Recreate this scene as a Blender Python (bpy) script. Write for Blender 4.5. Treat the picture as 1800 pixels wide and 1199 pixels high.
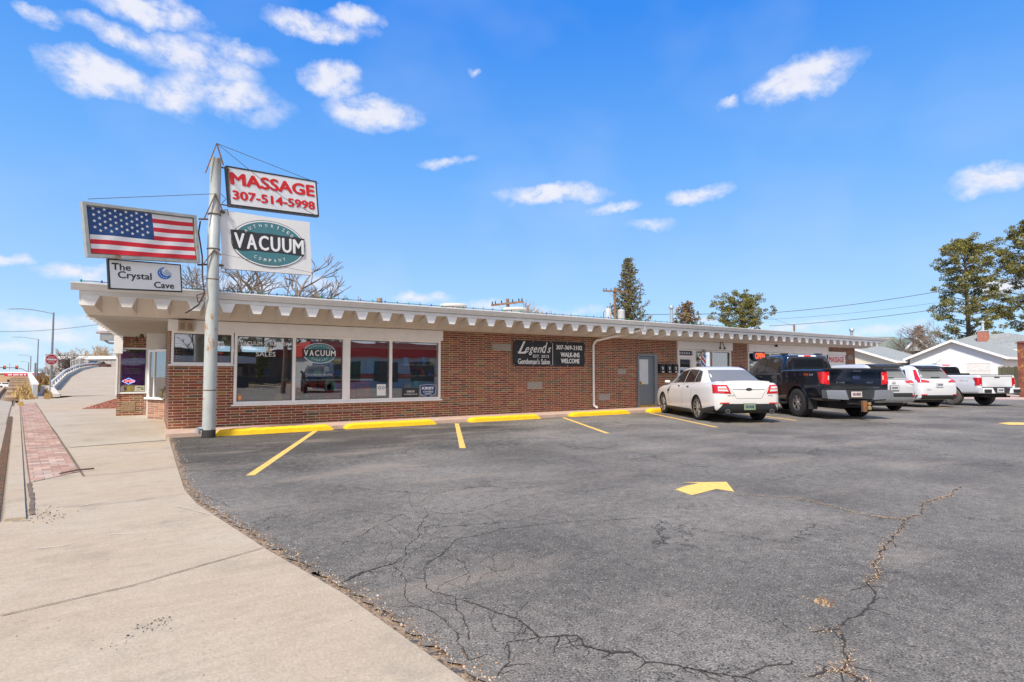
import bpy, bmesh, math, random
from mathutils import Vector, Matrix
from mathutils.bvhtree import BVHTree
random.seed(7)
D = bpy.data
for o in list(D.objects): D.objects.remove(o, do_unlink=True)
sc = bpy.context.scene
COL = sc.collection
R = math.radians
# ------------------------------------------------------------------ camera
FPX = 960.0; H = 1.35; TH = R(33.47); PT = R(2.7); SH = 659 - (599.5 + FPX*math.tan(PT))
cam_d = D.cameras.new('camera'); cam = D.objects.new('camera', cam_d); COL.objects.link(cam)
cam.location = (0, 0, H); cam.rotation_euler = (R(90)+PT, 0, -TH)
cam_d.sensor_width = 36; cam_d.lens = 36*FPX/1800; cam_d.shift_y = SH/1800
cam_d.clip_start = 0.1; cam_d.clip_end = 3000
sc.camera = cam
# surveying helpers: where a sight line from the camera station meets the ground or a wall
cR = Vector((math.cos(TH), -math.sin(TH), 0)); cFh = Vector((math.sin(TH), math.cos(TH), 0)); cU = Vector((0, 0, 1))
cF = cFh*math.cos(PT)+cU*math.sin(PT); cUp = cU*math.cos(PT)-cFh*math.sin(PT); cC = Vector((0, 0, H))
def ray(px, py): return (px-900)*cR - (py-599.5-SH)*cUp + FPX*cF
def G(px, py, z=0.0):
    d = ray(px, py); return cC + d*((z-H)/d.z)
def FY(px, py, y):
    d = ray(px, py); return cC + d*(y/d.y)
def FXp(px, py, x):
    d = ray(px, py); return cC + d*(x/d.x)
def ZD(px, py, Z):
    d = ray(px, py); return cC + d*(Z/d.dot(cFh))
# ------------------------------------------------------------------ world: sky, clouds
SUN_EL = R(50); SUN_AZ = R(-120)       # azimuth clockwise from +Y
w = D.worlds.new('World'); sc.world = w; w.use_nodes = True
nt = w.node_tree; N = nt.nodes; L = nt.links
for n in list(N): N.remove(n)
def node(t, **k):
    n = N.new(t)
    for a, b in k.items():
        if a == 'inp':
            for i, v in b.items():
                if isinstance(v, bpy.types.NodeSocket): nt_links(n, i, v)
                else: n.inputs[i].default_value = v
        else: setattr(n, a, b)
    return n
def nt_links(n, i, v): n.id_data.links.new(v, n.inputs[i])
def mth(op, a, b=None, c=None, clamp=False):
    n = N.new('ShaderNodeMath'); n.operation = op; n.use_clamp = clamp
    for i, v in enumerate((a, b, c)):
        if v is None: continue
        if isinstance(v, (int, float)): n.inputs[i].default_value = v
        else: N_id(n).links.new(v, n.inputs[i])
    return n.outputs[0]
def N_id(n): return n.id_data
sky = node('ShaderNodeTexSky', sky_type='NISHITA', sun_disc=False, sun_elevation=SUN_EL, sun_rotation=SUN_AZ)
sky.altitude = 1800; sky.air_density = 1.15; sky.dust_density = 0.3; sky.ozone_density = 1.6
SKY_STRENGTH = 0.15
tc = node('ShaderNodeTexCoord')
sep = node('ShaderNodeSeparateXYZ', inp={0: tc.outputs['Generated']})
az = mth('ARCTAN2', sep.outputs[0], sep.outputs[1]); el = mth('ARCSINE', sep.outputs[2])
uv = node('ShaderNodeCombineXYZ', inp={0: az, 1: el}).outputs[0]
def noise(vec, scale, detail=5, rough=0.55, dim='3D', distort=0.0):
    n = N.new('ShaderNodeTexNoise'); n.noise_dimensions = dim
    n.inputs['Scale'].default_value = scale; n.inputs['Detail'].default_value = detail
    n.inputs['Roughness'].default_value = rough; n.inputs['Distortion'].default_value = distort
    N_id(n).links.new(vec, n.inputs['Vector']); return n
dn = noise(uv, 13, 6, 0.62)
dv = node('ShaderNodeVectorMath', operation='MULTIPLY_ADD', inp={0: dn.outputs['Color'], 1: (0.075, 0.055, 0), 2: (-0.0375, -0.0275, 0)})
uvd = node('ShaderNodeVectorMath', operation='ADD', inp={0: uv, 1: dv.outputs[0]}).outputs[0]
def azel(px, py):
    d = ray(px, py).normalized(); return math.atan2(d.x, d.y), math.asin(d.z)
# cloud banks: (pixel centre, half width, half height, tilt, density)
CL = [(250, 14, 115, 26, 0, 1), (75, 28, 38, 14, 0, .7), (170, 132, 98, 32, 0, 1.05), (340, 108, 120, 26, 3, .8), (300, 170, 70, 28, 0, .72), (400, 170, 110, 34, 0, .72), (225, 68, 105, 15, 3, .75), (410, 90, 80, 18, 0, .6),
      (585, 142, 48, 27, 0, 1), (660, 202, 88, 24, 0, .95), (560, 48, 95, 20, 0, .85), (630, 30, 48, 18, 0, .9), (1410, 140, 100, 30, -8, 1.1), (1450, 115, 52, 22, 0, .7), (1270, 188, 28, 11, 0, .5),
      (975, 342, 95, 17, 0, 1), (1080, 367, 45, 9, -10, .7), (1225, 342, 55, 12, -5, .75), (1745, 315, 90, 22, -5, 1), (790, 283, 55, 8, -12, .5), (1150, 396, 50, 9, 0, .45),
      (833, 125, 16, 6, 0, .5), (12, 455, 40, 9, 0, .8), (140, 478, 75, 15, 0, .9), (740, 520, 55, 10, 0, .85), (830, 535, 75, 8, 0, .5), (60, 568, 150, 15, 0, .62), (120, 590, 140, 16, 0, .4),
      (30, 612, 90, 10, 0, .5), (550, 505, 60, 12, 0, .6), (430, 497, 120, 14, 0, .5), (1230, 563, 50, 7, 0, .6), (1390, 575, 120, 9, 0, .45), (1560, 582, 100, 9, 0, .5), (1760, 496, 45, 13, 0, .8), (1000, 548, 90, 8, 0, .35)]
acc = None
for (px, py, hw, hh, tilt, den) in CL:
    a0, e0 = azel(px, py); a1, _ = azel(px+hw, py); _, e1 = azel(px, py-hh)
    sa = max(abs(a1-a0), .004)*1.22; se = max(abs(e1-e0), .003)*1.5
    mp = node('ShaderNodeMapping', vector_type='TEXTURE')
    mp.inputs['Location'].default_value = (a0, e0, 0); mp.inputs['Rotation'].default_value = (0, 0, R(-tilt)); mp.inputs['Scale'].default_value = (sa, se, 1)
    L.new(uvd, mp.inputs[0])
    ln = node('ShaderNodeVectorMath', operation='LENGTH', inp={0: mp.outputs[0]}).outputs['Value']
    v = mth('MULTIPLY', mth('SUBTRACT', 1.0, ln, clamp=True), den*1.35)
    acc = v if acc is None else mth('MAXIMUM', acc, v)
mpn = node('ShaderNodeMapping'); mpn.inputs['Scale'].default_value = (1, 1.5, 1); L.new(uv, mpn.inputs[0])
n1 = noise(mpn.outputs[0], 21, 9, 0.62); n2 = noise(mpn.outputs[0], 3.2, 3, 0.5)
cl = mth('MULTIPLY', acc, mth('MULTIPLY_ADD', n1.outputs[0], 4.4, -1.15))
cl = mth('SMOOTH_MIN', mth('MULTIPLY', mth('SUBTRACT', cl, 0.05), 1.0), 0.90, 0.45)
cl = mth('MAXIMUM', cl, 0.0)
veil = mth('MULTIPLY', mth('SUBTRACT', n2.outputs[0], 0.46, clamp=True), 0.45)
# behind the camera station the sky is largely overcast (seen mirrored in the shop windows)
bk = mth('MULTIPLY_ADD', sep.outputs[1], -2.2, 0.1, clamp=True)
nb = noise(tc.outputs['Generated'], 4, 6, 0.6)
bkc = mth('MULTIPLY', bk, mth('MULTIPLY_ADD', nb.outputs[0], 0.9, 0.35, clamp=True))
cl = mth('MAXIMUM', cl, bkc); cl = mth('MAXIMUM', cl, veil)
# sky tint
hs = node('ShaderNodeHueSaturation', inp={'Hue': 0.5, 'Saturation': 1.3, 'Value': 1.0, 'Color': sky.outputs[0]})
ramp = node('ShaderNodeValToRGB', inp={0: sep.outputs[2]})
er = ramp.color_ramp.elements; er[0].position = 0.0; er[0].color = (.46, .68, .93, 1); er[1].position = .56; er[1].color = (.042, .27, .90, 1)
for p_, c_ in ((.06, (.42, .66, .95)), (.17, (.33, .58, .97)), (.34, (.165, .44, .96))):
    e_ = ramp.color_ramp.elements.new(p_); e_.color = (c_[0], c_[1], c_[2], 1)
rs = node('ShaderNodeVectorMath', operation='SCALE', inp={0: ramp.outputs[0]}); rs.inputs['Scale'].default_value = 5.2
horiz = node('ShaderNodeMix', data_type='RGBA'); horiz.inputs[0].default_value = .85
L.new(hs.outputs[0], horiz.inputs[6]); L.new(rs.outputs[0], horiz.inputs[7])
cm = node('ShaderNodeMix', data_type='RGBA'); L.new(cl, cm.inputs[0]); L.new(horiz.outputs[2], cm.inputs[6])
ccol = node('ShaderNodeMix', data_type='RGBA', inp={0: n1.outputs[0]}); ccol.inputs[6].default_value = (3.9, 4.0, 4.6, 1); ccol.inputs[7].default_value = (4.9, 4.8, 4.9, 1)
L.new(ccol.outputs[2], cm.inputs[7])
bg = node('ShaderNodeBackground', inp={0: cm.outputs[2], 1: SKY_STRENGTH})
L.new(bg.outputs[0], node('ShaderNodeOutputWorld').inputs[0])
# ------------------------------------------------------------------ sun
sl = D.lights.new('sun', 'SUN'); sl.energy = 3.9; sl.angle = R(7); sl.color = (1, .92, .81)
so = D.objects.new('sun', sl); COL.objects.link(so)
sd = Vector((math.sin(SUN_AZ)*math.cos(SUN_EL), math.cos(SUN_AZ)*math.cos(SUN_EL), math.sin(SUN_EL)))
so.rotation_euler = (-sd).to_track_quat('-Z', 'Y').to_euler(); so.location = (-30, -10, 40)
sc.view_settings.view_transform = 'Standard'; sc.view_settings.look = 'None'; sc.view_settings.gamma = 1
sc.view_settings.exposure = 0.45
# ------------------------------------------------------------------ materials
MC = {}
def base_mat(name):
    m = D.materials.new(name); m.use_nodes = True
    return m, m.node_tree, m.node_tree.nodes['Principled BSDF']
def setN(t):
    global N, L, nt
    nt = t; N = t.nodes; L = t.links
def rgb(c): return (c[0], c[1], c[2], 1)
def M(name, col, rough=.6, metal=0., var=.12, scale=6., bump=0., bscale=60., coat=0., emit=None, est=1., stain=None, sscale=2., sth=.6, spec=.5, stretch=(1, 1, 1)):
    """plain surface with procedural mottling, optional second-colour stains and bump"""
    if name in MC: return MC[name]
    m, t, b = base_mat(name); setN(t)
    tc = node('ShaderNodeTexCoord'); mp = node('ShaderNodeMapping', inp={0: tc.outputs['Object']}); mp.inputs['Scale'].default_value = stretch
    V = mp.outputs[0]
    n = noise(V, scale, 5, .6)
    mr = node('ShaderNodeMapRange', inp={0: n.outputs[0], 1: .3, 2: .7, 3: 1-var, 4: 1+var})
    mx = node('ShaderNodeMix', data_type='RGBA', blend_type='MULTIPLY'); mx.inputs[0].default_value = 1
    mx.inputs[6].default_value = rgb(col); L.new(mr.outputs[0], mx.inputs[7]); out = mx.outputs[2]
    if stain:
        s = noise(V, sscale, 8, .68)
        sm = node('ShaderNodeMapRange', inp={0: s.outputs[0], 1: sth, 2: sth+.08, 3: 0, 4: 1})
        m2 = node('ShaderNodeMix', data_type='RGBA'); L.new(sm.outputs[0], m2.inputs[0]); L.new(out, m2.inputs[6]); m2.inputs[7].default_value = rgb(stain); out = m2.outputs[2]
    L.new(out, b.inputs['Base Color'])
    b.inputs['Roughness'].default_value = rough; b.inputs['Metallic'].default_value = metal
    b.inputs['Coat Weight'].default_value = coat; b.inputs['Coat Roughness'].default_value = .04
    b.inputs['Specular IOR Level'].default_value = spec
    if bump:
        n2 = noise(V, bscale, 4, .6); bp = node('ShaderNodeBump', inp={'Strength': bump, 'Distance': .02, 'Height': n2.outputs[0]}); L.new(bp.outputs[0], b.inputs['Normal'])
    if emit: b.inputs['Emission Color'].default_value = rgb(emit); b.inputs['Emission Strength'].default_value = est
    MC[name] = m; return m
def brick_mat(name, cols, bw=.3048, bh=.0667, mj=.011, mortar=(.60, .49, .37), off=.34, rough=.8, flat=False):
    m, t, b = base_mat(name); setN(t)
    tc = node('ShaderNodeTexCoord'); s = node('ShaderNodeSeparateXYZ', inp={0: tc.outputs['Object']})
    X = mth('ADD', s.outputs[0], s.outputs[1]); Z = s.outputs[2]
    if flat: X = mth('MULTIPLY_ADD', s.outputs[1], .152, s.outputs[0]); Z = mth('MULTIPLY_ADD', s.outputs[0], -.15, s.outputs[1])
    zr = mth('DIVIDE', Z, bh); row = mth('FLOOR', zr)
    odd = mth('MODULO', mth('ABSOLUTE', row), 2.0)
    xr = mth('ADD', mth('DIVIDE', X, bw), mth('MULTIPLY', odd, off)); colm = mth('FLOOR', xr)
    cell = node('ShaderNodeCombineXYZ', inp={0: colm, 1: row}).outputs[0]
    wn = node('ShaderNodeTexWhiteNoise', noise_dimensions='2D', inp={0: cell})
    cr = node('ShaderNodeValToRGB', inp={0: wn.outputs[0]}); cr.color_ramp.interpolation = 'CONSTANT'
    els = cr.color_ramp.elements
    while len(els) < len(cols): els.new(.5)
    tot = sum(c[3] for c in cols); acc = 0
    for e, c in zip(els, cols): e.position = acc/tot; e.color = rgb(c); acc += c[3]
    nz = noise(tc.outputs['Object'], 28, 5, .65); big = noise(tc.outputs['Object'], 1.1, 4, .6)
    mr = node('ShaderNodeMapRange', inp={0: nz.outputs[0], 1: .3, 2: .7, 3: .85, 4: 1.15})
    mb_ = node('ShaderNodeMapRange', inp={0: big.outputs[0], 1: .3, 2: .7, 3: .86, 4: 1.14})
    wv = node('ShaderNodeMapRange', inp={0: wn.outputs['Color'], 1: 0, 2: 1, 3: .8, 4: 1.2})
    fac = mth('MULTIPLY', mth('MULTIPLY', mr.outputs[0], mb_.outputs[0]), wv.outputs[0])
    mx = node('ShaderNodeMix', data_type='RGBA', blend_type='MULTIPLY'); mx.inputs[0].default_value = 1
    L.new(cr.outputs[0], mx.inputs[6]); L.new(fac, mx.inputs[7])
    fz = mth('MULTIPLY', mth('FRACT', zr), bh); fx = mth('MULTIPLY', mth('FRACT', xr), bw)
    mm = mth('MAXIMUM', mth('LESS_THAN', fz, mj), mth('LESS_THAN', fx, mj))
    mo = node('ShaderNodeMix', data_type='RGBA'); L.new(mm, mo.inputs[0]); L.new(mx.outputs[2], mo.inputs[6])
    mm2 = node('ShaderNodeMix', data_type='RGBA', blend_type='MULTIPLY'); mm2.inputs[0].default_value = 1; mm2.inputs[6].default_value = rgb(mortar); L.new(mr.outputs[0], mm2.inputs[7])
    L.new(mm2.outputs[2], mo.inputs[7]); L.new(mo.outputs[2], b.inputs['Base Color'])
    hgt = mth('ADD', mth('MULTIPLY', mm, -1.0), mth('MULTIPLY', nz.outputs[0], .5))
    bp = node('ShaderNodeBump', inp={'Strength': .5, 'Distance': .006, 'Height': hgt}); L.new(bp.outputs[0], b.inputs['Normal'])
    b.inputs['Roughness'].default_value = rough
    return m
def glass_mat(name, tint=(.75, .8, .8), refl=1.0):
    m = D.materials.new(name); m.use_nodes = True; t = m.node_tree; setN(t)
    for n in list(N): N.remove(n)
    tr = node('ShaderNodeBsdfTransparent', inp={0: rgb(tint)}); gl = node('ShaderNodeBsdfGlossy', inp={0: (refl, refl, refl, 1), 1: .012})
    tc = node('ShaderNodeTexCoord'); nz = noise(tc.outputs['Object'], .8, 2, .4); bp = node('ShaderNodeBump', inp={'Strength': .06, 'Distance': .05, 'Height': nz.outputs[0]}); L.new(bp.outputs[0], gl.inputs['Normal'])
    fr = node('ShaderNodeFresnel', inp={0: 1.75})
    ms = node('ShaderNodeMixShader'); L.new(mth('MULTIPLY_ADD', fr.outputs[0], 1.1, .27, clamp=True), ms.inputs[0]); L.new(tr.outputs[0], ms.inputs[1]); L.new(gl.outputs[0], ms.inputs[2])
    L.new(ms.outputs[0], node('ShaderNodeOutputMaterial').inputs[0]); return m
def asphalt_mat():
    m, t, b = base_mat('asphalt'); setN(t)
    tc = node('ShaderNodeTexCoord'); V = tc.outputs['Object']
    fine = noise(V, 95, 6, .75); mid = noise(V, 11, 6, .6); big = noise(V, .45, 5, .6); vor = node('ShaderNodeTexVoronoi', inp={'Vector': V, 'Scale': 120.})
    cr = node('ShaderNodeValToRGB', inp={0: fine.outputs[0]}); e = cr.color_ramp.elements
    e[0].position = .30; e[0].color = (.028, .025, .022, 1); e[1].position = .72; e[1].color = (.44, .395, .33, 1)
    x = els_add(cr, .5, (.182, .163, .136, 1))
    f2 = node('ShaderNodeMapRange', inp={0: mid.outputs[0], 1: .25, 2: .75, 3: .66, 4: 1.34})
    f3 = node('ShaderNodeMapRange', inp={0: big.outputs[0], 1: .32, 2: .68, 3: .62, 4: 1.30})
    # darker ragged patch of asphalt near the shop corner
    s = node('ShaderNodeSeparateXYZ', inp={0: V})
    dx = mth('DIVIDE', mth('SUBTRACT', s.outputs[0], 2.0), 6.5); dy = mth('DIVIDE', mth('SUBTRACT', s.outputs[1], 12.3), 3.6)
    rr = mth('ADD', mth('MULTIPLY', dx, dx), mth('MULTIPLY', dy, dy)); rr = mth('ADD', rr, mth('MULTIPLY_ADD', mid.outputs[0], 1.2, -.6))
    rr = mth('ADD', rr, mth('MULTIPLY_ADD', big.outputs[0], 1.6, -.8))
    pt = node('ShaderNodeMapRange', inp={0: rr, 1: .5, 2: 1.3, 3: .48, 4: 1.0})
    fac = mth('MULTIPLY', mth('MULTIPLY', f2.outputs[0], f3.outputs[0]), pt.outputs[0])
    mx = node('ShaderNodeMix', data_type='RGBA', blend_type='MULTIPLY'); mx.inputs[0].default_value = 1; L.new(cr.outputs[0], mx.inputs[6]); L.new(fac, mx.inputs[7])
    # exposed aggregate: scattered pale and dark stones
    vs_ = node('ShaderNodeTexVoronoi', inp={'Vector': V, 'Scale': 75.}); wn_ = node('ShaderNodeTexWhiteNoise', noise_dimensions='3D', inp={0: vs_.outputs['Position']})
    lt = mth('MULTIPLY', mth('GREATER_THAN', wn_.outputs[0], .90), mth('LESS_THAN', vs_.outputs['Distance'], .42)); dk = mth('MULTIPLY', mth('LESS_THAN', wn_.outputs[0], .22), mth('LESS_THAN', vs_.outputs['Distance'], .5))
    ma = node('ShaderNodeMix', data_type='RGBA'); L.new(mth('MULTIPLY', lt, .6), ma.inputs[0]); L.new(mx.outputs[2], ma.inputs[6]); ma.inputs[7].default_value = (.46, .40, .31, 1)
    mx = node('ShaderNodeMix', data_type='RGBA'); L.new(mth('MULTIPLY', dk, .6), mx.inputs[0]); L.new(ma.outputs[2], mx.inputs[6]); mx.inputs[7].default_value = (.03, .027, .024, 1)
    # tan grit worn patches
    st = node('ShaderNodeMapping', inp={0: V}); st.inputs['Scale'].default_value = (.35, 1.1, 1); st.inputs['Rotation'].default_value = (0, 0, R(33))
    sn = noise(st.outputs[0], 1.1, 8, .62)
    sm = node('ShaderNodeMapRange', inp={0: sn.outputs[0], 1: .53, 2: .68, 3: 0, 4: .75})
    sf = mth('MULTIPLY', sm.outputs[0], mth('MULTIPLY_ADD', fine.outputs[0], 2.0, -.35, clamp=True))
    m3 = node('ShaderNodeMix', data_type='RGBA'); L.new(sf, m3.inputs[0]); L.new(mx.outputs[2], m3.inputs[6]); m3.inputs[7].default_value = (.34, .28, .215, 1)
    # hairline crazing
    vd = node('ShaderNodeVectorMath', operation='MULTIPLY_ADD', inp={0: mid.outputs['Color'], 1: (.5, .5, 0), 2: V})
    vc = node('ShaderNodeTexVoronoi', feature='DISTANCE_TO_EDGE', inp={'Vector': vd.outputs[0], 'Scale': .9})
    ck = node('ShaderNodeMapRange', inp={0: vc.outputs[0], 1: .002, 2: .008, 3: .75, 4: 0})
    zone = node('ShaderNodeMapRange', inp={0: noise(V, .5, 3, .5).outputs[0], 1: .50, 2: .58, 3: 0, 4: 1})
    ckf = mth('MULTIPLY', ck.outputs[0], zone.outputs[0])
    m4 = node('ShaderNodeMix', data_type='RGBA'); L.new(ckf, m4.inputs[0]); L.new(m3.outputs[2], m4.inputs[6]); m4.inputs[7].default_value = (.022, .02, .018, 1)
    L.new(m4.outputs[2], b.inputs['Base Color']); b.inputs['Roughness'].default_value = .82; b.inputs['Specular IOR Level'].default_value = .35
    hh = mth('ADD', mth('MULTIPLY', fine.outputs[0], .7), mth('MULTIPLY', vor.outputs[0], .4)); hh = mth('SUBTRACT', hh, mth('MULTIPLY', ckf, .8))
    bp = node('ShaderNodeBump', inp={'Strength': .8, 'Distance': .012, 'Height': hh}); L.new(bp.outputs[0], b.inputs['Normal'])
    return m
def els_add(cr, pos, col):
    e = cr.color_ramp.elements.new(pos); e.color = col; return e
def concrete_mat(name, c1, c2, sp=.35):
    m, t, b = base_mat(name); setN(t)
    tc = node('ShaderNodeTexCoord'); V = tc.outputs['Object']
    big = noise(V, .55, 6, .62); fine = noise(V, 70, 6, .7); mid = noise(V, 6, 7, .65)
    mp = node('ShaderNodeMapping', inp={0: V}); mp.inputs['Scale'].default_value = (.8, 5, 1); mp.inputs['Rotation'].default_value = (0, 0, R(-18)); brush = noise(mp.outputs[0], 3, 6, .6)
    mx = node('ShaderNodeMix', data_type='RGBA'); mx.inputs[6].default_value = rgb(c1); mx.inputs[7].default_value = rgb(c2)
    fr = node('ShaderNodeMapRange', inp={0: big.outputs[0], 1: .35, 2: .65, 3: 0, 4: 1}); L.new(fr.outputs[0], mx.inputs[0])
    f = mth('MULTIPLY', node('ShaderNodeMapRange', inp={0: fine.outputs[0], 1: .25, 2: .75, 3: 1-sp, 4: 1+sp}).outputs[0], node('ShaderNodeMapRange', inp={0: mid.outputs[0], 1: .3, 2: .7, 3: .93, 4: 1.06}).outputs[0])
    f = mth('MULTIPLY', f, node('ShaderNodeMapRange', inp={0: brush.outputs[0], 1: .3, 2: .7, 3: .93, 4: 1.06}).outputs[0])
    m2 = node('ShaderNodeMix', data_type='RGBA', blend_type='MULTIPLY'); m2.inputs[0].default_value = 1; L.new(mx.outputs[2], m2.inputs[6]); L.new(f, m2.inputs[7])
    # dark gum spots and smudges
    vo = node('ShaderNodeTexVoronoi', inp={'Vector': V, 'Scale': 5.5, 'Randomness': 1.}); sz = node('ShaderNodeTexWhiteNoise', noise_dimensions='3D', inp={0: vo.outputs['Position']})
    spot = mth('MULTIPLY', mth('LESS_THAN', vo.outputs['Distance'], mth('MULTIPLY', sz.outputs[0], .055)), mth('GREATER_THAN', mth('FRACT', mth('MULTIPLY', sz.outputs[0], 7.3)), .6))
    sg = noise(V, 1.3, 8, .7); sgm = node('ShaderNodeMapRange', inp={0: sg.outputs[0], 1: .54, 2: .72, 3: 0, 4: .34})
    fac = mth('MAXIMUM', mth('MULTIPLY', spot, .65), sgm.outputs[0])
    m3 = node('ShaderNodeMix', data_type='RGBA'); L.new(fac, m3.inputs[0]); L.new(m2.outputs[2], m3.inputs[6]); m3.inputs[7].default_value = (.12, .11, .1, 1)
    L.new(m3.outputs[2], b.inputs['Base Color']); b.inputs['Roughness'].default_value = .85
    bp = node('ShaderNodeBump', inp={'Strength': .35, 'Distance': .006, 'Height': mth('ADD', fine.outputs[0], mid.outputs[0])}); L.new(bp.outputs[0], b.inputs['Normal'])
    return m
BR = brick_mat('roman_brick', [(.22, .052, .026, 6), (.25, .07, .030, 5), (.22, .085, .030, 4), (.17, .085, .035, 3), (.09, .07, .04, 2), (.30, .09, .035, 2), (.16, .038, .026, 3), (.24, .14, .05, 1)])
BR2 = brick_mat('tan_brick', [(.36, .17, .10, 3), (.42, .22, .13, 3), (.30, .15, .09, 2)], bw=.2, bh=.067, mj=.009, mortar=(.52, .42, .34), off=.5)
ASPH = asphalt_mat()
CONC = concrete_mat('concrete', (.43, .335, .225), (.45, .37, .27), .26)
CONCG = concrete_mat('grey_concrete', (.40, .34, .255), (.45, .385, .30), .26)
ROADM = concrete_mat('road_concrete', (.36, .30, .225), (.42, .355, .27), .26)
WHITE = M('white_paint', (.86, .845, .82), .5, var=.05, scale=3)
TRIM = M('white_trim', (.74, .735, .72), .45, var=.06, scale=4, stain=(.42, .38, .33), sscale=5, sth=.68)
SOFF = M('soffit_shade', (.60, .56, .51), .6, var=.05, scale=2)  # beige recess shade and bounce of the white eave put into the colour
STEELG = M('galvanised_steel', (.42, .44, .45), .45, .5, var=.12)
POLEM = M('painted_pole', (.45, .475, .455), .45, .1, var=.12, scale=5, stain=(.42, .20, .06), sscale=5.5, sth=.57, stretch=(1, 1, .45))
RUST = M('rusty_iron', (.16, .11, .075), .8, .2, var=.4, scale=14, stain=(.30, .12, .04), sscale=8, sth=.52)
BLACK = M('black_rubber', (.018, .018, .018), .8, var=.2)
BLKPL = M('black_plastic', (.022, .023, .025), .5, var=.1)
YEL = M('yellow_paint', (.95, .56, .008), .6, var=.1, scale=12, stain=(.28, .20, .08), sscale=14, sth=.64, bump=.3, bscale=40)
YLINE = M('worn_yellow_line', (.84, .52, .12), .75, var=.18, scale=20, stain=(.20, .18, .15), sscale=30, sth=.54)
GLASS = glass_mat('shop_glass')
CHROME = M('chrome', (.55, .55, .55), .16, 1, var=.03)
ALLOY = M('alloy', (.62, .62, .62), .28, .9, var=.05)
SOIL = M('dry_soil', (.33, .25, .165), .95, var=.35, scale=.9, bump=.4, bscale=8)
SHIN = M('grey_shingle', (.30, .315, .305), .95, var=.3, scale=7, bump=.15, bscale=12, spec=.1)
SHING = M('green_shingle', (.19, .22, .17), .95, var=.35, scale=5, bump=.15, bscale=12, spec=.1)
BARK = M('bark', (.13, .095, .07), .95, var=.3, scale=9)
TWIG = M('dry_twig', (.30, .20, .13), .95, var=.25, scale=9)
TEAL = M('teal_print', (.055, .19, .22), .5, var=.04)
INK = M('charcoal_print', (.028, .03, .034), .5, var=.05)
PRINTW = M('white_print', (.80, .80, .79), .5, var=.02)
REDP = M('red_print', (.68, .012, .014), .45, var=.04)
# ------------------------------------------------------------------ mesh builder
class MB:
    def __init__(s): s.v = []; s.f = []; s.m = []; s.mats = []; s.cur = 0
    def use(s, mat):
        if mat not in s.mats: s.mats.append(mat)
        s.cur = s.mats.index(mat); return s
    def add(s, vs, fs):
        b = len(s.v); s.v += [tuple(v) for v in vs]
        for f in fs: s.f.append(tuple(b+i for i in f)); s.m.append(s.cur)
        return s
    def box(s, x0, x1, y0, y1, z0, z1):
        return s.add([(x0, y0, z0), (x1, y0, z0), (x1, y1, z0), (x0, y1, z0), (x0, y0, z1), (x1, y0, z1), (x1, y1, z1), (x0, y1, z1)],
                     [(0, 3, 2, 1), (4, 5, 6, 7), (0, 1, 5, 4), (1, 2, 6, 5), (2, 3, 7, 6), (3, 0, 4, 7)])
    def hexa(s, p): return s.add(p, [(0, 3, 2, 1), (4, 5, 6, 7), (0, 1, 5, 4), (1, 2, 6, 5), (2, 3, 7, 6), (3, 0, 4, 7)])
    def prism(s, pts, vec):
        n = len(pts); v = Vector(vec); a = [Vector(p) for p in pts]
        return s.add(a+[p+v for p in a], [tuple(range(n))[::-1], tuple(range(n, 2*n))]+[(i, (i+1) % n, n+(i+1) % n, n+i) for i in range(n)])
    def poly(s, pts): return s.add(pts, [tuple(range(len(pts)))])
    def tube(s, p0, p1, r0, r1=None, n=8, cap=True):
        r1 = r0 if r1 is None else r1; p0 = Vector(p0); p1 = Vector(p1); d = (p1-p0)
        if d.length < 1e-6: return s
        d.normalize(); a = d.orthogonal().normalized(); b = d.cross(a)
        vs = []
        for p, r in ((p0, r0), (p1, r1)):
            for i in range(n):
                t = 2*math.pi*i/n; vs.append(p+(a*math.cos(t)+b*math.sin(t))*r)
        fs = [(i, (i+1) % n, n+(i+1) % n, n+i) for i in range(n)]
        if cap: fs += [tuple(range(n))[::-1], tuple(range(n, 2*n))]
        return s.add(vs, fs)
    def path(s, pts, r, n=6):
        for a, b in zip(pts, pts[1:]): s.tube(a, b, r, r, n)
        return s
    def lathe(s, prof, n=24, c=(0, 0, 0), axis='z', cap=True):
        vs = []
        for (r, h) in prof:
            for i in range(n):
                t = 2*math.pi*i/n; p = (r*math.cos(t), r*math.sin(t), h)
                if axis == 'y': p = (p[0], p[2], p[1])
                vs.append((p[0]+c[0], p[1]+c[1], p[2]+c[2]))
        k = len(prof); fs = [(j*n+i, j*n+(i+1) % n, (j+1)*n+(i+1) % n, (j+1)*n+i) for j in range(k-1) for i in range(n)]
        fs += [tuple(range(n))[::-1], tuple(range((k-1)*n, k*n))] if cap else []
        return s.add(vs, fs)
    def build(s, name, mat=None, parent=None, smooth=False, angle=35, label=None, stuff=False):
        me = D.meshes.new(name); me.from_pydata(s.v, [], s.f)
        if s.mats:
            for m_ in s.mats: me.materials.append(m_)
            me.polygons.foreach_set('material_index', s.m)
        elif mat: me.materials.append(mat)
        bm = bmesh.new(); bm.from_mesh(me); bmesh.ops.recalc_face_normals(bm, faces=bm.faces) if not stuff else None; bm.to_mesh(me); bm.free()
        if smooth: me.polygons.foreach_set('use_smooth', [True]*len(me.polygons)); me.set_sharp_from_angle(angle=R(angle))
        o = D.objects.new(name, me); COL.objects.link(o)
        if parent: o.parent = parent
        if label: o['label'] = label
        return o
def tag(o, label, cat, group=None, kind=None):
    o['label'] = label
    if cat: o['category'] = cat
    if group: o['group'] = group
    if kind: o['kind'] = kind
    return o
def thing(name, label, cat, loc=(0, 0, 0), rot=(0, 0, 0), group=None):
    o = D.objects.new(name, None); COL.objects.link(o); o.location = loc; o.rotation_euler = rot; o.empty_display_size = .2
    return tag(o, label, cat, group)
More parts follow.
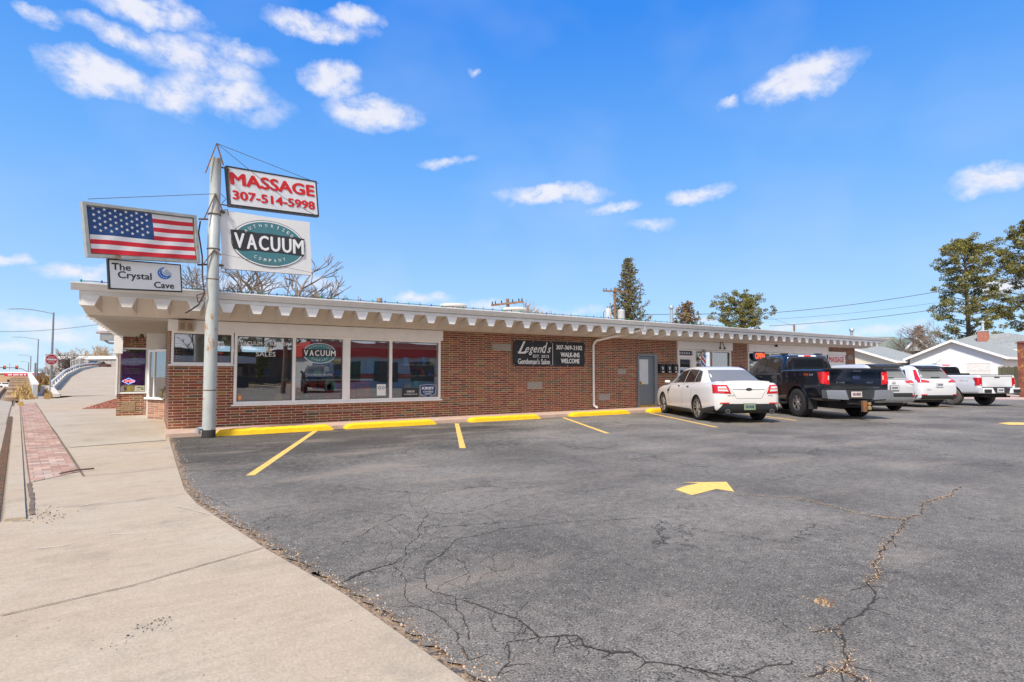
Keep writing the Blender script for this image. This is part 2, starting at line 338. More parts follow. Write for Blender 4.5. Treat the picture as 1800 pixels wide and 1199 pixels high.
def struct(o): o['kind'] = 'structure'; return o
def copy_tree(o, parent=None):
    c = o.copy(); COL.objects.link(c)
    if parent: c.parent = parent
    for ch in [x for x in D.objects if x.parent == o]: copy_tree(ch, c)
    return c
# ---- lettering: built-in font converted to mesh, kept as geometry in an x-z plane facing -y
_TC = {}
def glyphs(sx, bold=0., shear=0.):
    k = (sx, bold, shear)
    if k in _TC: return _TC[k]
    cu = D.curves.new('t', 'FONT'); cu.body = sx; cu.offset = bold; cu.shear = shear; cu.resolution_u = 3
    ob = D.objects.new('t', cu); COL.objects.link(ob); bpy.context.view_layer.update()
    me = ob.to_mesh(); vs = [v.co.copy() for v in me.vertices]; fs = [tuple(p.vertices) for p in me.polygons]; ob.to_mesh_clear()
    D.objects.remove(ob); D.curves.remove(cu)
    if not vs: vs = [Vector((0, 0, 0))]
    x0 = min(v.x for v in vs); x1 = max(v.x for v in vs); y0 = min(v.y for v in vs); y1 = max(v.y for v in vs)
    _TC[k] = (vs, fs, x0, x1, y0, y1); return _TC[k]
def text(mb, sx, cx, cz, w_, h_, y=-.004, bold=0., shear=0., rot=0., flip=False):
    vs, fs, x0, x1, y0, y1 = glyphs(sx, bold, shear); o = []
    for v in vs:
        a = ((v.x-x0)/max(x1-x0, 1e-6)-.5)*w_; b = ((v.y-y0)/max(y1-y0, 1e-6)-.5)*h_
        c, s_ = math.cos(rot), math.sin(rot); o.append((cx+a*c-b*s_, y, cz+a*s_+b*c))
    mb.add(o, fs); return mb
def fat(mb, sx, cx, cz, w_, h_, y, f, shear=0.):
    for k, (dx, dz) in enumerate(((-f, 0), (f, 0), (0, f*.6), (0, -f*.6), (0, 0))): text(mb, sx, cx+dx, cz+dz, w_-2*f, h_-1.2*f, y-.0006*k, 0., shear)
    return mb
def arc_text(mb, sx, cx, cz, rx, rz, a0, a1, hgt, wid, y, bold=.01, up=True):
    n = len(sx)
    for i, ch in enumerate(sx):
        a = R(a0+(a1-a0)*i/(n-1)); x = cx+rx*math.cos(a); z = cz+rz*math.sin(a)
        tx, tz = -rx*math.sin(a), rz*math.cos(a); t = math.atan2(tz, tx)+(math.pi if up else 0)
        text(mb, ch, x, z, wid*(.35 if ch == 'I' else 1), hgt, y, bold, 0, t)
    return mb
def ellipse(cx, cz, rx, rz, y, n=48): return [(cx+rx*math.cos(2*math.pi*i/n), y, cz+rz*math.sin(2*math.pi*i/n)) for i in range(n)]
# ------------------------------------------------------------------ ground
def sxl(y, o=0): return .12-.152*y+o           # kerb line of the street
def sheet(name, pts, z, mat, kind='structure', label=None, t=None):
    me = D.meshes.new(name); bm = bmesh.new(); vs = [bm.verts.new((p[0], p[1], z if len(p) < 3 else p[2])) for p in pts]
    f = bm.faces.new(vs); bmesh.ops.triangulate(bm, faces=[f]); bmesh.ops.recalc_face_normals(bm, faces=bm.faces)
    if bm.faces[:] and sum(f.normal.z for f in bm.faces) < 0: bmesh.ops.reverse_faces(bm, faces=bm.faces)
    bm.to_mesh(me); bm.free(); me.materials.append(mat); o = D.objects.new(name, me); COL.objects.link(o)
    if kind: o['kind'] = kind
    if label: o['label'] = label
    return o
# terrain: flat by the shops, dipping gently north-west beyond them
mb = MB(); n = 60; xs = [-900+1900*i/n for i in range(n+1)]; ys = [-500+1500*i/n for i in range(n+1)]
xs = sorted(set([-900, -500, -300, -200, -150, -100, -70, -40, -20, 0, 20, 40, 60, 100, 200, 400, 1000])); ys = sorted(set([-500, -200, -60, 0, 30, 60, 80, 90, 110, 130, 160, 190, 220, 300, 500, 1000]))
def gz(x, y):
    d = math.hypot(x, y); f = 1 if x < -8 else (0 if x > 30 else (30-x)/38.)
    return -.20-(min(max(0, d-85)*.0165, 2.0)*f if y > 0 else 0)
vs = [(x, y, gz(x, y)) for y in ys for x in xs]; W_ = len(xs)
mb.add(vs, [(j*W_+i, j*W_+i+1, (j+1)*W_+i+1, (j+1)*W_+i) for j in range(len(ys)-1) for i in range(W_-1)])
struct(mb.build('ground', SOIL, smooth=True))
EDGE = [(.36, 13.96), (.36, 11.8), (.36, 9.82), (.37, 7.58), (.44, 6.68), (.62, 5.63), (.79, 4.64), (.93, 3.96), (1.04, 3.42), (1.12, 2.79), (1.2, 2.19), (1.32, 1.2), (1.5, -1), (2.2, -4), (3.5, -8), (6.4, -22)]
random.seed(3)
def jag(pts, a, n=7):
    o = []
    for p, q in zip(pts, pts[1:]):
        for i in range(n):
            t = i/n; o.append((p[0]+(q[0]-p[0])*t+random.uniform(-a, a), p[1]+(q[1]-p[1])*t+random.uniform(-a, a)))
    o.append(pts[-1]); return o
EJ = jag([(x+.05, y) for x, y in EDGE], .035, 9)
sheet('parking_lot', EJ+[(6.4, -40), (60, -40), (60, 1), (42.1, 10), (39.4, 11.9), (39.4, 30), (33.6, 30), (33.6, 13.93)], 0, ASPH)
sheet('gravel_verge', [(x-.02, y) for x, y in EDGE]+[(x+.32, y-.1) for x, y in EDGE[::-1]], -.012, M('edge_gravel', (.36, .25, .155), .95, var=.5, scale=40, stain=(.10, .09, .085), sscale=30, sth=.5, bump=1., bscale=70))
# pale concrete apron and pavement
sheet('pavement', [(x, y) for x, y in EDGE]+[(sxl(-22,.3), -22), (sxl(-.5,-.2), -.5), (sxl(6.84,-.2), 6.84), (sxl(6.86,-.05), 6.86), (sxl(35,-.03), 35), (sxl(42), 42), (-4.4, 41), (-4.0, 44), (8, 50), (8, 40), (.37, 30), (.37, 15.0)], -.004, CONC)
sheet('shop_pavement', [(-3.2, 26.2), (-.2, 27), (-.2, 22.5), (.36, 14.9), (.30, 13.41), (-1.2, 13.08), (-2.0, 17)], .001, CONCG)
mb = MB()
def ribbon(mb, pts, w0, w1=None, z=.005, rag=.0):
    w1 = w0 if w1 is None else w1; P = [Vector((p[0], p[1])) for p in pts]; n = len(P)
    Lf = []; Rt = []
    for i, p in enumerate(P):
        d = (P[min(i+1, n-1)]-P[max(i-1, 0)])
        if d.length < 1e-9: d = Vector((1, 0))
        d.normalize(); nn = Vector((-d.y, d.x)); ww = (w0+(w1-w0)*i/max(1, n-1))/2
        Lf.append(p+nn*ww*(1+random.uniform(-rag, rag))); Rt.append(p-nn*ww*(1+random.uniform(-rag, rag)))
    b = [(q.x, q.y, z) for q in Lf]+[(q.x, q.y, z) for q in Rt]
    mb.add(b, [(i, n+i, n+i+1, i+1) for i in range(n-1)]); return mb
def wander(p, q, amp, depth=5):
    if depth == 0: return [p]
    m_ = ((p[0]+q[0])/2+random.uniform(-amp, amp), (p[1]+q[1])/2+random.uniform(-amp, amp))
    return wander(p, m_, amp*.55, depth-1)+wander(m_, q, amp*.55, depth-1)
def gp(*pp): return [tuple(G(x, y)[:2]) for x, y in pp]
random.seed(11)
for seg, wd in [(gp((0, 1083), (230, 1030), (462, 963)), .009), (gp((117, 787), (293, 774)), .02), (gp((130, 809), (240, 799), (300, 794)), .008), (gp((147, 837), (250, 828), (318, 820)), .012),
                (gp((70, 700), (200, 697)), .05), (gp((85, 735), (200, 727)), .02), (gp((147, 837), (62, 708)), .03), (gp((100, 892), (215, 883), (345, 865)), .006),
                (gp((70, 752), (293, 740)), .012), (gp((53, 915), (22, 916)), .012), (gp((52, 850), (58, 905)), .04), (gp((36, 714), (53, 850)), .014)]:
    pts = []
    for a, b in zip(seg, seg[1:]): pts += wander(a, b, .012, 4)
    ribbon(mb, pts+[seg[-1]], wd, z=.0035, rag=.4)
struct(mb.build('pavement_joint', M('joint_dirt', (.16, .115, .08), .95, var=.4)))
# white drag marks on the pavement
mb = MB()
for seg in [gp((310, 890), (370, 905), (395, 899)), gp((190, 940), (240, 938)), gp((140, 890), (165, 885), (205, 877)), gp((60, 965), (110, 960), (135, 953))]:
    pts = []
    for a, b in zip(seg, seg[1:]): pts += wander(a, b, .01, 3)
    ribbon(mb, pts+[seg[-1]], .012, .004, z=.0032, rag=.6)
struct(mb.build('chalk_scrape', M('pale_scrape', (.62, .56, .49), .9)))
# brick paver strip, one mesh, herring pattern in the material
PAV = brick_mat('pink_paver', [(.40, .235, .17, 3), (.46, .30, .22, 3), (.34, .20, .15, 2), (.43, .32, .25, 2)], bw=.20, bh=.21, mj=.010, mortar=(.25, .17, .14), off=.5, rough=.9, flat=True)
def flat_brick(m):
    t = m.node_tree
    for n_ in t.nodes:
        if n_.type == 'SEPXYZ':
            mpn_ = t.nodes.new('ShaderNodeMapping'); tcn = [q for q in t.nodes if q.type == 'TEX_COORD'][0]
            mpn_.inputs['Rotation'].default_value = (R(-90), 0, 0); t.links.new(tcn.outputs['Object'], mpn_.inputs[0])
            m2 = t.nodes.new('ShaderNodeMapping'); m2.inputs['Rotation'].default_value = (0, R(8.6), 0); t.links.new(mpn_.outputs[0], m2.inputs[0])
            t.links.new(m2.outputs[0], n_.inputs[0]); return
sheet('paver_strip', [(sxl(9.1, .02), 9.1), (sxl(9.6, .54), 9.75), (sxl(34.9, .56), 34.9), (sxl(33, .0), 33)], .002, PAV)
# kerb, road and grate
mb = MB(); ys = [6.85+i*1.0 for i in range(29)]
for a, b in zip(ys, ys[1:]):
    mb.hexa([(sxl(a, -.205), a, -.2), (sxl(a, -.02), a, -.2), (sxl(b, -.02), b-.012, -.2), (sxl(b, -.205), b-.012, -.2), (sxl(a, -.165), a, .018), (sxl(a, -.02), a, .018), (sxl(b, -.02), b-.012, .018), (sxl(b, -.165), b-.012, .018)])
for a, b in ((43.5, 60), (60, 85)):
    mb.hexa([(sxl(a, -1.3), a, -.3), (sxl(a, -1.1), a, -.3), (sxl(b, -1.1), b, -.3), (sxl(b, -1.3), b, -.3), (sxl(a, -1.3), a, .05), (sxl(a, -1.1), a, .05), (sxl(b, -1.1), b, .05), (sxl(b, -1.3), b, .05)])
struct(mb.build('kerb', CONC))
sheet('road', [(sxl(-30, -.0), -30), (sxl(-30, -12), -30), (sxl(83, -12), 83), (sxl(83, -1.2), 83), (sxl(43, -1.2), 43), (sxl(38, -.2), 38)], -.06, ROADM)
mb = MB(); mb.use(M('grate_pit', (.015, .014, .013), .9))
mb.add([(sxl(-2, -.31), -2, -.045), (sxl(-2, -.21), -2, -.045), (sxl(24.5, -.21), 24.5, -.045), (sxl(24.5, -.31), 24.5, -.045)], [(0, 1, 2, 3)])
mb.use(RUST)
for i in range(300):
    y = -1+i*.085; x = sxl(y, -.31); mb.box(x, x+.10, y, y+.035, -.043, -.03)
struct(mb.build('gutter_grate'))
mb = MB()
for seg, wd in [(gp((0, 742), (22, 742)), .05), (gp((12, 742), (24, 700), (27, 676)), .04), (gp((24, 700), (24, 712)), .12), (gp((5, 700), (20, 668)), .05)]:
    mb_pts = []
    for a, b in zip(seg, seg[1:]): mb_pts += wander(a, b, .02, 3)
    ribbon(mb, mb_pts+[seg[-1]], wd, z=-.055)
struct(mb.build('road_joint', M('joint_dirt', (.1, .08, .06), .95)))
# pavement beside the shop wall, with the yellow kerbs along it
mb = MB(); mb.box(.3, 33.4, 13.86, 15.1, -.15, .085); struct(mb.build('wall_walkway', M('pink_concrete', (.52, .37, .29), .85, var=.12, scale=3, bump=.3, stain=(.36, .28, .23), sscale=4, sth=.6)))
kl = [(1.22, 3.78, 'left-hand yellow kerb beside the sign pole'), (4.08, 6.55, 'yellow kerb under the wide shop window'), (7.62, 10.08, 'yellow kerb below the black banner'), (11.35, 13.95, 'yellow kerb left of the grey door'), (14.95, 17.3, 'yellow kerb half hidden by the white sedan'), (18.4, 20.8, 'yellow kerb behind the dark pickup')]
for i, (a, b, lb) in enumerate(kl):
    random.seed(40+i); mb = MB(); nseg = 26; vs = []
    for k in range(nseg+1):
        x = a+(b-a)*k/nseg; e = min(1, min(k, nseg-k)/1.2+.05); j = random.uniform(-.008, .008)
        hh = .03+(.10+j)*e; vs += [(x, 13.63+j, -.01), (x, 13.645+j, hh*.75), (x, 13.69, hh), (x, 13.84, hh+.004), (x, 13.93, .088), (x, 13.93, -.01)]
    fs = [(k*6+q, k*6+(q+1) % 6, (k+1)*6+(q+1) % 6, (k+1)*6+q) for k in range(nseg) for q in range(6)]+[tuple(range(6)), tuple(range(nseg*6, nseg*6+6))[::-1]]
    mb.add(vs, fs); o = mb.build('parking_kerb', YEL, smooth=True); tag(o, lb, 'kerb', 'yellow kerbs along the shop wall')
# painted bay lines + arrow
def jline(name, a, b, wd):
    mb = MB(); pts = []; nn = 22
    for i in range(nn+1): pts.append((a[0]+(b[0]-a[0])*i/nn, a[1]+(b[1]-a[1])*i/nn))
    ribbon(mb, pts, wd, z=.004, rag=.06); return struct(mb.build(name, YLINE))
for a, b in [((3.33, 13.6), (1.15, 8.11)), ((7.12, 13.55), (4.83, 8.95)), ((10.9, 13.55), (8.83, 9.36)), ((14.75, 13.5), (12.2, 8.9)), ((18.5, 13.5), (15.95, 8.9)), ((22.3, 13.5), (19.75, 8.9)), ((26.1, 13.5), (23.55, 8.9)), ((29.9, 13.5), (27.3, 8.9)), ((33.7, 13.5), (31.1, 8.9))]:
    jline('bay_line', a, b, .11)
ar = [G(*p) for p in [(1187, 861), (1204, 855), (1228, 850), (1198, 848.5), (1277, 847.5), (1291, 865), (1259, 860), (1216, 871)]]
sheet('painted_arrow', [(p.x, p.y) for p in ar], .004, M('arrow_paint', (.84, .54, .13), .75, var=.14, scale=20, stain=(.3, .24, .16), sscale=34, sth=.58))
ar = [G(*p) for p in [(1754, 744), (1775, 742.5), (1800, 743), (1840, 744.5), (1800, 747), (1775, 747)]]
sheet('painted_arrow', [(p.x, p.y) for p in ar], .004, MC['arrow_paint'])
# cracks
CRK = [  # polyline pixels, width m, fill
 ([(690, 992), (650, 1003), (618, 1017)], .035), ([(640, 1005), (600, 1025)], .03), ([(755, 905), (800, 903), (850, 895), (900, 878), (960, 865), (1040, 862), (1100, 852)], .012),
 ([(755, 905), (735, 945), (700, 985), (690, 992)], .014), ([(600, 958), (660, 925), (700, 905), (740, 900), (790, 905)], .012), ([(1200, 908), (1050, 915), (960, 922), (880, 930), (800, 950), (745, 1000), (750, 1035)], .014),
 ([(750, 1035), (800, 1050), (815, 1085), (825, 1125)], .014), ([(815, 1055), (860, 1072), (900, 1085), (930, 1105), (945, 1120), (1015, 1118), (1025, 1135), (1075, 1148), (1110, 1145), (1135, 1165), (1190, 1170), (1270, 1185)], .024),
 ([(1025, 1135), (1050, 1142), (1110, 1148)], .012), ([(945, 1120), (890, 1130), (895, 1165), (875, 1190)], .014), ([(720, 1065), (760, 1075), (800, 1110), (818, 1150), (830, 1165)], .012), ([(690, 995), (715, 1020), (720, 1060), (740, 1068)], .01),
 ([(1270, 1185), (1310, 1190), (1345, 1172), (1395, 1168)], .024), ([(1420, 1190), (1450, 1178), (1480, 1178), (1520, 1199)], .028), ([(1480, 1178), (1485, 1150), (1475, 1105)], .024), ([(1475, 1105), (1430, 1112)], .016), ([(1475, 1100), (1525, 1070), (1540, 1045), (1525, 1028)], .024),
 ([(1525, 1028), (1545, 1010), (1550, 980), (1570, 950), (1590, 920), (1620, 900), (1640, 880), (1672, 872), (1690, 855)], .028), ([(1590, 913), (1530, 908), (1460, 890), (1400, 875), (1290, 870)], .012), ([(1400, 1112), (1360, 1085)], .01), ([(1530, 1028), (1495, 1040)], .014),
 ([(600, 862), (700, 852), (800, 858), (930, 850), (1100, 856)], .008), ([(330, 870), (380, 880), (410, 893)], .014), ([(470, 800), (560, 790), (640, 812), (760, 805)], .006), ([(690, 905), (600, 895), (520, 900), (470, 930)], .008), ([(760, 870), (735, 885), (755, 905)], .01), ([(960, 815), (1050, 812), (1180, 822), (1300, 818)], .007), ([(1270, 1190), (1230, 1178), (1195, 1172)], .012),
 ([(860, 1085), (872, 1110), (940, 1118)], .008), ([(905, 995), (850, 1010), (830, 1030)], .005)]
random.seed(77)
for _ in range(30):   # fine secondary cracks around the broken area near the pavement edge
    x0, y0 = random.gauss(735, 75), random.gauss(1030, 75)
    if x0 < 560+(y0-985)*1.35: continue
    pl_ = [(x0, y0)]; a_ = random.uniform(0, 6.28)
    for _k in range(random.randint(2, 4)): a_ += random.gauss(0, .6); pl_.append((pl_[-1][0]+45*math.cos(a_), pl_[-1][1]+26*math.sin(a_)))
    def edge_x(y): return next((p[0]+(q[0]-p[0])*(y-p[1])/(q[1]-p[1]) for p, q in zip(EDGE, EDGE[1:]) if q[1] <= y <= p[1]), 0)
    if any(G(*q).x < edge_x(G(*q).y)+.35 for q in pl_): continue
    CRK.append((pl_, .0055))
random.seed(21); mb = MB(); CRACKPTS = []
for pl, wd in CRK:
    gpts = gp(*pl); pts = []
    for a, b in zip(gpts, gpts[1:]):
        ll = math.dist(a, b); pts += wander(a, b, min(.05, ll*.09), 5)
    pts.append(gpts[-1]); CRACKPTS.append((pts, wd, pl))
    ww = []
    P = pts; nn = len(P); Lf = []; Rt = []; base = random.random()*10
    for i, p in enumerate(P):
        d = Vector(P[min(i+1, nn-1)])-Vector(P[max(i-1, 0)]); d = d.normalized() if d.length > 1e-9 else Vector((1, 0)); nv = Vector((-d.y, d.x))
        k = .78*wd*(.35+.65*abs(math.sin(base+i*.37)*math.cos(i*.13)))*random.uniform(.4, 1.2)/2
        if i in (0, nn-1): k *= .3
        Lf.append((p[0]+nv.x*k, p[1]+nv.y*k, .0028)); Rt.append((p[0]-nv.x*k, p[1]-nv.y*k, .0028))
    mb.add(Lf+Rt, [(i, nn+i, nn+i+1, i+1) for i in range(nn-1)])
    for _ in range(nn//30):   # side twigs of the crack
        i = random.randrange(2, nn-2); q = (P[i][0]+random.uniform(-.16, .16), P[i][1]+random.uniform(-.16, .16)); ribbon(mb, wander(P[i], q, .03, 3)+[q], wd*.35, .002, z=.0025, rag=.3)
struct(mb.build('asphalt_crack', M('crack_dark', (.040, .034, .028), .95)))
# grit and dry leaves in the crack and at the pavement edge
mb = MB(); gm = [M('grit_tan', (.50, .34, .19), .9, var=.3, scale=90), M('grit_brown', (.24, .12, .06), .9, var=.3, scale=90), M('grit_grey', (.20, .19, .18), .9), M('grit_pale', (.55, .48, .40), .9)]
def pebble(mb, x, y, s, z=0.):
    p = [(x+random.uniform(-s, s), y+random.uniform(-s, s), z) for _ in range(3)]; mb.add(p+[(x, y, z+s*.8)], [(0, 1, 3), (1, 2, 3), (2, 0, 3), (0, 2, 1)])
for (p, q) in zip(EDGE[:-3], EDGE[1:-2]):
    ll = math.dist(p, q); cnt = int(ll*(330 if q[1] < 7 else 120))
    for _ in range(cnt):
        t = random.random(); x = p[0]+(q[0]-p[0])*t+.04+abs(random.gauss(0, .055)); y = p[1]+(q[1]-p[1])*t
        mb.use(random.choice(gm[:2]+gm)); pebble(mb, x, y, random.uniform(.003, .011))
tag(mb.build('edge_grit', stuff=True), 'loose tan gravel along the pavement edge', 'gravel', kind='stuff')
mb = MB()
for idx, frac in [(14, .4), (15, .3), (17, .9), (18, .9), (12, .0), (13, .5)]:
    pts, wd, pl = CRACKPTS[idx]
    for p in pts:
        if random.random() < frac*.85:
            for _ in range(random.randint(2, 9)):
                mb.use(gm[0] if random.random() < .75 else gm[1]); x, y = p[0]+random.gauss(0, .018), p[1]+random.gauss(0, .024); s = random.uniform(.002, .008); a = random.uniform(0, 6.28)
                mb.add([(x, y, .004), (x+s*math.cos(a), y+s*math.sin(a), .006), (x+2.2*s*math.cos(a+.4), y+2.2*s*math.sin(a+.4), .004+s), (x+s*math.cos(a+1), y+s*math.sin(a+1), .006)], [(0, 1, 2, 3)])
tag(mb.build('dry_leaf_litter', stuff=True), 'straw coloured leaf litter caught in the long crack', 'litter', kind='stuff')
c0 = G(1443, 1058); mb = MB(); random.seed(5)
for _ in range(70):
    x, y = c0.x+random.gauss(0, .035), c0.y+random.gauss(0, .03); mb.use(random.choice(gm[:2])); pebble(mb, x, y, random.uniform(.006, .016), .001)
tag(mb.build('leaf_clump', stuff=True), 'small brown clump of dead leaves on the asphalt', 'leaves')
mb = MB(); mb.use(M('tar_crumb', (.03, .028, .025), .9))
for (cx, cy, sx_, sy_, k) in [(265, 1100, 22, 5, 46), (205, 1135, 16, 5, 14), (285, 1088, 10, 3, 30), (230, 1119, 6, 2, 10)]:
    for _ in range(k):
        g = G(random.gauss(cx, sx_), random.gauss(cy, sy_)); pebble(mb, g.x, g.y, random.uniform(.002, .008))
for _ in range(60):
    g = G(random.uniform(10, 420), random.uniform(890, 1190)); pebble(mb, g.x, g.y, random.uniform(.002, .006))
for _ in range(260):
    g = G(random.gauss(75, 25), random.gauss(903, 6)); mb.use(random.choice([gm[0], gm[2], MC['tar_crumb']])); pebble(mb, g.x, g.y, random.uniform(.003, .012))
tag(mb.build('pavement_grit', stuff=True), 'dark crumbs of tar and grit on the pale pavement', 'grit', kind='stuff')
mb = MB(); a, b = G(105, 835), G(165, 826); mb.path([(a.x, a.y, .02), ((a.x+b.x)/2, (a.y+b.y)/2+.03, .03), (b.x, b.y, .02)], .012); tag(mb.build('fallen_twig', BARK), 'dark twig lying across the corner of the paver strip', 'twig')
# ------------------------------------------------------------------ the shop building
B = thing('commercial_building', 'long low brick commercial building with scalloped white eave', 'building', (.37, 15.1, 0))
def bp(mb, name, mat=None, smooth=False, parent=None, label=None):   # a part of the building, given in world coordinates
    off = B.location if parent is None else None
    o = mb.build(name, mat, None, smooth, label=label)
    o.parent = B if parent is None else parent
    if parent is None: o.location = -Vector(B.location)
    return o
def sh(x): return .0045*x
mb = MB(); WY0, WY1 = 15.1, 15.35
for x0, x1, z0, z1 in [(.37, 1.72, 0, 1.60), (.37, 1.72, 2.4, 2.9), (1.72, 7.36, 0, .62), (1.72, 7.36, 2.4, 2.9), (7.36, 15.82, 0, 3.0), (15.82, 16.92, 2.18, 3.0), (16.92, 18.17, 0, 3.0),
                       (18.17, 21.83, 2.42, 3.0), (19.2, 21.83, 0, .55), (21.83, 23.06, 0, 3.0), (23.06, 32.1, 2.42, 3.0), (23.06, 32.1, 0, .6), (32.1, 33.3, 0, 3.0)]:
    mb.box(x0, x1, WY0, WY1, z0, z1)
mb.box(.37, .6, 15.35, 19.4, 0, 2.9); mb.box(33.05, 33.3, 15.35, 34, 0, 3.0)
mb.box(-.91, -.06, 22.1, 22.3, 0, .72); mb.box(-.91, -.06, 22.1, 22.3, 2.26, 2.95); mb.box(-.91, -.7, 22.3, 34, 0, 2.95)
bp(mb, 'wall', BR)
mb = MB()
a, b = Vector((-.05, 20.41, 0)), Vector((.45, 19.47, 0)); dd = (b-a).normalized(); nn = Vector((-dd.y, dd.x, 0))*.2
mb.hexa([a, b, b+nn, a+nn, a+Vector((0, 0, .60)), b+Vector((0, 0, .60)), b+nn+Vector((0, 0, .60)), a+nn+Vector((0, 0, .60))])
bp(mb, 'planter_wall', BR2)
# roof slab, deck, gutter, fascia
mb = MB(); mb.use(M('roof_membrane', (.50, .50, .49), .9, var=.1, stain=(.3, .3, .29), sth=.55)); mb.hexa([(-1.2, 13.86, 3.02), (34, 13.86, 3.18), (34, 36, 3.18), (-.9, 36, 3.02), (-1.2, 13.86, 3.17), (34, 13.86, 3.33), (34, 36, 3.30), (-.9, 36, 3.15)])
bp(mb, 'roof')
mb = MB(); prof = [(13.86, 3.05), (13.75, 3.05), (13.735, 3.08), (13.70, 3.12), (13.685, 3.165), (13.66, 3.17), (13.66, 3.195), (13.68, 3.195), (13.70, 3.18), (13.86, 3.18)]
def extr(mb, prof, x0, x1, f=sh, n=1):
    k = len(prof); vs = []
    for i in range(n+1):
        x = x0+(x1-x0)*i/n; vs += [(x, y, z+f(x)) for y, z in prof]
    mb.add(vs, [(i*k+j, i*k+(j+1) % k, (i+1)*k+(j+1) % k, (i+1)*k+j) for i in range(n) for j in range(k)]+[tuple(range(k)), tuple(range(n*k, n*k+k))[::-1]])
extr(mb, prof, -1.36, 34.1, lambda x: .0052*x, 30); bp(mb, 'gutter', TRIM)
mb = MB(); extr(mb, [(13.90, 2.965), (13.80, 2.965), (13.80, 3.048), (13.90, 3.048)], -1.22, 33.95, n=12)
mb.hexa([(-1.24, 13.9, 2.76), (-1.2, 13.9, 2.76), (-.88, 23.4, 2.76), (-.94, 23.4, 2.76), (-1.24, 13.9, 3.16), (-1.2, 13.9, 3.16), (-.88, 23.4, 3.16), (-.94, 23.4, 3.16)])
bp(mb, 'fascia', TRIM)
def zsof(x, y):   # underside, sloping from the eave down to the wall
    return 2.755+sh(x)+(2.645+.006*x-2.755-sh(x))*min(max((y-13.84)/1.2, 0), 1)
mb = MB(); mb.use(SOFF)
# sloped deck behind the teeth, then flat boarding at the wall
X = [-1.18+i*(35.1/20) for i in range(21)]
mb.add([p for x in X for p in ((x, 13.9, 2.985+sh(x)), (x, 14.72, zsof(x, 14.72)), (x, 15.3, zsof(x, 15.3)), (x, 15.3, 3.0+sh(x)), (x, 13.9, 3.02+sh(x)))],
       [(i*5+j, i*5+(j+1) % 5, i*5+5+(j+1) % 5, i*5+5+j) for i in range(20) for j in range(5)])
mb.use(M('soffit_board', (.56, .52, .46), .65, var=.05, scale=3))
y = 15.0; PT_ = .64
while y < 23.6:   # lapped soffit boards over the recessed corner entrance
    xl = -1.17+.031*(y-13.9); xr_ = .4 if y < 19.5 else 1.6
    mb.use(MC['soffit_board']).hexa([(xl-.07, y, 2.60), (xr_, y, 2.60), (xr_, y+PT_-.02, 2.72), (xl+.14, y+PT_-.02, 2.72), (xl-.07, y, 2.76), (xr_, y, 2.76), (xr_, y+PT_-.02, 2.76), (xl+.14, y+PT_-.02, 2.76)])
    mb.use(M('soffit_lap_shade', (.30, .26, .22), .9)).box(xl+.05, xr_, y+PT_-.09, y+PT_+.02, 2.675, 2.69)  # dark strip painted in for the shade at each board lap
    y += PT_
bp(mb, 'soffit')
# scalloped teeth: deep tapered beams hanging under the eave (pattern of the fascia, one part)
mb = MB(); x = -1.235; i = 0; teeth = []
while x < 33.4:
    teeth.append(x); x += .62 if i < 9 else .6475; i += 1
for x in teeth:
    if x < -1: tl, bl, tr_, br_ = x+.04, x+.04, x+.34, x+.25
    else: tl, bl, tr_, br_ = x, x+.085, x+.335, x+.25
    z1, z0 = 2.975+sh(x), 2.755+sh(x); yb = 14.72; zb = zsof(x, yb)+.012
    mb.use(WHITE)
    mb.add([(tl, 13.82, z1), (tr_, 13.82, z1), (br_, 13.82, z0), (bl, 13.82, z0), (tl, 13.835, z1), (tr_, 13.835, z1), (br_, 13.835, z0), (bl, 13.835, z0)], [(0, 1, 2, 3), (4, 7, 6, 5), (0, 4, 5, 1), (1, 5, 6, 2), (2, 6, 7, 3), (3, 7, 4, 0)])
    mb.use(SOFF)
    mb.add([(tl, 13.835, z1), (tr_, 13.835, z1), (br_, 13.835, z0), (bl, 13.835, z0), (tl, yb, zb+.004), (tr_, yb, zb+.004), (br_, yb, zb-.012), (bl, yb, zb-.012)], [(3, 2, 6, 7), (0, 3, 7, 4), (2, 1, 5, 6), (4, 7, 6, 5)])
bp(mb, 'eave_scallop')
# header panels over the shop windows
for x0, x1, z0, y0 in [(.31, 7.39, 2.385, 14.98), (18.17, 21.83, 2.43, 15.0), (23.06, 30.2, 2.43, 15.0)]:
    mb = MB(); a, b = zsof(x0, 15)-.004, zsof(x1, 15)-.004
    mb.hexa([(x0, y0, z0), (x1, y0, z0), (x1, 15.1, z0), (x0, 15.1, z0), (x0, y0, a), (x1, y0, b), (x1, 15.1, b), (x0, 15.1, a)]); bp(mb, 'header_panel', WHITE)
mb = MB(); mb.box(30.2, 32.05, 14.99, 15.1, 2.43, 2.6); bp(mb, 'header_panel', WHITE)
mb = MB(); mb.box(-.13, .37, 19.9, 20.0, 2.13, 2.655); bp(mb, 'header_panel', TRIM)
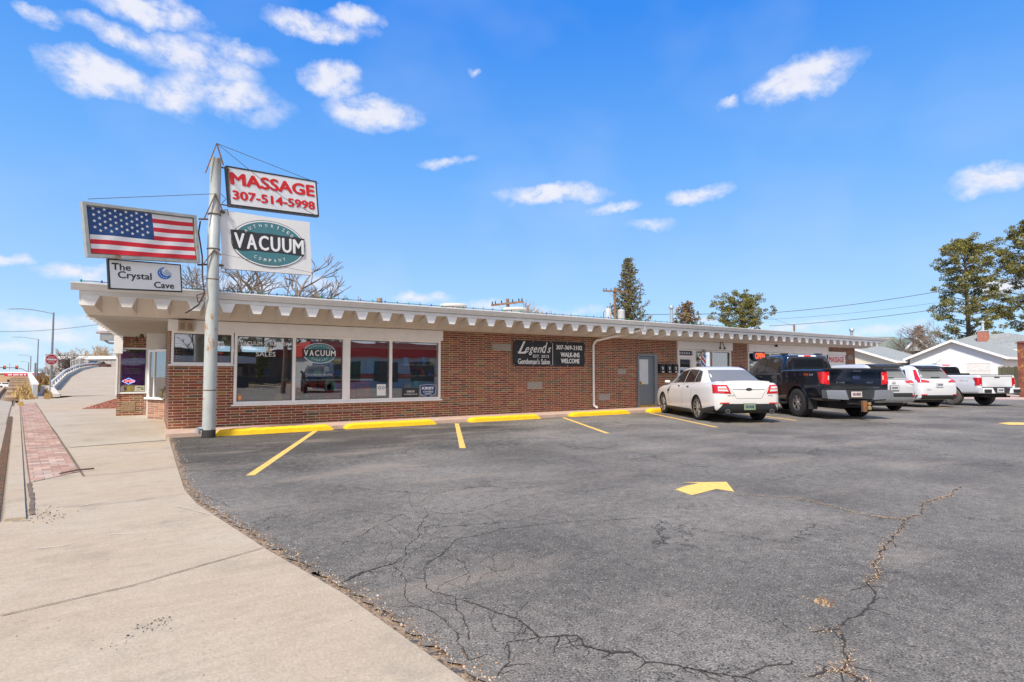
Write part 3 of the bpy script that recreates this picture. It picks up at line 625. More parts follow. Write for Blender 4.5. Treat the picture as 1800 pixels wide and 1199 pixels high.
# windows
def window(x0, x1, z0, z1, mull=(), y=15.1, fw=.065, proud=.03, name='window_frame', parent=None, mat=WHITE, gm_=None, sill=True):
    mb = MB(); yo, yi = y-proud, y+.09
    mb.box(x0, x0+fw, yo, yi, z0, z1); mb.box(x1-fw, x1, yo, yi, z0, z1)
    mb.box(x0+fw, x1-fw, yo, yi, z1-fw, z1); mb.box(x0+fw, x1-fw, yo, yi, z0, z0+fw)
    for m_, wd in mull: mb.box(m_-wd/2, m_+wd/2, yo+.003, yi, z0+fw, z1-fw)
    f = bp(mb, name, mat) if parent is None else mb.build(name, mat, parent)
    g = MB(); ed = [x0+fw]+[q for m_, wd in mull for q in (m_-wd/2, m_+wd/2)]+[x1-fw]
    for a, b in zip(ed[::2], ed[1::2]):
        g = MB(); g.add([(a, y+.05, z0+fw), (b, y+.05, z0+fw), (b, y+.05, z1-fw), (a, y+.05, z1-fw)], [(0, 1, 2, 3)]); p = g.build('pane', gm_ or GLASS, f)
    # thin dark gasket and inner metal frame
    s = MB()
    for a, b in zip(ed[::2], ed[1::2]):
        q = .018
        for bx in ((a, a+q, z0+fw, z1-fw), (b-q, b, z0+fw, z1-fw), (a+q, b-q, z1-fw-q, z1-fw), (a+q, b-q, z0+fw, z0+fw+q)): s.box(bx[0], bx[1], y+.03, y+.048, bx[2], bx[3])
    s.build('gasket', M('gasket', (.10, .10, .10), .5), f)
    return f
F1 = window(1.72, 7.36, .62, 2.385, [(3.13, .075), (4.50, .20), (5.78, .075)])
F0 = window(.39, 1.70, 1.60, 2.385, fw=.05)
mb = MB(); mb.box(1.68, 7.40, 15.03, 15.1, .575, .618); mb.box(.33, 1.715, 15.03, 15.1, 1.565, 1.598); bp(mb, 'window_sill', WHITE)
F2 = window(19.3, 21.8, .55, 2.42, [(20.52, .07)])
F3 = window(23.1, 30.15, .60, 2.42, [(24.9, .08), (26.6, .2), (28.4, .08)])
FC = window(-.88, -.09, .73, 2.25, y=22.1, fw=.05)
# shop doors
mb = MB(); mb.box(18.18, 18.26, 15.05, 15.2, .09, 2.42); mb.box(19.14, 19.295, 15.05, 15.2, .09, 2.42); mb.box(18.26, 19.14, 15.05, 15.2, 2.36, 2.42); mb.box(18.26, 19.14, 15.05, 15.2, 2.1, 2.16)
mb.use(WHITE); dr = bp(mb, 'shop_door', WHITE)
g = MB(); g.box(18.26, 18.36, 15.1, 15.15, .12, 2.1); g.box(19.04, 19.14, 15.1, 15.15, .12, 2.1); g.box(18.36, 19.04, 15.1, 15.15, .12, .3); g.box(18.36, 19.04, 15.1, 15.15, 2.0, 2.1); g.build('door_frame', TRIM, dr)
g = MB(); g.add([(18.36, 15.13, .3), (19.04, 15.13, .3), (19.04, 15.13, 2.0), (18.36, 15.13, 2.0)], [(0, 1, 2, 3)]); g.build('pane', GLASS, dr)
g = MB(); g.box(18.26, 19.14, 15.12, 15.14, 2.16, 2.36); text(g.use(PRINTW), '477 DEL RANGE', 18.7, 2.26, .7, .09, 15.115) if False else None; g.build('transom', M('transom_dark', (.05, .045, .09), .3), dr)
g = MB(); g.use(M('transom_print', (.6, .6, .62)))
for i in range(5): g.box(18.34+i*.15, 18.42+i*.15, 15.112, 15.119, 2.22, 2.3)
g.build('lettering', None, dr)
GREYD = M('door_grey', (.17, .205, .235), .5, var=.12, scale=5, stain=(.12, .15, .17), sscale=3, stretch=(6, 6, .6))
mb = MB(); mb.box(15.83, 15.90, 15.04, 15.25, .09, 2.17); mb.box(16.78, 16.92, 15.04, 15.25, .09, 2.17); mb.box(15.90, 16.78, 15.04, 15.25, 2.10, 2.17)
fr = bp(mb, 'door_frame', M('frame_grey', (.20, .235, .26), .5))
g = MB(); g.box(15.905, 16.775, 15.12, 15.165, .17, 2.095); d_ = g.build('door', GREYD, fr)
g = MB(); g.box(15.97, 16.46, 15.105, 15.119, .98, 1.96); g.build('door_window', M('frosted_glass', (.62, .66, .67), .25, var=.06, scale=2), fr)
g = MB(); g.box(15.90, 16.78, 15.06, 15.2, .085, .165); g.build('threshold', M('brass_sill', (.40, .27, .06), .5, .3, var=.3), fr)
g = MB(); g.tube((16.0, 15.10, 1.03), (16.0, 15.04, 1.03), .012); g.lathe([(.0, -.02), (.03, -.015), (.03, .015), (0, .02)], 12, (16.0, 15.04, 1.03), 'y'); g.box(15.96, 16.04, 15.098, 15.104, .96, 1.1); g.build('handle', M('brass', (.75, .42, .06), .3, .6), fr)
# stone infill blocks and brown patches in the brickwork
ST = M('grey_stone', (.34, .31, .27), .9, var=.25, scale=22, bump=.6, bscale=50)
for x0, x1, z0, z1 in [(9.23, 9.94, 2.14, 2.37), (10.6, 11.22, .88, 1.11), (13.81, 14.38, .40, .64), (14.8, 15.22, 1.37, 1.57), (8.0, 8.72, .40, .465), (3.4, 4.9, .335, .395), (.93, 1.35, 1.14, 1.195), (17.5, 18.0, 1.27, 1.32), (32.5, 33.0, 2.2, 2.45)]:
    g = MB(); g.box(x0, x1, 15.09, 15.1, z0, z1); bp(g, 'stone_block', ST if z1-z0 > .1 else M('brown_stone', (.27, .19, .14), .9, var=.3, scale=25))
g = MB(); g.box(-.76, -.40, 22.088, 22.1, .16, .46); bp(g, 'stone_block', M('tan_stone', (.30, .20, .12), .9, var=.3, scale=20))
# downspout
g = MB(); x = 14.86; pts = [(x, 13.78, 3.13), (x, 13.80, 3.0), (13.6, 14.98, 2.60), (13.52, 15.04, 2.45), (13.52, 15.04, .24), (13.60, 14.93, .15)]
for a, b in zip(pts, pts[1:]): g.tube(a, b, .042, .042, 8)
g.box(13.45, 13.59, 15.075, 15.1, 2.2, 2.23); g.box(13.45, 13.59, 15.075, 15.1, .6, .63)
bp(g, 'downspout', WHITE, True)
# angled display window by the corner entrance
g = MB(); a, b = Vector((-.05, 20.41, 0)), Vector((.45, 19.47, 0)); nv = Vector((-dd.y, dd.x, 0))
def sl_(g, t0, t1, z0, z1, o0=-.03, o1=.06):
    p, q = a+(b-a)*t0, a+(b-a)*t1; g.hexa([p+nv*o0+cU*z0, q+nv*o0+cU*z0, q+nv*o1+cU*z0, p+nv*o1+cU*z0, p+nv*o0+cU*z1, q+nv*o0+cU*z1, q+nv*o1+cU*z1, p+nv*o1+cU*z1])
sl_(g, 0, .07, .66, 2.13); sl_(g, .93, 1, .66, 2.13); sl_(g, .07, .93, 2.06, 2.13); sl_(g, -.06, 1.02, .60, .66, -.08); sl_(g, .30, .34, .66, 2.06)
fw_ = bp(g, 'window_frame', WHITE)
g = MB(); p, q = a+(b-a)*.07, a+(b-a)*.93; g.add([p+cU*.66, q+cU*.66, q+cU*2.06, p+cU*2.06], [(0, 1, 2, 3)]); g.build('pane', GLASS, fw_)
g = MB(); g.box(-.09, -.03, 20.4, 22.1, .0, .72); g.box(-.09, -.03, 20.4, 22.1, 2.2, 2.68); g.box(-.09, -.03, 20.4, 20.5, .72, 2.2); g.box(-.95, -.9, 22.02, 22.1, .7, 2.28); bp(g, 'corner_post', TRIM)
g = MB(); g.box(-1.02, -.78, 21.9, 22.0, 2.05, 2.69); bp(g, 'fascia', WHITE)
# interiors
INT = M('interior_grey', (.20, .205, .205), .8, var=.1); INTF = M('interior_floor', (.13, .10, .08), .5, var=.2, scale=3); INR = M('interior_red', (.55, .05, .04), .6)
g = MB(); g.use(INTF).box(.6, 11.2, 15.36, 21, .05, .1); g.use(INT).box(.6, 11.2, 21, 21.1, .1, 2.15); g.use(INR).box(3.6, 11.2, 20.9, 21, 1.95, 2.4); g.use(INT).box(11.1, 11.2, 15.36, 21, .1, 2.8); g.use(INT).box(.62, .68, 15.36, 19.35, .1, 2.8)
g.use(M('interior_ceiling', (.30, .30, .30), .8)).box(.6, 11.2, 15.36, 21.1, 2.62, 2.68); g.use(INR).box(3.7, 6.6, 19.2, 19.5, .1, 1.15); g.use(WHITE).box(3.65, 6.65, 19.15, 19.55, 1.15, 1.2)
bp(g, 'shop_interior')
for x0, y0 in ((4.4, 16.6), (6.6, 17.9), (8.4, 17.0)):
    g = MB(); g.box(x0, x0+1.3, y0, y0+.09, 2.575, 2.61); bp(g, 'ceiling_light', M('tube_lit', (.9, .9, .8), .5, emit=(1, .97, .82), est=12.0))
g = MB(); g.use(INTF).box(18.0, 33, 15.36, 21, .02, .08); g.use(M('interior_dark', (.06, .06, .06), .8)).box(18.0, 33, 21, 21.1, .1, 2.8); g.box(22.3, 22.4, 15.36, 21, .1, 2.8); g.box(18.0, 33, 15.36, 21, 2.7, 2.76); g.box(17.9, 18, 15.36, 21, .1, 2.8); g.box(32.8, 32.9, 15.36, 21, .1, 2.8)
bp(g, 'salon_interior')
g = MB(); g.use(INT).box(-.7, 1.6, 24.2, 24.3, 0, 2.7); g.box(.62, 1.6, 19.6, 24.2, 0, 2.7); g.box(-.05, 1.6, 22.3, 24.2, .02, .06); g.use(INT).box(-.7, 1.6, 20.6, 24.2, 2.69, 2.73); bp(g, 'corner_interior')
# blinds/curtain in the right-hand shop
g = MB(); n = 60; vs = []
for i in range(n+1):
    x = 23.2+6.9*i/n; yy = 15.3+.03*math.sin(i*1.9); vs += [(x, yy, .7), (x, yy, 2.35)]
g.add(vs, [(2*i, 2*i+2, 2*i+3, 2*i+1) for i in range(n)]); bp(g, 'curtain', M('pale_curtain', (.55, .60, .58), .9, var=.1))
# roof fittings
def onroof(px, py, y): return FY(px, py, y)
p = onroof(797, 540, 17.5)
for px_, wpx in ((797, 36), (905, 38)):
    p = FY(px_, 541 if px_ < 850 else 547, 18.0); r = .5
    g = MB(); g.lathe([(r*.9, -.5), (r*.9, -.02), (r, 0), (r, .05), (r*.93, .09), (r*.4, .13), (0, .14)], 28); o = g.build('roof_vent', M('vent_cream', (.62, .58, .50), .6), None, True); o.location = (p.x, p.y, p.z+.02)
    tag(o, 'cream round roof fan, ' + ('left one behind the gutter' if px_ < 850 else 'next to the crossarm of the leaning pole'), 'roof vent', 'round fans on the flat roof')
def pipe(px, py_top, y, r, lab, cap=True, mat=STEELG, zb=3.2):
    p = FY(px, py_top, y); g = MB(); g.tube((0, 0, 0), (0, 0, p.z-zb-.12), r, r, 12)
    if cap: g.lathe([(r*.8, p.z-zb-.16), (r*1.7, p.z-zb-.14), (r*1.7, p.z-zb-.03), (r*1.5, p.z-zb)], 14)
    o = g.build('vent_pipe', mat, None, True); o.location = (p.x, p.y, zb); tag(o, lab, 'vent pipe')
pipe(1180, 538, 21, .09, 'tall silver flue pipe on the roof left of the stubby spruce'); pipe(667, 524, 15.4, .05, 'short brown capped pipe above the gutter', mat=M('vent_brown', (.25, .2, .15), .7)); pipe(629.5, 514, 16, .022, 'thin bare grey pipe on the roof above the wide window', False)
pipe(1497, 578, 17, .09, 'small flue near the far end of the roof')
# string lights on the gutter
T = thing('string_lights', 'string of coloured holiday bulbs along the gutter', 'string lights', (0, 13.7, 3.2))
g = MB(); P = []
random.seed(9)
for i in range(131):
    x = -1.2+i*.165; P.append((x, random.uniform(-.012, .012), .018+.0052*x+.012*abs(math.sin(i*1.7))))
g.path(P, .009, 4); g.build('cable', M('wire_green', (.02, .05, .045), .6), T)
bc = [M('bulb_teal', (.02, .32, .28), .25), M('bulb_blue', (.03, .09, .42), .25), M('bulb_green', (.02, .25, .08), .25), M('bulb_violet', (.13, .10, .30), .25)]
for i in range(0, 131, 2):
    g = MB(); g.lathe([(.006, -.02), (.016, 0), (.02, .02), (.012, .045), (0, .055)], 8, (P[i][0], P[i][1]-.01, P[i][2]-.01)); g.build('bulb', bc[(i//2*7) % 4 if i % 3 else 0], T, True)
# ------------------------------------------------------------------ fixtures on the wall
o = thing('wall_speaker', 'beige speaker box fixed under the eave beside the sign pole', 'speaker', (.67, 14.98, 2.50), (0, 0, R(0)))
CREAM = M('beige_metal', (.42, .32, .22), .6)
g = MB(); g.box(-.16, .16, -.12, 0, -.12, .13); g.build('housing', CREAM, o)
for dx in (-.075, .075):
    g = MB()
    for k in range(6): g.box(dx-.045, dx+.045, -.128, -.12, -.075+k*.025, -.063+k*.025)
    g.build('grille', M('beige_dark', (.22, .15, .09), .7), o)
def bell_light(loc, lab, n, mat, rz=0., s=1.):
    o = thing('floodlight', lab, 'floodlight', loc, (0, 0, rz))
    g = MB(); g.lathe([(.05*s, 0), (.05*s, .02*s)], 12); g.build('mount', mat, o, True)
    for k in range(n):
        dx = (k-(n-1)/2)*.19*s; g = MB(); g.path([(0, 0, .0), (dx*.5, -.02, .06*s), (dx, -.06*s, 0), (dx, -.08*s, -.04*s)], .014*s, 6)
        g.lathe([(.03*s, -.03*s), (.045*s, -.08*s), (.06*s, -.17*s), (.075*s, -.24*s), (.065*s, -.24*s)], 14, (dx, -.08*s, 0)); g.build('lamp_head', mat, o, True)
    return o
BZ = M('bronze_metal', (.13, .095, .06), .5, .4)
p = FY(253, 588, 20.9); bell_light((p.x, 20.9, p.z+.12), 'pair of brown bell lamps over the corner entrance', 2, BZ, .4, 1.0)
p = FY(240, 596, 21.9); bell_light((p.x, 21.95, p.z+.1), 'single brown bell lamp on the brick above the purple window', 1, BZ, 0, .8)
p = FY(1268, 606, 14.9); o = thing('wall_light', 'dark twin-arm lamp on the white panel above the barber shop', 'wall light', (p.x, 14.98, p.z))
for dx in (-.12, .1):
    g = MB(); g.path([(0, 0, .12), (dx*.4, -.08, .14), (dx*1.4, -.14, -.12)], .02, 6); g.lathe([(.02, -.1), (.05, -.16), (.055, -.2)], 10, (dx*1.4, -.14, 0)); g.build('lamp_head', BZ, o, True)
p = FY(1363, 607, 14.98); o = MB(); o.lathe([(.03, 0), (.06, -.05), (.07, -.12), (.05, -.14)], 12); o = o.build('dome_camera', BLKPL, None, True); o.location = (p.x, 14.93, p.z+.06); tag(o, 'small black dome camera on the white header', 'camera')
p = FY(1478, 612, 14.9); o = thing('security_camera', 'white security cameras near the red lettering at the far end', 'camera', (p.x, 14.95, p.z+.15))
g = MB(); g.tube((-.12, 0, 0), (-.32, -.2, -.08), .06, .06, 10); g.build('camera_head', WHITE, o, True); g = MB(); g.tube((.1, 0, 0), (.2, -.25, -.02), .07, .07, 10); g.build('camera_head', WHITE, o, True); g = MB(); g.tube((.2, -.25, -.02), (.205, -.265, -.021), .055, .055, 10); g.build('lens', BLKPL, o)
g = MB(); g.box(-.2, .2, -.03, .05, -.03, .06); g.build('mount', BLKPL, o)
for i, x0 in enumerate((17.03, 17.44, 17.83)):
    o = thing('mailbox', ['left', 'middle', 'right'][i]+' black mailbox of the three beside the grey door', 'mailbox', (x0, 15.1, 1.42), group='black mailboxes on the brick wall')
    g = MB(); g.box(0, .30, -.11, 0, 0, .35); g.build('box', BLKPL, o); g = MB(); g.prism([(0, -.125, .29), (0, -.125, .31), (0, 0, .375), (0, 0, .352)], (.30, 0, 0)); g.build('lid', BLKPL, o)
    g = MB(); g.use(PRINTW); g.box(.10, .2, -.115, -.1105, .22, .25); g.box(.13, .19, -.115, -.1105, .14, .20); g.box(.11, .24, -.115, -.1105, .03, .07); g.build('lettering', None, o)
# barber pole
o = thing('barber_pole', 'red, white and blue barber pole by the salon door', 'barber pole', (19.62, 14.9, 1.45))
g = MB(); g.lathe([(.10, .0), (.12, .03), (.10, .08), (.1, .82), (.12, .86), (.11, .90), (.06, .97), (0, 1.0)], 20); g.box(-.03, .03, 0, .2, .4, .46); g.build('housing', CHROME, o, True)
g = MB(); n = 24; rows = 24; vs = []
for j in range(rows+1):
    for i in range(n):
        t = 2*math.pi*i/n; vs.append((.108*math.cos(t), .108*math.sin(t), .12+.66*j/rows))
g.v = vs; mats = [REDP, PRINTW, M('blue_print', (.02, .10, .50), .4), PRINTW]
for m_ in mats: g.use(m_)
for j in range(rows):
    for i in range(n):
        k = int(((i/n*8+j/rows*6) % 4)); g.f.append((j*n+i, j*n+(i+1) % n, (j+1)*n+(i+1) % n, (j+1)*n+i)); g.m.append(g.mats.index(mats[k]))
g.build('striped_cylinder', None, o, True)
# OPEN neon + poster in right shops
def neon_open(loc, rz, s, lab, oval=True):
    o = thing('open_sign', lab, 'sign', loc, (0, 0, rz))
    g = MB(); g.prism([(p_[0], 0, p_[2]) for p_ in ellipse(0, 0, .48*s, .24*s, 0, 28)], (0, .03, 0)); g.build('backing', M('neon_back', (.03, .05, .12), .4), o)
    g = MB(); text(g, 'OPEN', 0, 0, .7*s, .25*s, -.012, .02); g.build('neon_tube', M('neon_red', (1, .1, .03), .4, emit=(1, .12, .03), est=1.3), o)
    return o
p = FY(1333, 624, 15.02); neon_open((23.95, 15.03, 2.24), 0, 1.1, 'lit red oval OPEN sign in the window behind the dark pickup')
o = thing('window_poster', 'white panel with red lettering near the far end of the shops', 'sign', (30.25, 15.03, 1.3))
g = MB(); g.box(0, 1.8, 0, .03, 0, 1.12); g.build('panel', WHITE, o); g = MB(); fat(g.use(REDP), 'MASSAGE', .85, .88, 1.6, .3, -.005, .012); g.build('lettering', None, o)
o = thing('window_poster', 'green and grey poster inside the salon window', 'poster', (20.65, 15.22, .8)); g = MB(); g.use(M('poster_green', (.05, .16, .03), .6, var=.5, scale=5, stain=(.25, .25, .24), sscale=3, sth=.5)).box(0, 1.0, 0, .01, 0, 1.5); g.build('sheet', None, o)
o = thing('wall_banner', 'black salon banner with white script on the brick wall', 'banner', (10.01, 15.07, 1.65))
BAN = M('black_vinyl', (.012, .012, .014), .38, var=.2, scale=3, bump=.25, bscale=3)
g = MB(); nx, nz_ = 40, 12; vs = []
for j in range(nz_+1):
    for i in range(nx+1):
        u, v = i/nx, j/nz_; vs.append((3.12*u+.006*math.sin(v*9), -.012*math.sin(u*17+v*3)-.008*math.sin(v*11+u*5), .86*v+.012*u-.010*math.sin(math.pi*u)*(1 if j == nz_ else 0)))
g.add(vs, [(j*(nx+1)+i, j*(nx+1)+i+1, (j+1)*(nx+1)+i+1, (j+1)*(nx+1)+i) for j in range(nz_) for i in range(nx)])
b0 = len(g.v); g.build('banner_cloth', BAN, o, True)
g = MB(); g.use(PRINTW); Y = -.026
for ch, cx, wd, hh, zz in (('L', .34, .34, .42, .62), ('e', .55, .17, .19, .545), ('g', .72, .20, .28, .505), ('e', .89, .17, .19, .55), ('n', 1.07, .21, .19, .55), ('d', 1.29, .24, .38, .64), ('s', 1.48, .17, .19, .555)): fat(g, ch, cx, zz, wd, hh, Y, .006, .45)
text(g, 'EST. 2015', 1.13, .335, .68, .10, Y, .012); fat(g, "Gentleman's Salon", .84, .155, 1.34, .19, Y, .006)
g.box(1.625, 1.64, Y, Y+.004, .04, .80); fat(g, '307-369-2102', 2.38, .665, 1.2, .16, Y, .010); fat(g, 'WALK-INS', 2.42, .41, .88, .17, Y, .011); fat(g, 'WELCOME', 2.42, .19, .86, .17, Y, .011)
g.path([(.16, Y, .47), (.22, Y, .43), (.35, Y, .455), (.5, Y, .50)], .012, 5)
g.build('lettering', None, o)
g = MB()
for x_ in (.03, .8, 1.56, 2.3, 3.09):
    for z_ in (.03, .83): g.lathe([(.016, -.03), (.016, -.012)], 10, (x_, 0, z_), 'y')
g.build('grommet', STEELG, o)
# window stickers
def sticker(name, lab, cat, x, z, y=15.138): return thing(name, lab, cat, (x, y, z))
def logo(o, w_, h_, full=True, y=-.004, tilt=0):
    g = MB(); g.use(PRINTW if not full else INK).poly(ellipse(0, 0, .46*w_, .46*h_, y)); g.use(PRINTW).poly(ellipse(0, 0, .45*w_, .45*h_, y-.002)); g.use(TEAL).poly(ellipse(0, 0, .437*w_, .435*h_, y-.004))
    g.use(INK).poly([(-.455*w_, y-.006, -.17*h_+.0), (.455*w_, y-.006, -.17*h_), (.48*w_, y-.006, .17*h_), (-.475*w_, y-.006, .19*h_)])
    e = g.build('emblem', None, o)
    g = MB(); g.use(PRINTW)
    for i, ch in enumerate('VACUUM'): fat(g, ch, (-.375+.15*i)*w_, 0.005*h_, .125*w_*(1.1 if ch == 'M' else .96), .265*h_, y-.010, .006)
    arc_text(g, 'AUTHORIZED', 0, .02*h_, .335*w_, .325*h_, 147, 33, .07*h_, .030*w_, y-.010, .004); arc_text(g, 'COMPANY', 0, .02*h_, .33*w_, .34*h_, 232, 308, .075*h_, .036*w_, y-.010, .015, False)
    g.build('lettering', None, o)
p = FY(562, 621, 15.138); o = sticker('window_decal', 'oval teal and black vacuum shop decal on the window', 'decal', p.x, p.z); logo(o, .95, .60, False)
o = sticker('window_lettering', 'white repair and sales lettering on the leftmost large pane', 'lettering', 2.42, 2.02)
g = MB(); g.use(PRINTW); text(g, 'VACUUM', -.32, .13, .52, .10, -.004, .0); text(g, 'REPAIR', .36, .13, .46, .10, -.004, .0); text(g, '&', .03, .0, .09, .10); text(g, 'SALES', .03, -.14, .46, .12, -.004, .0); g.build('print', None, o)
o = sticker('window_decal', 'small orange shield sticker in the lower corner of the window', 'decal', 1.87, .77); g = MB(); g.use(M('orange_print', (.85, .25, .03), .5)).poly([(-.05, -.003, .06), (0, -.003, .075), (.05, -.003, .06), (.045, -.003, -.02), (0, -.003, -.07), (-.045, -.003, -.02)]); g.use(PRINTW).poly([(-.02, -.005, .03), (.02, -.005, .03), (0, -.005, -.03)]); g.build('shield', None, o)
o = sticker('window_decal', 'blue shield-shaped service decal in the right-hand pane', 'decal', 6.98, .86)
g = MB(); sp = [(-.26, .17), (0, .20), (.26, .17), (.24, -.07), (.10, -.14), (0, -.165), (-.10, -.14), (-.24, -.07)]
g.use(PRINTW).poly([(x*1.05, -.003, z*1.05) for x, z in sp]); g.use(M('navy_print', (.015, .055, .17), .4)).poly([(x, -.005, z) for x, z in sp]); g.use(PRINTW); fat(g, 'KIRBY', 0, .09, .40, .085, -.008, .006); text(g, 'AUTHORIZED', 0, -.015, .34, .055, -.008, .01); text(g, 'SERVICE', 0, -.085, .22, .05, -.008, .01); g.build('shield', None, o)
o = sticker('window_decal', 'black rectangular dealer decal left of the blue shield', 'decal', 6.42, .82)
g = MB(); g.use(INK).box(-.26, .26, -.006, -.003, -.14, .14); g.use(PRINTW); text(g, 'ORECK', 0, .04, .26, .055, -.009, .02); text(g, 'AUTHORIZED DEALER', 0, -.04, .42, .035, -.009, .005); g.build('print', None, o)
o = sticker('window_decal', 'white paper notice with two blue round marks in the window', 'notice', 5.52, .92)
g = MB(); g.use(PRINTW).box(-.13, .13, -.006, -.003, -.16, .16); g.use(M('navy_print', (.02, .06, .2))); [g.poly(ellipse(dx, .06, .045, .045, -.008, 16)) for dx in (-.05, .06)]; g.use(PRINTW); [g.poly(ellipse(dx, .06, .028, .028, -.010, 16)) for dx in (-.05, .06)]; g.build('sheet', None, o)
o = sticker('window_lettering', 'white OPEN lettering on the small corner window', 'lettering', 1.30, 2.10); g = MB(); g.use(INK).box(-.05, .12, -.003, -.002, .08, .25); g.use(PRINTW); text(g, 'OPEN', 0, 0, .36, .16, -.004, .0); g.build('print', None, o)
o = sticker('window_lettering', 'red opening hours on the small corner window', 'lettering', 1.33, 1.78); g = MB(); g.use(M('pink_print', (.7, .12, .12))); [g.box(-.15, .15, -.004, -.002, .1, .115)]; [g.box(x_, x_+.05, -.004, -.002, .05-k*.04, .058-k*.04) for k in range(5) for x_ in (-.12, .07)]; g.build('print', None, o)
# things inside the vacuum shop window
o = thing('cafe_chair', 'black wire-backed chair standing inside the right window', 'chair', (5.05, 15.9, .1)); CH = M('chair_iron', (.02, .02, .02), .4)
g = MB(); g.path([(0, 0, 0), (-.0, 0, .45), (-.02, .02, .95), (.40, .02, .95), (.38, 0, .45), (.38, 0, 0)], .014); g.path([(.03, .01, .9), (.33, .01, .55)], .008); g.path([(.33, .01, .9), (.03, .01, .55)], .008); g.build('backrest', CH, o)
g = MB(); g.box(0, .38, 0, .4, .44, .47); g.build('seat', CH, o)
for x_ in (.02, .36): g = MB(); g.tube((x_, .38, .44), (x_, .4, 0), .012); g.build('leg', CH, o)
for i, (x_, y_, c, lab) in enumerate([(2.95, 16.0, (.6, .42, .02), 'yellow mop bucket vacuum behind the leftmost pane'), (4.75, 16.0, (.35, .02, .03), 'red upright vacuum cleaner left of the wire chair'), (3.9, 16.6, (.05, .2, .1), 'green upright vacuum under the oval decal'), (4.15, 16.3, (.02, .02, .02), 'black upright vacuum inside beside the thick mullion'), (6.4, 16.5, (.03, .03, .05), 'dark upright vacuum behind the black decal')]):
    o = thing('vacuum_cleaner', lab, 'vacuum cleaner', (x_, y_, .1), (0, 0, i*.7), group='vacuum cleaners on the shop floor'); m_ = M('vac_%d' % i, c, .35)
    g = MB(); g.prism([(-.16, -.15, .0), (-.16, .15, 0), (-.13, .15, .12), (-.13, -.1, .09)], (.3, 0, 0)); g.build('floor_head', BLKPL, o)
    g = MB(); g.lathe([(.07, .1), (.10, .2), (.10, .62), (.06, .72)], 14, (0, .12, 0)); g.build('body', m_, o, True); g = MB(); g.path([(0, .12, .7), (0, .14, 1.1), (0, .06, 1.18), (0, .0, 1.1)], .016); g.build('handle', BLKPL, o)
for i, (x_, z_, w_, h_, c) in enumerate([(4.9, 1.5, .7, .45, (.03, .03, .03)), (6.1, 1.35, .8, .6, (.05, .12, .05)), (7.0, 1.4, .5, .6, (.03, .16, .25)), (3.0, 1.4, .6, .5, (.2, .2, .2)), (8.4, 1.5, .6, .6, (.3, .05, .04))]):
    o = tag(MB().box(x_, x_+w_, 20.85, 20.89, z_, z_+h_).build('wall_picture', M('pic_%d' % i, c, .4, var=.5, scale=5)), ['black', 'green framed', 'blue', 'grey', 'red'][i]+' display board on the back wall of the shop', 'display board')
random.seed(15)
for i, (x0_, y0_, w_) in enumerate([(1.9, 18.2, 1.3), (4.0, 17.6, 1.2), (7.6, 18.6, 1.6)]):
    o = thing('display_shelf', ['dark shelf of small boxes behind the leftmost pane', 'shelf of coloured boxes behind the oval decal', 'shelf of boxes deep behind the right-hand pane'][i], 'shelf', (x0_, y0_, .1), group='stocked shelves in the shop')
    for z_ in (.3, .75, 1.2, 1.6): g = MB(); g.box(0, w_, 0, .35, z_, z_+.03); g.build('shelf_board', M('shelf_grey', (.3, .3, .3), .6), o)
    for k in range(16):
        z_ = random.choice((.33, .78, 1.23, 1.63)); x_ = random.uniform(0, w_-.25); g = MB(); g.box(x_, x_+random.uniform(.1, .24), .03, .25, z_, z_+random.uniform(.12, .3)); g.build('box', M('box_%d' % (k % 6), [(.5, .05, .05), (.05, .12, .4), (.6, .6, .58), (.5, .35, .05), (.04, .04, .05), (.1, .3, .15)][k % 6], .5), o)
# crystal shop window
o = thing('curtain', 'purple curtain with white lettering in the corner window', 'curtain', (-.8, 22.19, .78))
g = MB(); n = 40; vs = []
for i in range(n+1):
    x = .68*i/n; yy = .012*math.sin(i*1.3)+.008*math.sin(i*2.9); vs += [(x, yy, .0), (x, yy, 1.36-.06*(1-i/n)+.04*math.sin(i*.2))]
g.add(vs, [(2*i, 2*i+2, 2*i+3, 2*i+1) for i in range(n)]); g.build('cloth', M('purple_cloth', (.62, .16, .64), .8, var=.35, scale=8), o, True)
g = MB(); g.use(PRINTW); fat(g, 'The', .34, 1.14, .15, .10, -.03, .004, .3); fat(g, 'Crystal  Cave', .35, 1.0, .56, .12, -.03, .004, .3)
for k, s_ in enumerate(('Tarot Reading', 'Rune Reading', 'Weekly Classes')): fat(g, s_, .29, .77-k*.075, .42, .058, -.03, .003, .1)
g.build('lettering', None, o)
o = thing('open_sign', 'pink neon OPEN sign with blue border in the purple window', 'sign', (-.60, 22.145, 1.14)); g = MB(); g.use(M('neon_blue', (.2, .5, 1), emit=(.2, .5, 1), est=1.0)); pp = [(-.18, .0), (0, .1), (.18, 0), (0, -.1)]
g.path([(x, 0, z) for x, z in pp+[pp[0]]], .008); g.build('border', None, o); g = MB(); text(g, 'OPEN', 0, 0, .30, .09, -.01, .02); g.build('neon_tube', M('neon_pink', (1, .15, .15), .4, emit=(1, .2, .2), est=1.3), o)
o = tag(MB().use(M('card_gold', (.30, .22, .05), .6, var=.5, scale=20, stain=(.05, .03, .03), sscale=12, sth=.5)).box(-.72, -.46, 22.14, 22.145, .79, 1.0).build('window_card'), 'patterned gold card at the foot of the purple curtain', 'card')
g = MB(); g.use(M('card_cream', (.5, .47, .33), .6)).box(-.43, -.13, 22.14, 22.145, .79, .99); g.use(INK); text(g, 'SMILE!', -.28, .93, .18, .04, 22.137, .01); g.box(-.25, -.18, 22.136, 22.139, .85, .89); g.box(-.38, -.29, 22.136, 22.139, .84, .845); tag(g.build('window_card'), 'cream SMILE card at the right foot of the purple curtain', 'card')
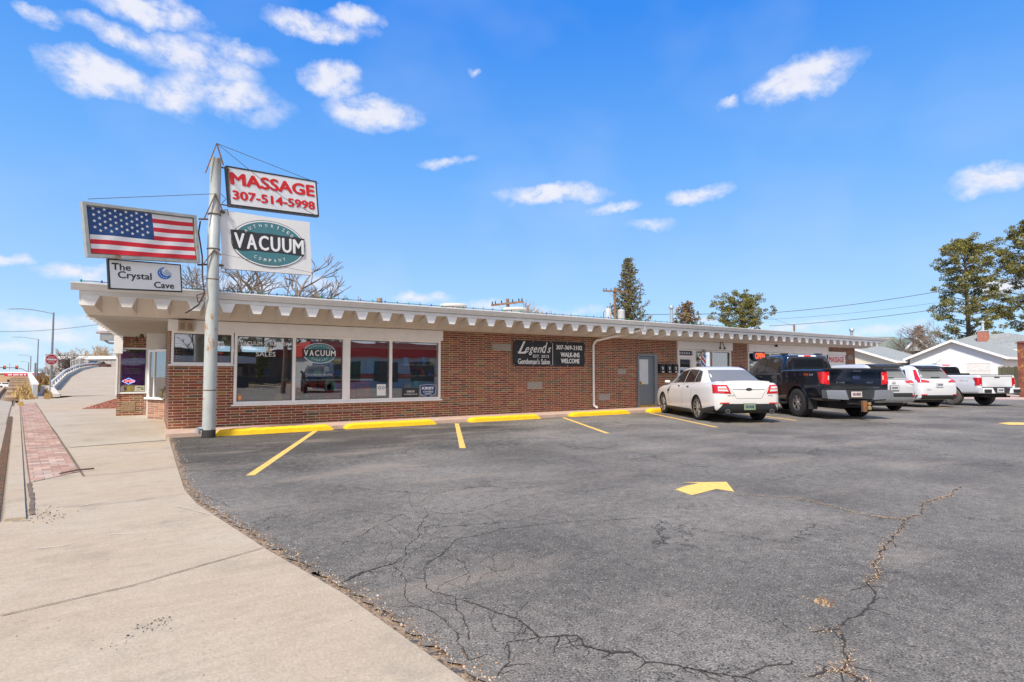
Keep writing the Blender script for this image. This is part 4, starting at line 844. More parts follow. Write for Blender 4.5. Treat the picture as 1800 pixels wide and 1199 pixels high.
# wreath on the angled sill
p = ZD(291, 693, 16.0); g = MB(); random.seed(4)
for _ in range(220):
    g.use(random.choice([M('wreath_green', (.03, .10, .05), .8), M('wreath_brown', (.10, .06, .03), .8), M('wreath_gold', (.55, .35, .03), .6)])); a_ = random.uniform(0, 6.28); x, z = .11*math.cos(a_), .15*math.sin(a_); q = Vector((p.x+x, p.y+random.gauss(0, .03), p.z+z)); e = Vector((random.gauss(0, .045), random.gauss(0, .03), random.gauss(0, .05))); g.add([q, q+e, q+e*.5+Vector((.015, 0, .01))], [(0, 1, 2)])
tag(g.build('wreath', stuff=True), 'small wreath with yellow ribbon on the angled window sill', 'wreath')
# ornament beyond the eave end: small white and green lantern house on a bracket
p = ZD(190, 578, 19.6); o = thing('birdhouse', 'white and green birdhouse-like lantern past the eave end', 'birdhouse', p)
g = MB(); g.prism([(-.22, -.1, -.08), (.12, -.1, -.10), (.20, -.1, .02), (.10, -.1, .22), (-.25, -.1, .10), (-.32, -.1, 0)], (0, .3, 0)); g.build('body', WHITE, o); g = MB(); g.prism([(-.02, -.12, .05), (.12, -.12, -.03), (.2, -.12, .06), (.10, -.12, .2)], (0, .34, 0)); g.build('roof', M('green_tin', (.05, .19, .14), .5), o)
g = MB(); g.box(-.34, .2, -.15, .3, -.17, -.12); g.build('shelf', M('pinkish_board', (.5, .4, .38)), o); g = MB(); g.path([(-.2, 0, -.2), (-.12, 0, -.4), (.05, 0, -.52), (.25, 0, -.52)], .035, 8); g.box(-.22, .22, -.12, .25, -.42, -.2); g.build('bracket', STEELG, o)
# ------------------------------------------------------------------ sign pole and its signs
PX, PY = 1.08, 13.50
o = thing('sign_pole', 'tall rust-stained pale steel pole carrying the signs', 'pole', (PX, PY, 0))
g = MB(); g.lathe([(.128, 0), (.128, 3.42), (.120, 3.43), (.120, 4.6), (.114, 4.61), (.110, 6.06), (.115, 6.07), (.115, 6.12), (.05, 6.14)], 24); g.build('shaft', POLEM, o, True)
g = MB(); g.lathe([(.135, 0), (.134, .16), (.131, .17)], 24); g.build('base_collar', M('tar_black', (.03, .028, .026), .8, var=.3), o, True)
g = MB(); g.tube((-.2, -.02, .2), (-.05, -.02, .2), .04, .04, 8); g.tube((-.2, -.02, .09), (-.2, -.02, .22), .045, .045, 8); g.build('conduit_stub', STEELG, o, True)
for z_ in (1.02, 3.43, 4.1, 4.87):
    g = MB(); g.lathe([(.13, z_-.012), (.134, z_), (.13, z_+.012)], 24); g.build('weld_ring', RUST, o, True)
for zt, dx, zz in ((6.42, .0, 5.72), (5.3, .0, 4.72), (4.06, 0, 3.72)):
    g = MB(); a_ = .02
    g.tube((0, -.13, zt), (-.2, -.13, zz), .016, .016, 4); g.tube((0, -.13, zt), (.14, -.13, zz+.24), .02, .02, 4); g.build('strut', RUST, o)
g = MB(); g.path([(.11, 0, 5.95), (.26, .02, 5.95), (.30, .04, 5.1)], .018, 5); g.path([(.11, 0, 5.12), (.3, .02, 5.12)], .014); g.path([(.12, -.02, 4.95), (.2, 0, 4.95)], .025); g.path([(.12, -.02, 3.76), (.2, 0, 3.76)], .025); g.path([(-.12, 0, 4.75), (-.3, -.02, 4.72)], .02); g.path([(-.12, 0, 3.75), (-.3, -.02, 3.72)], .02); g.build('bracket', RUST, o)
g = MB(); P = [(-.27, -.1, 4.66), (-.3, -.12, 4.4), (-.22, -.13, 3.9), (-.2, -.12, 3.4), (-.16, -.14, 3.1), (-.26, -.1, 2.85), (-.42, .1, 2.72), (-.48, .3, 2.70)]; g.path(P, .016, 5); g.path([(-.16, -.14, 3.1), (-.3, -.1, 3.05), (-.28, -.1, 2.9), (-.18, -.1, 2.95)], .01, 5); g.path([(.12, 0, 5.35), (.22, -.03, 5.25), (.14, 0, 5.15)], .008, 4); g.path([(.12, 0, 4.98), (.25, -.03, 5.02), (.28, 0, 4.9)], .008, 4); g.build('power_cable', M('cable_brown', (.07, .045, .035), .8), o)
g = MB()
def wl(p, q): return (Vector(q)-Vector((PX, PY, 0)))
def wloc(t, z, a_, x0=PX, y0=PY): return Vector((x0+t*math.cos(R(a_)), y0+t*math.sin(R(a_)), z))
off = Vector((PX, PY, 0))
A_ = Vector((0, -.13, 6.42)); g.path([A_, wloc(2.42, 6.2, 14)-off], .007, 4); g.path([A_, wloc(1.5, 5.55, 14)+Vector((0, -.2, 0))-off, wloc(2.38, 5.3, 14)+Vector((0, -.15, 0))-off], .007, 4)
g.path([Vector((0, -.12, 5.3)), wloc(-2.3, 4.54, 22)+Vector((0, 0, .06))-off], .007, 4); g.path([Vector((.03, -.14, 4.0)), wloc(2.17, 3.83, 8)+Vector((0, -.12, 0))-off], .005, 4)
g.build('guy_wire', M('wire_grey', (.12, .11, .10), .6), o)
def signthing(name, lab, t, z, a_, slope, y0=PY): return thing(name, lab, 'sign', wloc(t, z, a_), (0, -math.atan(slope), R(a_)))
def frame(o, w_, h_, dep, fw, mat, name='frame', y0=0):
    g = MB(); g.box(0, w_, y0, y0+dep, 0, fw); g.box(0, w_, y0, y0+dep, h_-fw, h_); g.box(0, fw, y0, y0+dep, fw, h_-fw); g.box(w_-fw, w_, y0, y0+dep, fw, h_-fw); g.box(fw, w_-fw, y0+dep*.45, y0+dep-.004, fw, h_-fw); return g.build(name, mat, o)
# flag sign
o = signthing('flag_sign', 'box sign with the American flag left of the pole', -2.29, 3.52, 22, .11)
frame(o, 2.01, 1.01, .13, .055, M('aged_aluminium', (.40, .41, .38), .5, .3, stain=(.30, .14, .05), sscale=3.2, sth=.60, var=.15), y0=-.06)
BLUEF = M('flag_blue', (.018, .065, .21), .6, var=.25, scale=5); FRED = M('flag_red', (.66, .015, .03), .6, var=.08, scale=5); FWH = M('flag_white', (.76, .75, .74), .6, var=.06, scale=5)
g = MB(); fw0, fw1, fz0, fz1 = .075, 1.935, .075, .935; nx, nr = 36, 10
def fy(u, v): return -.02-.010*math.sin(u*9+v*4)-.006*math.sin(u*21-v*8)
def fpt(u, v): return (fw0+(fw1-fw0)*u, fy(u, v), fz0+(fz1-fz0)*(v+.012*math.sin(u*7)*math.sin(math.pi*v)))
for m_ in (FWH, FRED, BLUEF): g.use(m_)
for r_ in range(nr):
    for i in range(nx):
        u0, u1, v0, v1 = i/nx, (i+1)/nx, 1-(r_+1)/nr, 1-r_/nr
        can = r_ < 6 and u1 <= .585; g.use(BLUEF if can else (FWH if r_ % 2 == 0 else FRED)); g.add([fpt(u0, v0), fpt(u1, v0), fpt(u1, v1), fpt(u0, v1)], [(0, 1, 2, 3)])
g.build('flag_face', None, o)
g = MB(); g.use(PRINTW)
for j in range(8):
    for i in range(6 if j % 2 == 0 else 5):
        u = .05+.095*i+(.0475 if j % 2 else 0); v = .97-.068*j; c_ = fpt(u, v); pts = []
        for k in range(10):
            a_ = math.pi/2+k*math.pi/5; rr = .034 if k % 2 == 0 else .014; pts.append((c_[0]+rr*math.cos(a_), c_[1]-.006, c_[2]+rr*math.sin(a_)))
        g.add([(c_[0], c_[1]-.006, c_[2])]+pts, [(0, 1+k, 1+(k+1) % 10) for k in range(10)])
g.build('stars', None, o)
# massage sign
o = signthing('lightbox_sign', 'white lightbox sign with red massage lettering at the top right', .29, 5.12, 14, .10)
frame(o, 2.15, .90, .13, .035, M('dark_frame', (.035, .035, .035), .6, var=.3, stain=(.4, .38, .35), sscale=12, sth=.62), y0=-.05)
g = MB(); g.box(.035, 2.115, -.045, -.02, .05, .865); g.build('panel', M('sign_acrylic', (.80, .80, .80), .25, var=.03), o)
g = MB(); g.use(REDP); fat(g, 'MASSAGE', 1.07, .63, 2.02, .29, -.050, .021); fat(g, '307-514-5998', 1.07, .265, 1.98, .21, -.050, .015); g.build('lettering', None, o)
# vacuum banner
o = signthing('banner_sign', 'white vinyl banner with the oval vacuum emblem right of the pole', .17, 3.70, 8, .045)
g = MB(); nx, nz_ = 20, 12; vs = []
for j in range(nz_+1):
    for i in range(nx+1):
        u, v = i/nx, j/nz_; vs.append((2.0*u+.01*math.sin(v*6), .006*math.sin(u*14+v*3)*math.sin(v*5), 1.31*v-.018*math.sin(math.pi*u)*v))
g.add(vs, [(j*(nx+1)+i, j*(nx+1)+i+1, (j+1)*(nx+1)+i+1, (j+1)*(nx+1)+i) for j in range(nz_) for i in range(nx)]); g.build('banner_cloth', M('white_vinyl', (.74, .735, .72), .45, var=.04, scale=2), o, True)
g = MB(); g.box(.0, 2.0, .012, .07, .0, .035); g.box(0, 2.0, .012, .05, 1.24, 1.27); g.build('frame', RUST, o)
og = D.objects.new('emblem_panel', None)
D.objects.remove(og)
g = MB(); w_, h_ = 1.84, 1.12; cx_, cz_ = 1.03, .655; y = -.012
ctr = lambda pts: [(p_[0]+cx_, p_[1], p_[2]+cz_) for p_ in pts]
g.use(INK).poly(ctr(ellipse(0, 0, .45*w_, .485*h_, y))); g.use(PRINTW).poly(ctr(ellipse(0, 0, .443*w_, .473*h_, y-.002))); g.use(TEAL).poly(ctr(ellipse(0, 0, .425*w_, .45*h_, y-.004)))
bpz = [(-.43, -.17), (-.33, -.20), (-.20, -.17), (-.05, -.18), (.10, -.17), (.25, -.18), (.43, -.19), (.445, .19), (.30, .215), (.15, .20), (0, .215), (-.15, .20), (-.30, .225), (-.455, .21)]
g.use(INK).poly(ctr([(x*w_, y-.006, z*h_) for x, z in bpz])); g.build('emblem', None, o)
g = MB(); g.use(PRINTW)
for i, ch in enumerate('VACUUM'): fat(g, ch, cx_+(-.355+.142*i+(.006 if i == 5 else 0))*w_, cz_+.005*h_, .128*w_*(1.12 if ch == 'M' else .95), .31*h_, y-.010, .012)
arc_text(g, 'AUTHORIZED', cx_, cz_+.035*h_, .335*w_, .345*h_, 147, 33, .065*h_, .030*w_, y-.010, .004); arc_text(g, 'COMPANY', cx_, cz_-.0*h_, .33*w_, .345*h_, 238, 302, .065*h_, .030*w_, y-.010, .004, False); g.build('lettering', None, o)
# crystal sign
o = signthing('panel_sign', 'small white framed shop sign under the flag', -1.89, 2.985, 20, .075)
frame(o, 1.29, .58, .09, .022, M('sign_black', (.015, .015, .015), .5)); g = MB(); g.box(.022, 1.268, .004, .03, .022, .558); g.build('panel', M('sign_acrylic2', (.78, .78, .77), .4, var=.03), o)
g = MB(); g.use(INK); fat(g, 'The', .215, .435, .32, .13, -.001, .004); fat(g, 'Crystal', .44, .265, .58, .18, -.001, .004); fat(g, 'Cave', .95, .125, .37, .13, -.001, .004)
g.box(.065, .17, -.001, .002, .495, .508); g.build('lettering', None, o)
g = MB(); g.use(M('moon_blue', (.02, .15, .50), .5)); cx_, cz_ = .97, .37; pts = [(cx_+.13*math.cos(R(a_)), -.001, cz_+.12*math.sin(R(a_))) for a_ in range(95, 346, 10)]; inn = [(cx_+.035+.085*math.cos(R(a_)), -.001, cz_+.03+.085*math.sin(R(a_))) for a_ in range(345, 94, -10)]; k = len(pts); 
inn = inn[:k]; g.add(pts+inn[::-1], [(i, i+1, k+i+1, k+i) for i in range(min(k, len(inn))-1)])
g.use(M('crystal_pale', (.45, .52, .62), .5))
for i, (dx, hh) in enumerate(((-.05, .07), (-.02, .11), (.01, .13), (.045, .10), (.075, .07))): g.poly([(cx_+.035+dx-.014, -.0015, cz_-.04), (cx_+.035+dx+.014, -.0015, cz_-.04), (cx_+.035+dx+.014, -.0015, cz_-.04+hh*.8), (cx_+.035+dx, -.0015, cz_-.04+hh), (cx_+.035+dx-.014, -.0015, cz_-.04+hh*.8)])
g.use(PRINTW)
for a_ in (130, 155, 180, 205, 230, 255, 280): g.poly(ellipse(cx_+.006+.103*math.cos(R(a_)), cz_+.006+.097*math.sin(R(a_)), .010, .010, -.003, 8))
g.build('moon_emblem', None, o)
# ------------------------------------------------------------------ vehicles
PAINTS = {}
def paint(name, col, metal=.0, rough=.28): return M(name, col, rough, metal, var=.015, scale=1.5, coat=1.)
CARGL = M('tinted_glass', (.012, .014, .016), .03, var=0, spec=.9, coat=1)
CARGR = M('rear_glass', (.17, .175, .175), .12, var=.1, scale=2, spec=.3)  # grey base colour stands in for clouds reflected in the glass
LRED = M('lamp_red', (.55, .008, .012), .12, var=.03, coat=1); LREDL = M('lamp_red_lit', (.75, .02, .015), .15, coat=1, emit=(.9, .03, .02), est=.25); LCLR = M('lamp_clear', (.65, .62, .60), .1, coat=1); SEAM = M('seam', (.012, .012, .012), .8)
def cr_interp(pts, x):   # smooth curve through (x, v...) control rows
    n = len(pts)
    if x <= pts[0][0]: return pts[0][1:]
    if x >= pts[-1][0]: return pts[-1][1:]
    i = max(k for k in range(n) if pts[k][0] <= x); i = min(i, n-2)
    x0, x1 = pts[i][0], pts[i+1][0]; t = (x-x0)/(x1-x0)
    out = []
    for c in range(1, len(pts[0])):
        y0, y1 = pts[i][c], pts[i+1][c]
        m0 = (y1-pts[i-1][c])/(x1-pts[i-1][0])*(x1-x0) if i > 0 else (y1-y0)
        m1 = (pts[i+2][c]-y0)/(pts[i+2][0]-x0)*(x1-x0) if i+2 < n else (y1-y0)
        # monotone limiting keeps panels taut
        if (y1-y0) == 0: m0 = m1 = 0
        else:
            m0 = max(min(m0/(y1-y0), 2.5), 0)*(y1-y0); m1 = max(min(m1/(y1-y0), 2.5), 0)*(y1-y0)
        h00 = 2*t**3-3*t*t+1; h10 = t**3-2*t*t+t; h01 = -2*t**3+3*t*t; h11 = t**3-t*t
        out.append(h00*y0+h10*m0+h01*y1+h11*m1)
    return out
def loft(rings, cap=True):
    n = len(rings[0]); mb = MB()
    for r in rings: mb.v += [tuple(p) for p in r]
    for j in range(len(rings)-1):
        for i in range(n): mb.f.append((j*n+i, j*n+(i+1) % n, (j+1)*n+(i+1) % n, (j+1)*n+i)); mb.m.append(0)
    if cap: mb.f += [tuple(range(n))[::-1], tuple(range((len(rings)-1)*n, len(rings)*n))]; mb.m += [0, 0]
    return mb
def ringpts(half): return [(x, y, z) for x, y, z in half]+[(x, -y, z) for x, y, z in half[::-1] if abs(y) > 1e-6]
def smooth_half(ctrl, k=4):
    # ctrl: list of (y,z); chaikin-like refinement keeping end points
    pts = ctrl
    for _ in range(2):
        q = [pts[0]]
        for a, b in zip(pts, pts[1:]): q += [(a[0]*.78+b[0]*.22, a[1]*.78+b[1]*.22), (a[0]*.22+b[0]*.78, a[1]*.22+b[1]*.78)]
        q.append(pts[-1]); pts = q
    return pts
class Car:
    def __init__(s, name, lab, loc, heading, mat, rows, secs, gh=None, wheels=(), arch_r=.38, R_=.33, bodymat_low=None, flat=False, group='vehicles parked along the shops', cat='car'):
        """rows: (x, halfwidth, zbottom, zshoulder, ztop) ; gh: (x, half width base, half width roof, zbase, zroof)"""
        s.root = thing(name, lab, cat, loc, (0, 0, heading), group); s.mat = mat; k_ = {'sedan': 1.05, 'suv': 1.04}.get(name, 1.07 if 'dark navy' in lab else 1.05); s.root.scale = (k_, k_, k_)
        x0, x1 = rows[0][0], rows[-1][0]; n = secs
        xs = sorted(set([round(x0+(x1-x0)*i/n, 4) for i in range(n+1)]+[r[0] for r in rows]+[x0+.02, x0+.05, x1-.02, x1-.05]))
        rings = []
        for x in xs:
            w_, zb, zs, zt = cr_interp(rows, x)
            e = 1.
            h = zs-zb
            half = [(0, zb), (w_*.80, zb), (w_*.95, zb+.03), (w_*.985, zb+h*.22), (w_*1.0, zb+h*.50), (w_*.985, zb+h*.72), (w_*.965, zb+h*.90), (w_*.93, zs), (w_*.86, zs+(zt-zs)*.6), (w_*.45, zt-.005), (0, zt)]
            if flat: half = [(0, zb), (w_*.85, zb), (w_*.97, zb+.03), (w_*.99, zb+h*.25), (w_, zb+h*.5), (w_*.995, zb+h*.62), (w_*.975, zb+h*.80), (w_*.97, zs-.015), (w_*.955, zs+.004), (w_*.92, zt), (w_*.5, zt), (0, zt)]
            half = smooth_half(half); half[0] = (0, half[0][1]); half[-1] = (0, half[-1][1])
            rings.append(ringpts([(x, y, z) for y, z in half]))
        mb = loft(rings); mb.use(mat)
        body = mb.build('body', None, s.root, False)
        # wheel arches cut as real wells
        for (wx, ar) in wheels:
            for sg in (1, -1):
                c = MB(); c.use(BLACK); W2 = max(r[1] for r in rows)
                c.lathe([(ar, sg*(W2-.34)), (ar, sg*(W2+.2))], 40, (wx, 0, R_), 'y'); co = c.build('cut', None, s.root)
                md = body.modifiers.new('b', 'BOOLEAN'); md.object = co; md.operation = 'DIFFERENCE'; md.solver = 'EXACT'; md.material_mode = 'TRANSFER'
                bpy.context.view_layer.update(); dg = bpy.context.evaluated_depsgraph_get(); me = D.meshes.new_from_object(body.evaluated_get(dg), depsgraph=dg)
                body.modifiers.clear(); body.data = me; D.objects.remove(co, do_unlink=True)
        me = body.data; me.name = 'body'; me.polygons.foreach_set('use_smooth', [True]*len(me.polygons)); me.set_sharp_from_angle(angle=R(38)); s.body = body
        s.gh = None
        if gh:
            x0, x1 = gh[0][0], gh[-1][0]; xs = sorted(set([x0+(x1-x0)*i/40 for i in range(41)]+[r[0] for r in gh])); rings = []
            for x in xs:
                wb, wr, zb, zr = cr_interp(gh, x); hh = max(zr-zb, .004)
                half = smooth_half([(0, zb-.04), (wb*.97, zb-.04), (wb, zb), (wb+(wr-wb)*.45, zb+hh*.45), (wr*1.0, zb+hh*.88), (wr*.90, zb+hh*.975), (wr*.5, zb+hh), (0, zb+hh*1.004)]); half[0] = (0, half[0][1]); half[-1] = (0, half[-1][1])
                rings.append(ringpts([(x, y, z) for y, z in half]))
            mb = loft(rings); mb.use(mat); s.gh = mb.build('roof', None, s.root, True, 40)
        s.bvhs = [BVHTree.FromPolygons([v.co for v in o.data.vertices], [tuple(p.vertices) for p in o.data.polygons]) for o in ([body]+([s.gh] if s.gh else []))]
    def cast(s, p, d):
        d = Vector(d).normalized(); best = None
        for b in s.bvhs:
            h = b.ray_cast(Vector(p)-d*4, d)
            if h[0] is not None and (best is None or h[3] < best[3]): best = h
        return best
    def patch(s, corners, d, mat, name, off=.006, nu=10, nv=6, parent=None, label=None, mirror=False):
        """a thin raised panel following the bodywork: corners of a quad cast along d"""
        c = [Vector(q) for q in corners]; d = Vector(d); mb = MB(); mb.use(mat); vs = []; dn_ = d.normalized()
        for j in range(nv+1):
            for i in range(nu+1):
                u, v = i/nu, j/nv; p = (c[0]*(1-u)+c[1]*u)*(1-v)+(c[3]*(1-u)+c[2]*u)*v; h = s.cast(p, d)
                if h is None: vs.append(p)
                else:
                    nn_ = h[1] if h[1].dot(dn_) < 0 else -h[1]; vs.append(h[0]+nn_*off)
        fs = [(j*(nu+1)+i, j*(nu+1)+i+1, (j+1)*(nu+1)+i+1, (j+1)*(nu+1)+i) for j in range(nv) for i in range(nu)]
        edge = [i for i in range(nu+1)]+[j*(nu+1)+nu for j in range(1, nv+1)]+[nv*(nu+1)+i for i in range(nu-1, -1, -1)]+[j*(nu+1) for j in range(nv-1, 0, -1)]
        b = len(vs); vs += [Vector(vs[k])+dn_*(off+.012) for k in edge]; m_ = len(edge)
        fs += [(edge[k], edge[(k+1) % m_], b+(k+1) % m_, b+k) for k in range(m_)]
        mb.add(vs, fs); o = mb.build(name, None, parent or s.root, True, 50, label)
        if mirror: s.patch([(q[0], -q[1], q[2]) for q in corners], (d[0], -d[1], d[2]), mat, name, off, nu, nv, parent, label)
        return o
    def seam(s, pts, d, wd=.008, mat=None, name='panel_gap', off=.002):
        mb = MB(); mb.use(mat or SEAM); P = []
        for a, b in zip(pts, pts[1:]):
            n = max(2, int((Vector(b)-Vector(a)).length/.06))
            for i in range(n): P.append(Vector(a)*(1-i/n)+Vector(b)*(i/n))
        P.append(Vector(pts[-1])); H_ = [s.cast(p, d) for p in P]; Q = [h[0]+(h[1] if h[1].dot(Vector(d)) < 0 else -h[1])*off if h else p for h, p in zip(H_, P)]
        dn_ = Vector(d).normalized(); vs = []
        for i, q in enumerate(Q):
            t = (Q[min(i+1, len(Q)-1)]-Q[max(0, i-1)]); sd_ = t.cross(dn_); sd_ = sd_.normalized()*wd/2 if sd_.length > 1e-9 else Vector((0, 0, wd/2)); vs += [q+sd_, q-sd_]
        mb.add(vs, [(2*i, 2*i+1, 2*i+3, 2*i+2) for i in range(len(Q)-1)]); return mb.build(name, None, s.root)
    def wheels(s, xs, track, Rr, wd, rimr, style, rimmat, sidew=.0, tyremat=None):
        for x in xs:
            for sg in (1, -1):
                g = MB(); y0 = sg*(track/2); a = wd/2; g.use(tyremat or M('tyre', (.022, .021, .020), .85, var=.3, scale=20, bump=.3, bscale=30))
                g.lathe([(rimr-.01, -a*.9), (rimr+.02, -a*.98), (Rr-.06, -a), (Rr-.02, -a*.88), (Rr, -a*.7), (Rr, a*.7), (Rr-.02, a*.88), (Rr-.06, a), (rimr+.02, a*.98), (rimr-.01, a*.9)], 40, (x, y0, Rr), 'y', False)
                if style == 'at':
                    for k in range(30):
                        t = 2*math.pi*k/30; c_, s_ = math.cos(t), math.sin(t); ct = Vector((x+c_*(Rr+.002), y0, Rr+s_*(Rr+.002))); tx = Vector((-s_, 0, c_))*.026; rr_ = Vector((c_, 0, s_))*.010
                        for q in (-1, 1):
                            y_a, y_b = q*a*.25, q*a*.95; e1, e2 = Vector((0, y_a, 0)), Vector((0, y_b, 0)); g.hexa([ct-tx-rr_+e1, ct+tx-rr_+e1, ct+tx-rr_+e2, ct-tx-rr_+e2, ct-tx+rr_*.6+e1, ct+tx+rr_*.6+e1, ct+tx-rr_*.2+e2, ct-tx-rr_*.2+e2])
                ty = g.build('wheel', None, s.root, True, 40)
                yo = y0+sg*a*.80; g = MB(); g.use(M('rim_dark', (.02, .02, .022), .5)).lathe([(rimr, 0), (.05, -.004*sg)], 32, (x, y0+sg*a*.35, Rr), 'y')
                g.use(rimmat); g.lathe([(rimr*.90, -.012*sg), (rimr*1.0, 0), (rimr*.985, .012*sg), (rimr*.90, .008*sg)], 36, (x, yo, Rr), 'y', False); g.lathe([(.0, -.03*sg), (.055, -.03*sg), (.05, .012*sg), (.0, .016*sg)], 16, (x, yo, Rr), 'y')
                def spoke(t0, t1, w0, w1, r0=.04, r1=rimr*.93):
                    p0 = Vector((math.cos(t0), 0, math.sin(t0))); p1 = Vector((math.cos(t1), 0, math.sin(t1))); A = Vector((x, yo, Rr)); tt = (p1*r1-p0*r0).normalized(); nn_ = Vector((-tt.z, 0, tt.x))
                    a0, a1 = A+p0*r0, A+p1*r1; dy = Vector((0, -.03*sg, 0)); up = Vector((0, .006*sg, 0)); g.hexa([a0-nn_*w0+dy, a0+nn_*w0+dy, a1+nn_*w1+dy, a1-nn_*w1+dy, a0-nn_*w0*.7+up, a0+nn_*w0*.7+up, a1+nn_*w1*.7, a1-nn_*w1*.7])
                ns = {'split': 5, 'at': 6, 'multi': 10, 'five': 5}[style]
                for k in range(ns):
                    t = 2*math.pi*k/ns+.3
                    if style == 'split': spoke(t-.05, t-.30, .018, .016); spoke(t+.05, t+.30, .018, .016); spoke(t, t, .02, .004, r1=rimr*.55)
                    elif style == 'at': spoke(t-.12, t-.17, .016, .015); spoke(t+.12, t+.17, .016, .015)
                    elif style == 'multi': spoke(t-.03, t-.10, .012, .012); spoke(t+.03, t+.14, .012, .012)
                    else: spoke(t, t, .03, .025)
                g.build('rim', None, ty)
def plate(car, x, y, z, mat, lab=None, frame_=True, w_=.31, h_=.155):
    g = MB(); g.use(BLKPL if frame_ else mat).box(x-.012, x, y-w_/2-.012, y+w_/2+.012, z-h_/2-.012, z+h_/2+.012); g.use(mat).box(x-.016, x-.0125, y-w_/2, y+w_/2, z-h_/2, z+h_/2)
    o = g.build('number_plate', None, car.root); g = MB(); g.use(M('plate_ink', (.03, .04, .10), .5))
    for k, (dy, ww) in enumerate(((.10, .02), (.06, .03), (.02, .02), (-.02, .03), (-.06, .025), (-.10, .03))): g.box(x-.019, x-.0165, y+dy-ww/2, y+dy+ww/2, z-.035, z+.04)
    g.build('lettering', None, o); return o
def oval_badge(car, x, y, z, w_, h_, back, txt=None):
    g = MB(); g.use(CHROME).poly([(x-.006, y-p[0], z+p[2]) for p in ellipse(0, 0, w_/2, h_/2, 0, 24)]); g.use(back).poly([(x-.009, y-p[0], z+p[2]) for p in ellipse(0, 0, w_/2*.9, h_/2*.84, 0, 24)]); g.use(CHROME)
    if txt: vtext(g, txt, x-.012, y, z, w_*.62, h_*.5, .35)
    return g.build('badge', None, car.root)
def vtext(g, s_, x, y, z, w_, h_, shear=0., bold=.01):   # text readable from behind the vehicle (looking along +x)
    vs, fs, a0, a1, b0, b1 = glyphs(s_, bold, shear); g.add([(x, y-((v.x-a0)/(a1-a0)-.5)*w_, z+((v.y-b0)/(b1-b0)-.5)*h_) for v in vs], fs)
def stext(car, s_, x, y, z, w_, h_, mat, shear=0., name='decal', bold=.015):   # on the left flank (looking along -y): text runs towards -x... towards the rear on the left
    vs, fs, a0, a1, b0, b1 = glyphs(s_, bold, shear); g = MB(); g.use(mat); g.add([(x-((v.x-a0)/(a1-a0)-.5)*w_, y, z+((v.y-b0)/(b1-b0)-.5)*h_) for v in vs], fs); return g.build(name, None, car.root)
HD = R(60)
LFT = (0, -1, 0); REAR = (1, 0, 0)
# ---- white sedan
WP = paint('pearl_white', (.74, .71, .665), .0, .25)
c = Car('sedan', 'white sedan with dark lower bumper, nearest the grey door', (14.52, 10.14, 0), HD, WP,
  [(-1.17, .72, .50, .84, .90), (-1.13, .80, .36, .98, 1.06), (-1.02, .90, .30, 1.02, 1.105), (-.70, .955, .24, 1.01, 1.10), (-.2, .972, .20, 1.0, 1.09), (.6, .968, .17, .99, 1.05), (1.6, .968, .17, .96, 1.02), (2.5, .968, .18, .93, 1.0), (3.1, .955, .2, .88, .98), (3.6, .90, .22, .80, .90), (3.88, .78, .28, .70, .80), (3.97, .62, .36, .62, .68)],
  70, [(-.62, .80, .60, 1.06, 1.075), (-.35, .83, .62, 1.04, 1.20), (.15, .86, .63, 1.02, 1.44), (.45, .87, .64, 1.01, 1.52), (.95, .875, .645, 1.0, 1.545), (1.5, .87, .64, .99, 1.52), (1.95, .86, .63, .98, 1.41), (2.5, .83, .66, .97, 1.16), (2.85, .80, .68, .96, .98)],
  [(0, .385), (2.87, .385)], R_=.345)
c.patch([(-.25, 1, 1.075), (.32, 1, 1.075), (.42, 1, 1.40), (.12, 1, 1.30)], LFT, CARGL, 'window', mirror=True, label='small dark rear quarter window') if False else None
c.patch([(.02, 1, 1.09), (.38, 1, 1.085), (.40, 1, 1.425), (.22, 1, 1.38)], LFT, CARGL, 'window', mirror=True)
c.patch([(.41, 1, 1.085), (1.12, 1, 1.07), (1.10, 1, 1.455), (.43, 1, 1.43)], LFT, CARGL, 'window', mirror=True)
c.patch([(1.17, 1, 1.065), (2.22, 1, 1.045), (1.75, 1, 1.38), (1.15, 1, 1.455)], LFT, CARGL, 'window', mirror=True)
c.patch([(-.55, .72, 1.11), (-.55, -.72, 1.11), (.1, -.56, 1.445), (.1, .56, 1.445)], (1, 0, -.9), CARGR, 'rear_window', nu=16, nv=10)
c.patch([(2.6, .62, 1.06), (2.6, -.62, 1.06), (1.85, -.52, 1.44), (1.85, .52, 1.44)], (-1, 0, -.9), CARGL, 'windscreen', nu=12)
LB = M('lower_black', (.028, .03, .032), .5)
c.patch([(-1, .86, .285), (-1, -.86, .285), (-1, -.70, .52), (-1, .70, .52)], REAR, LB, 'bumper', off=.012, nu=24, nv=6)
c.patch([(-1.02, 1, .27), (-.42, 1, .24), (-.40, 1, .36), (-1.02, 1, .46)], LFT, LB, 'bumper', off=.012, mirror=True)
c.patch([(.43, 1, .20), (2.44, 1, .20), (2.44, 1, .30), (.43, 1, .30)], LFT, LB, 'sill', off=.012, mirror=True, nu=20)
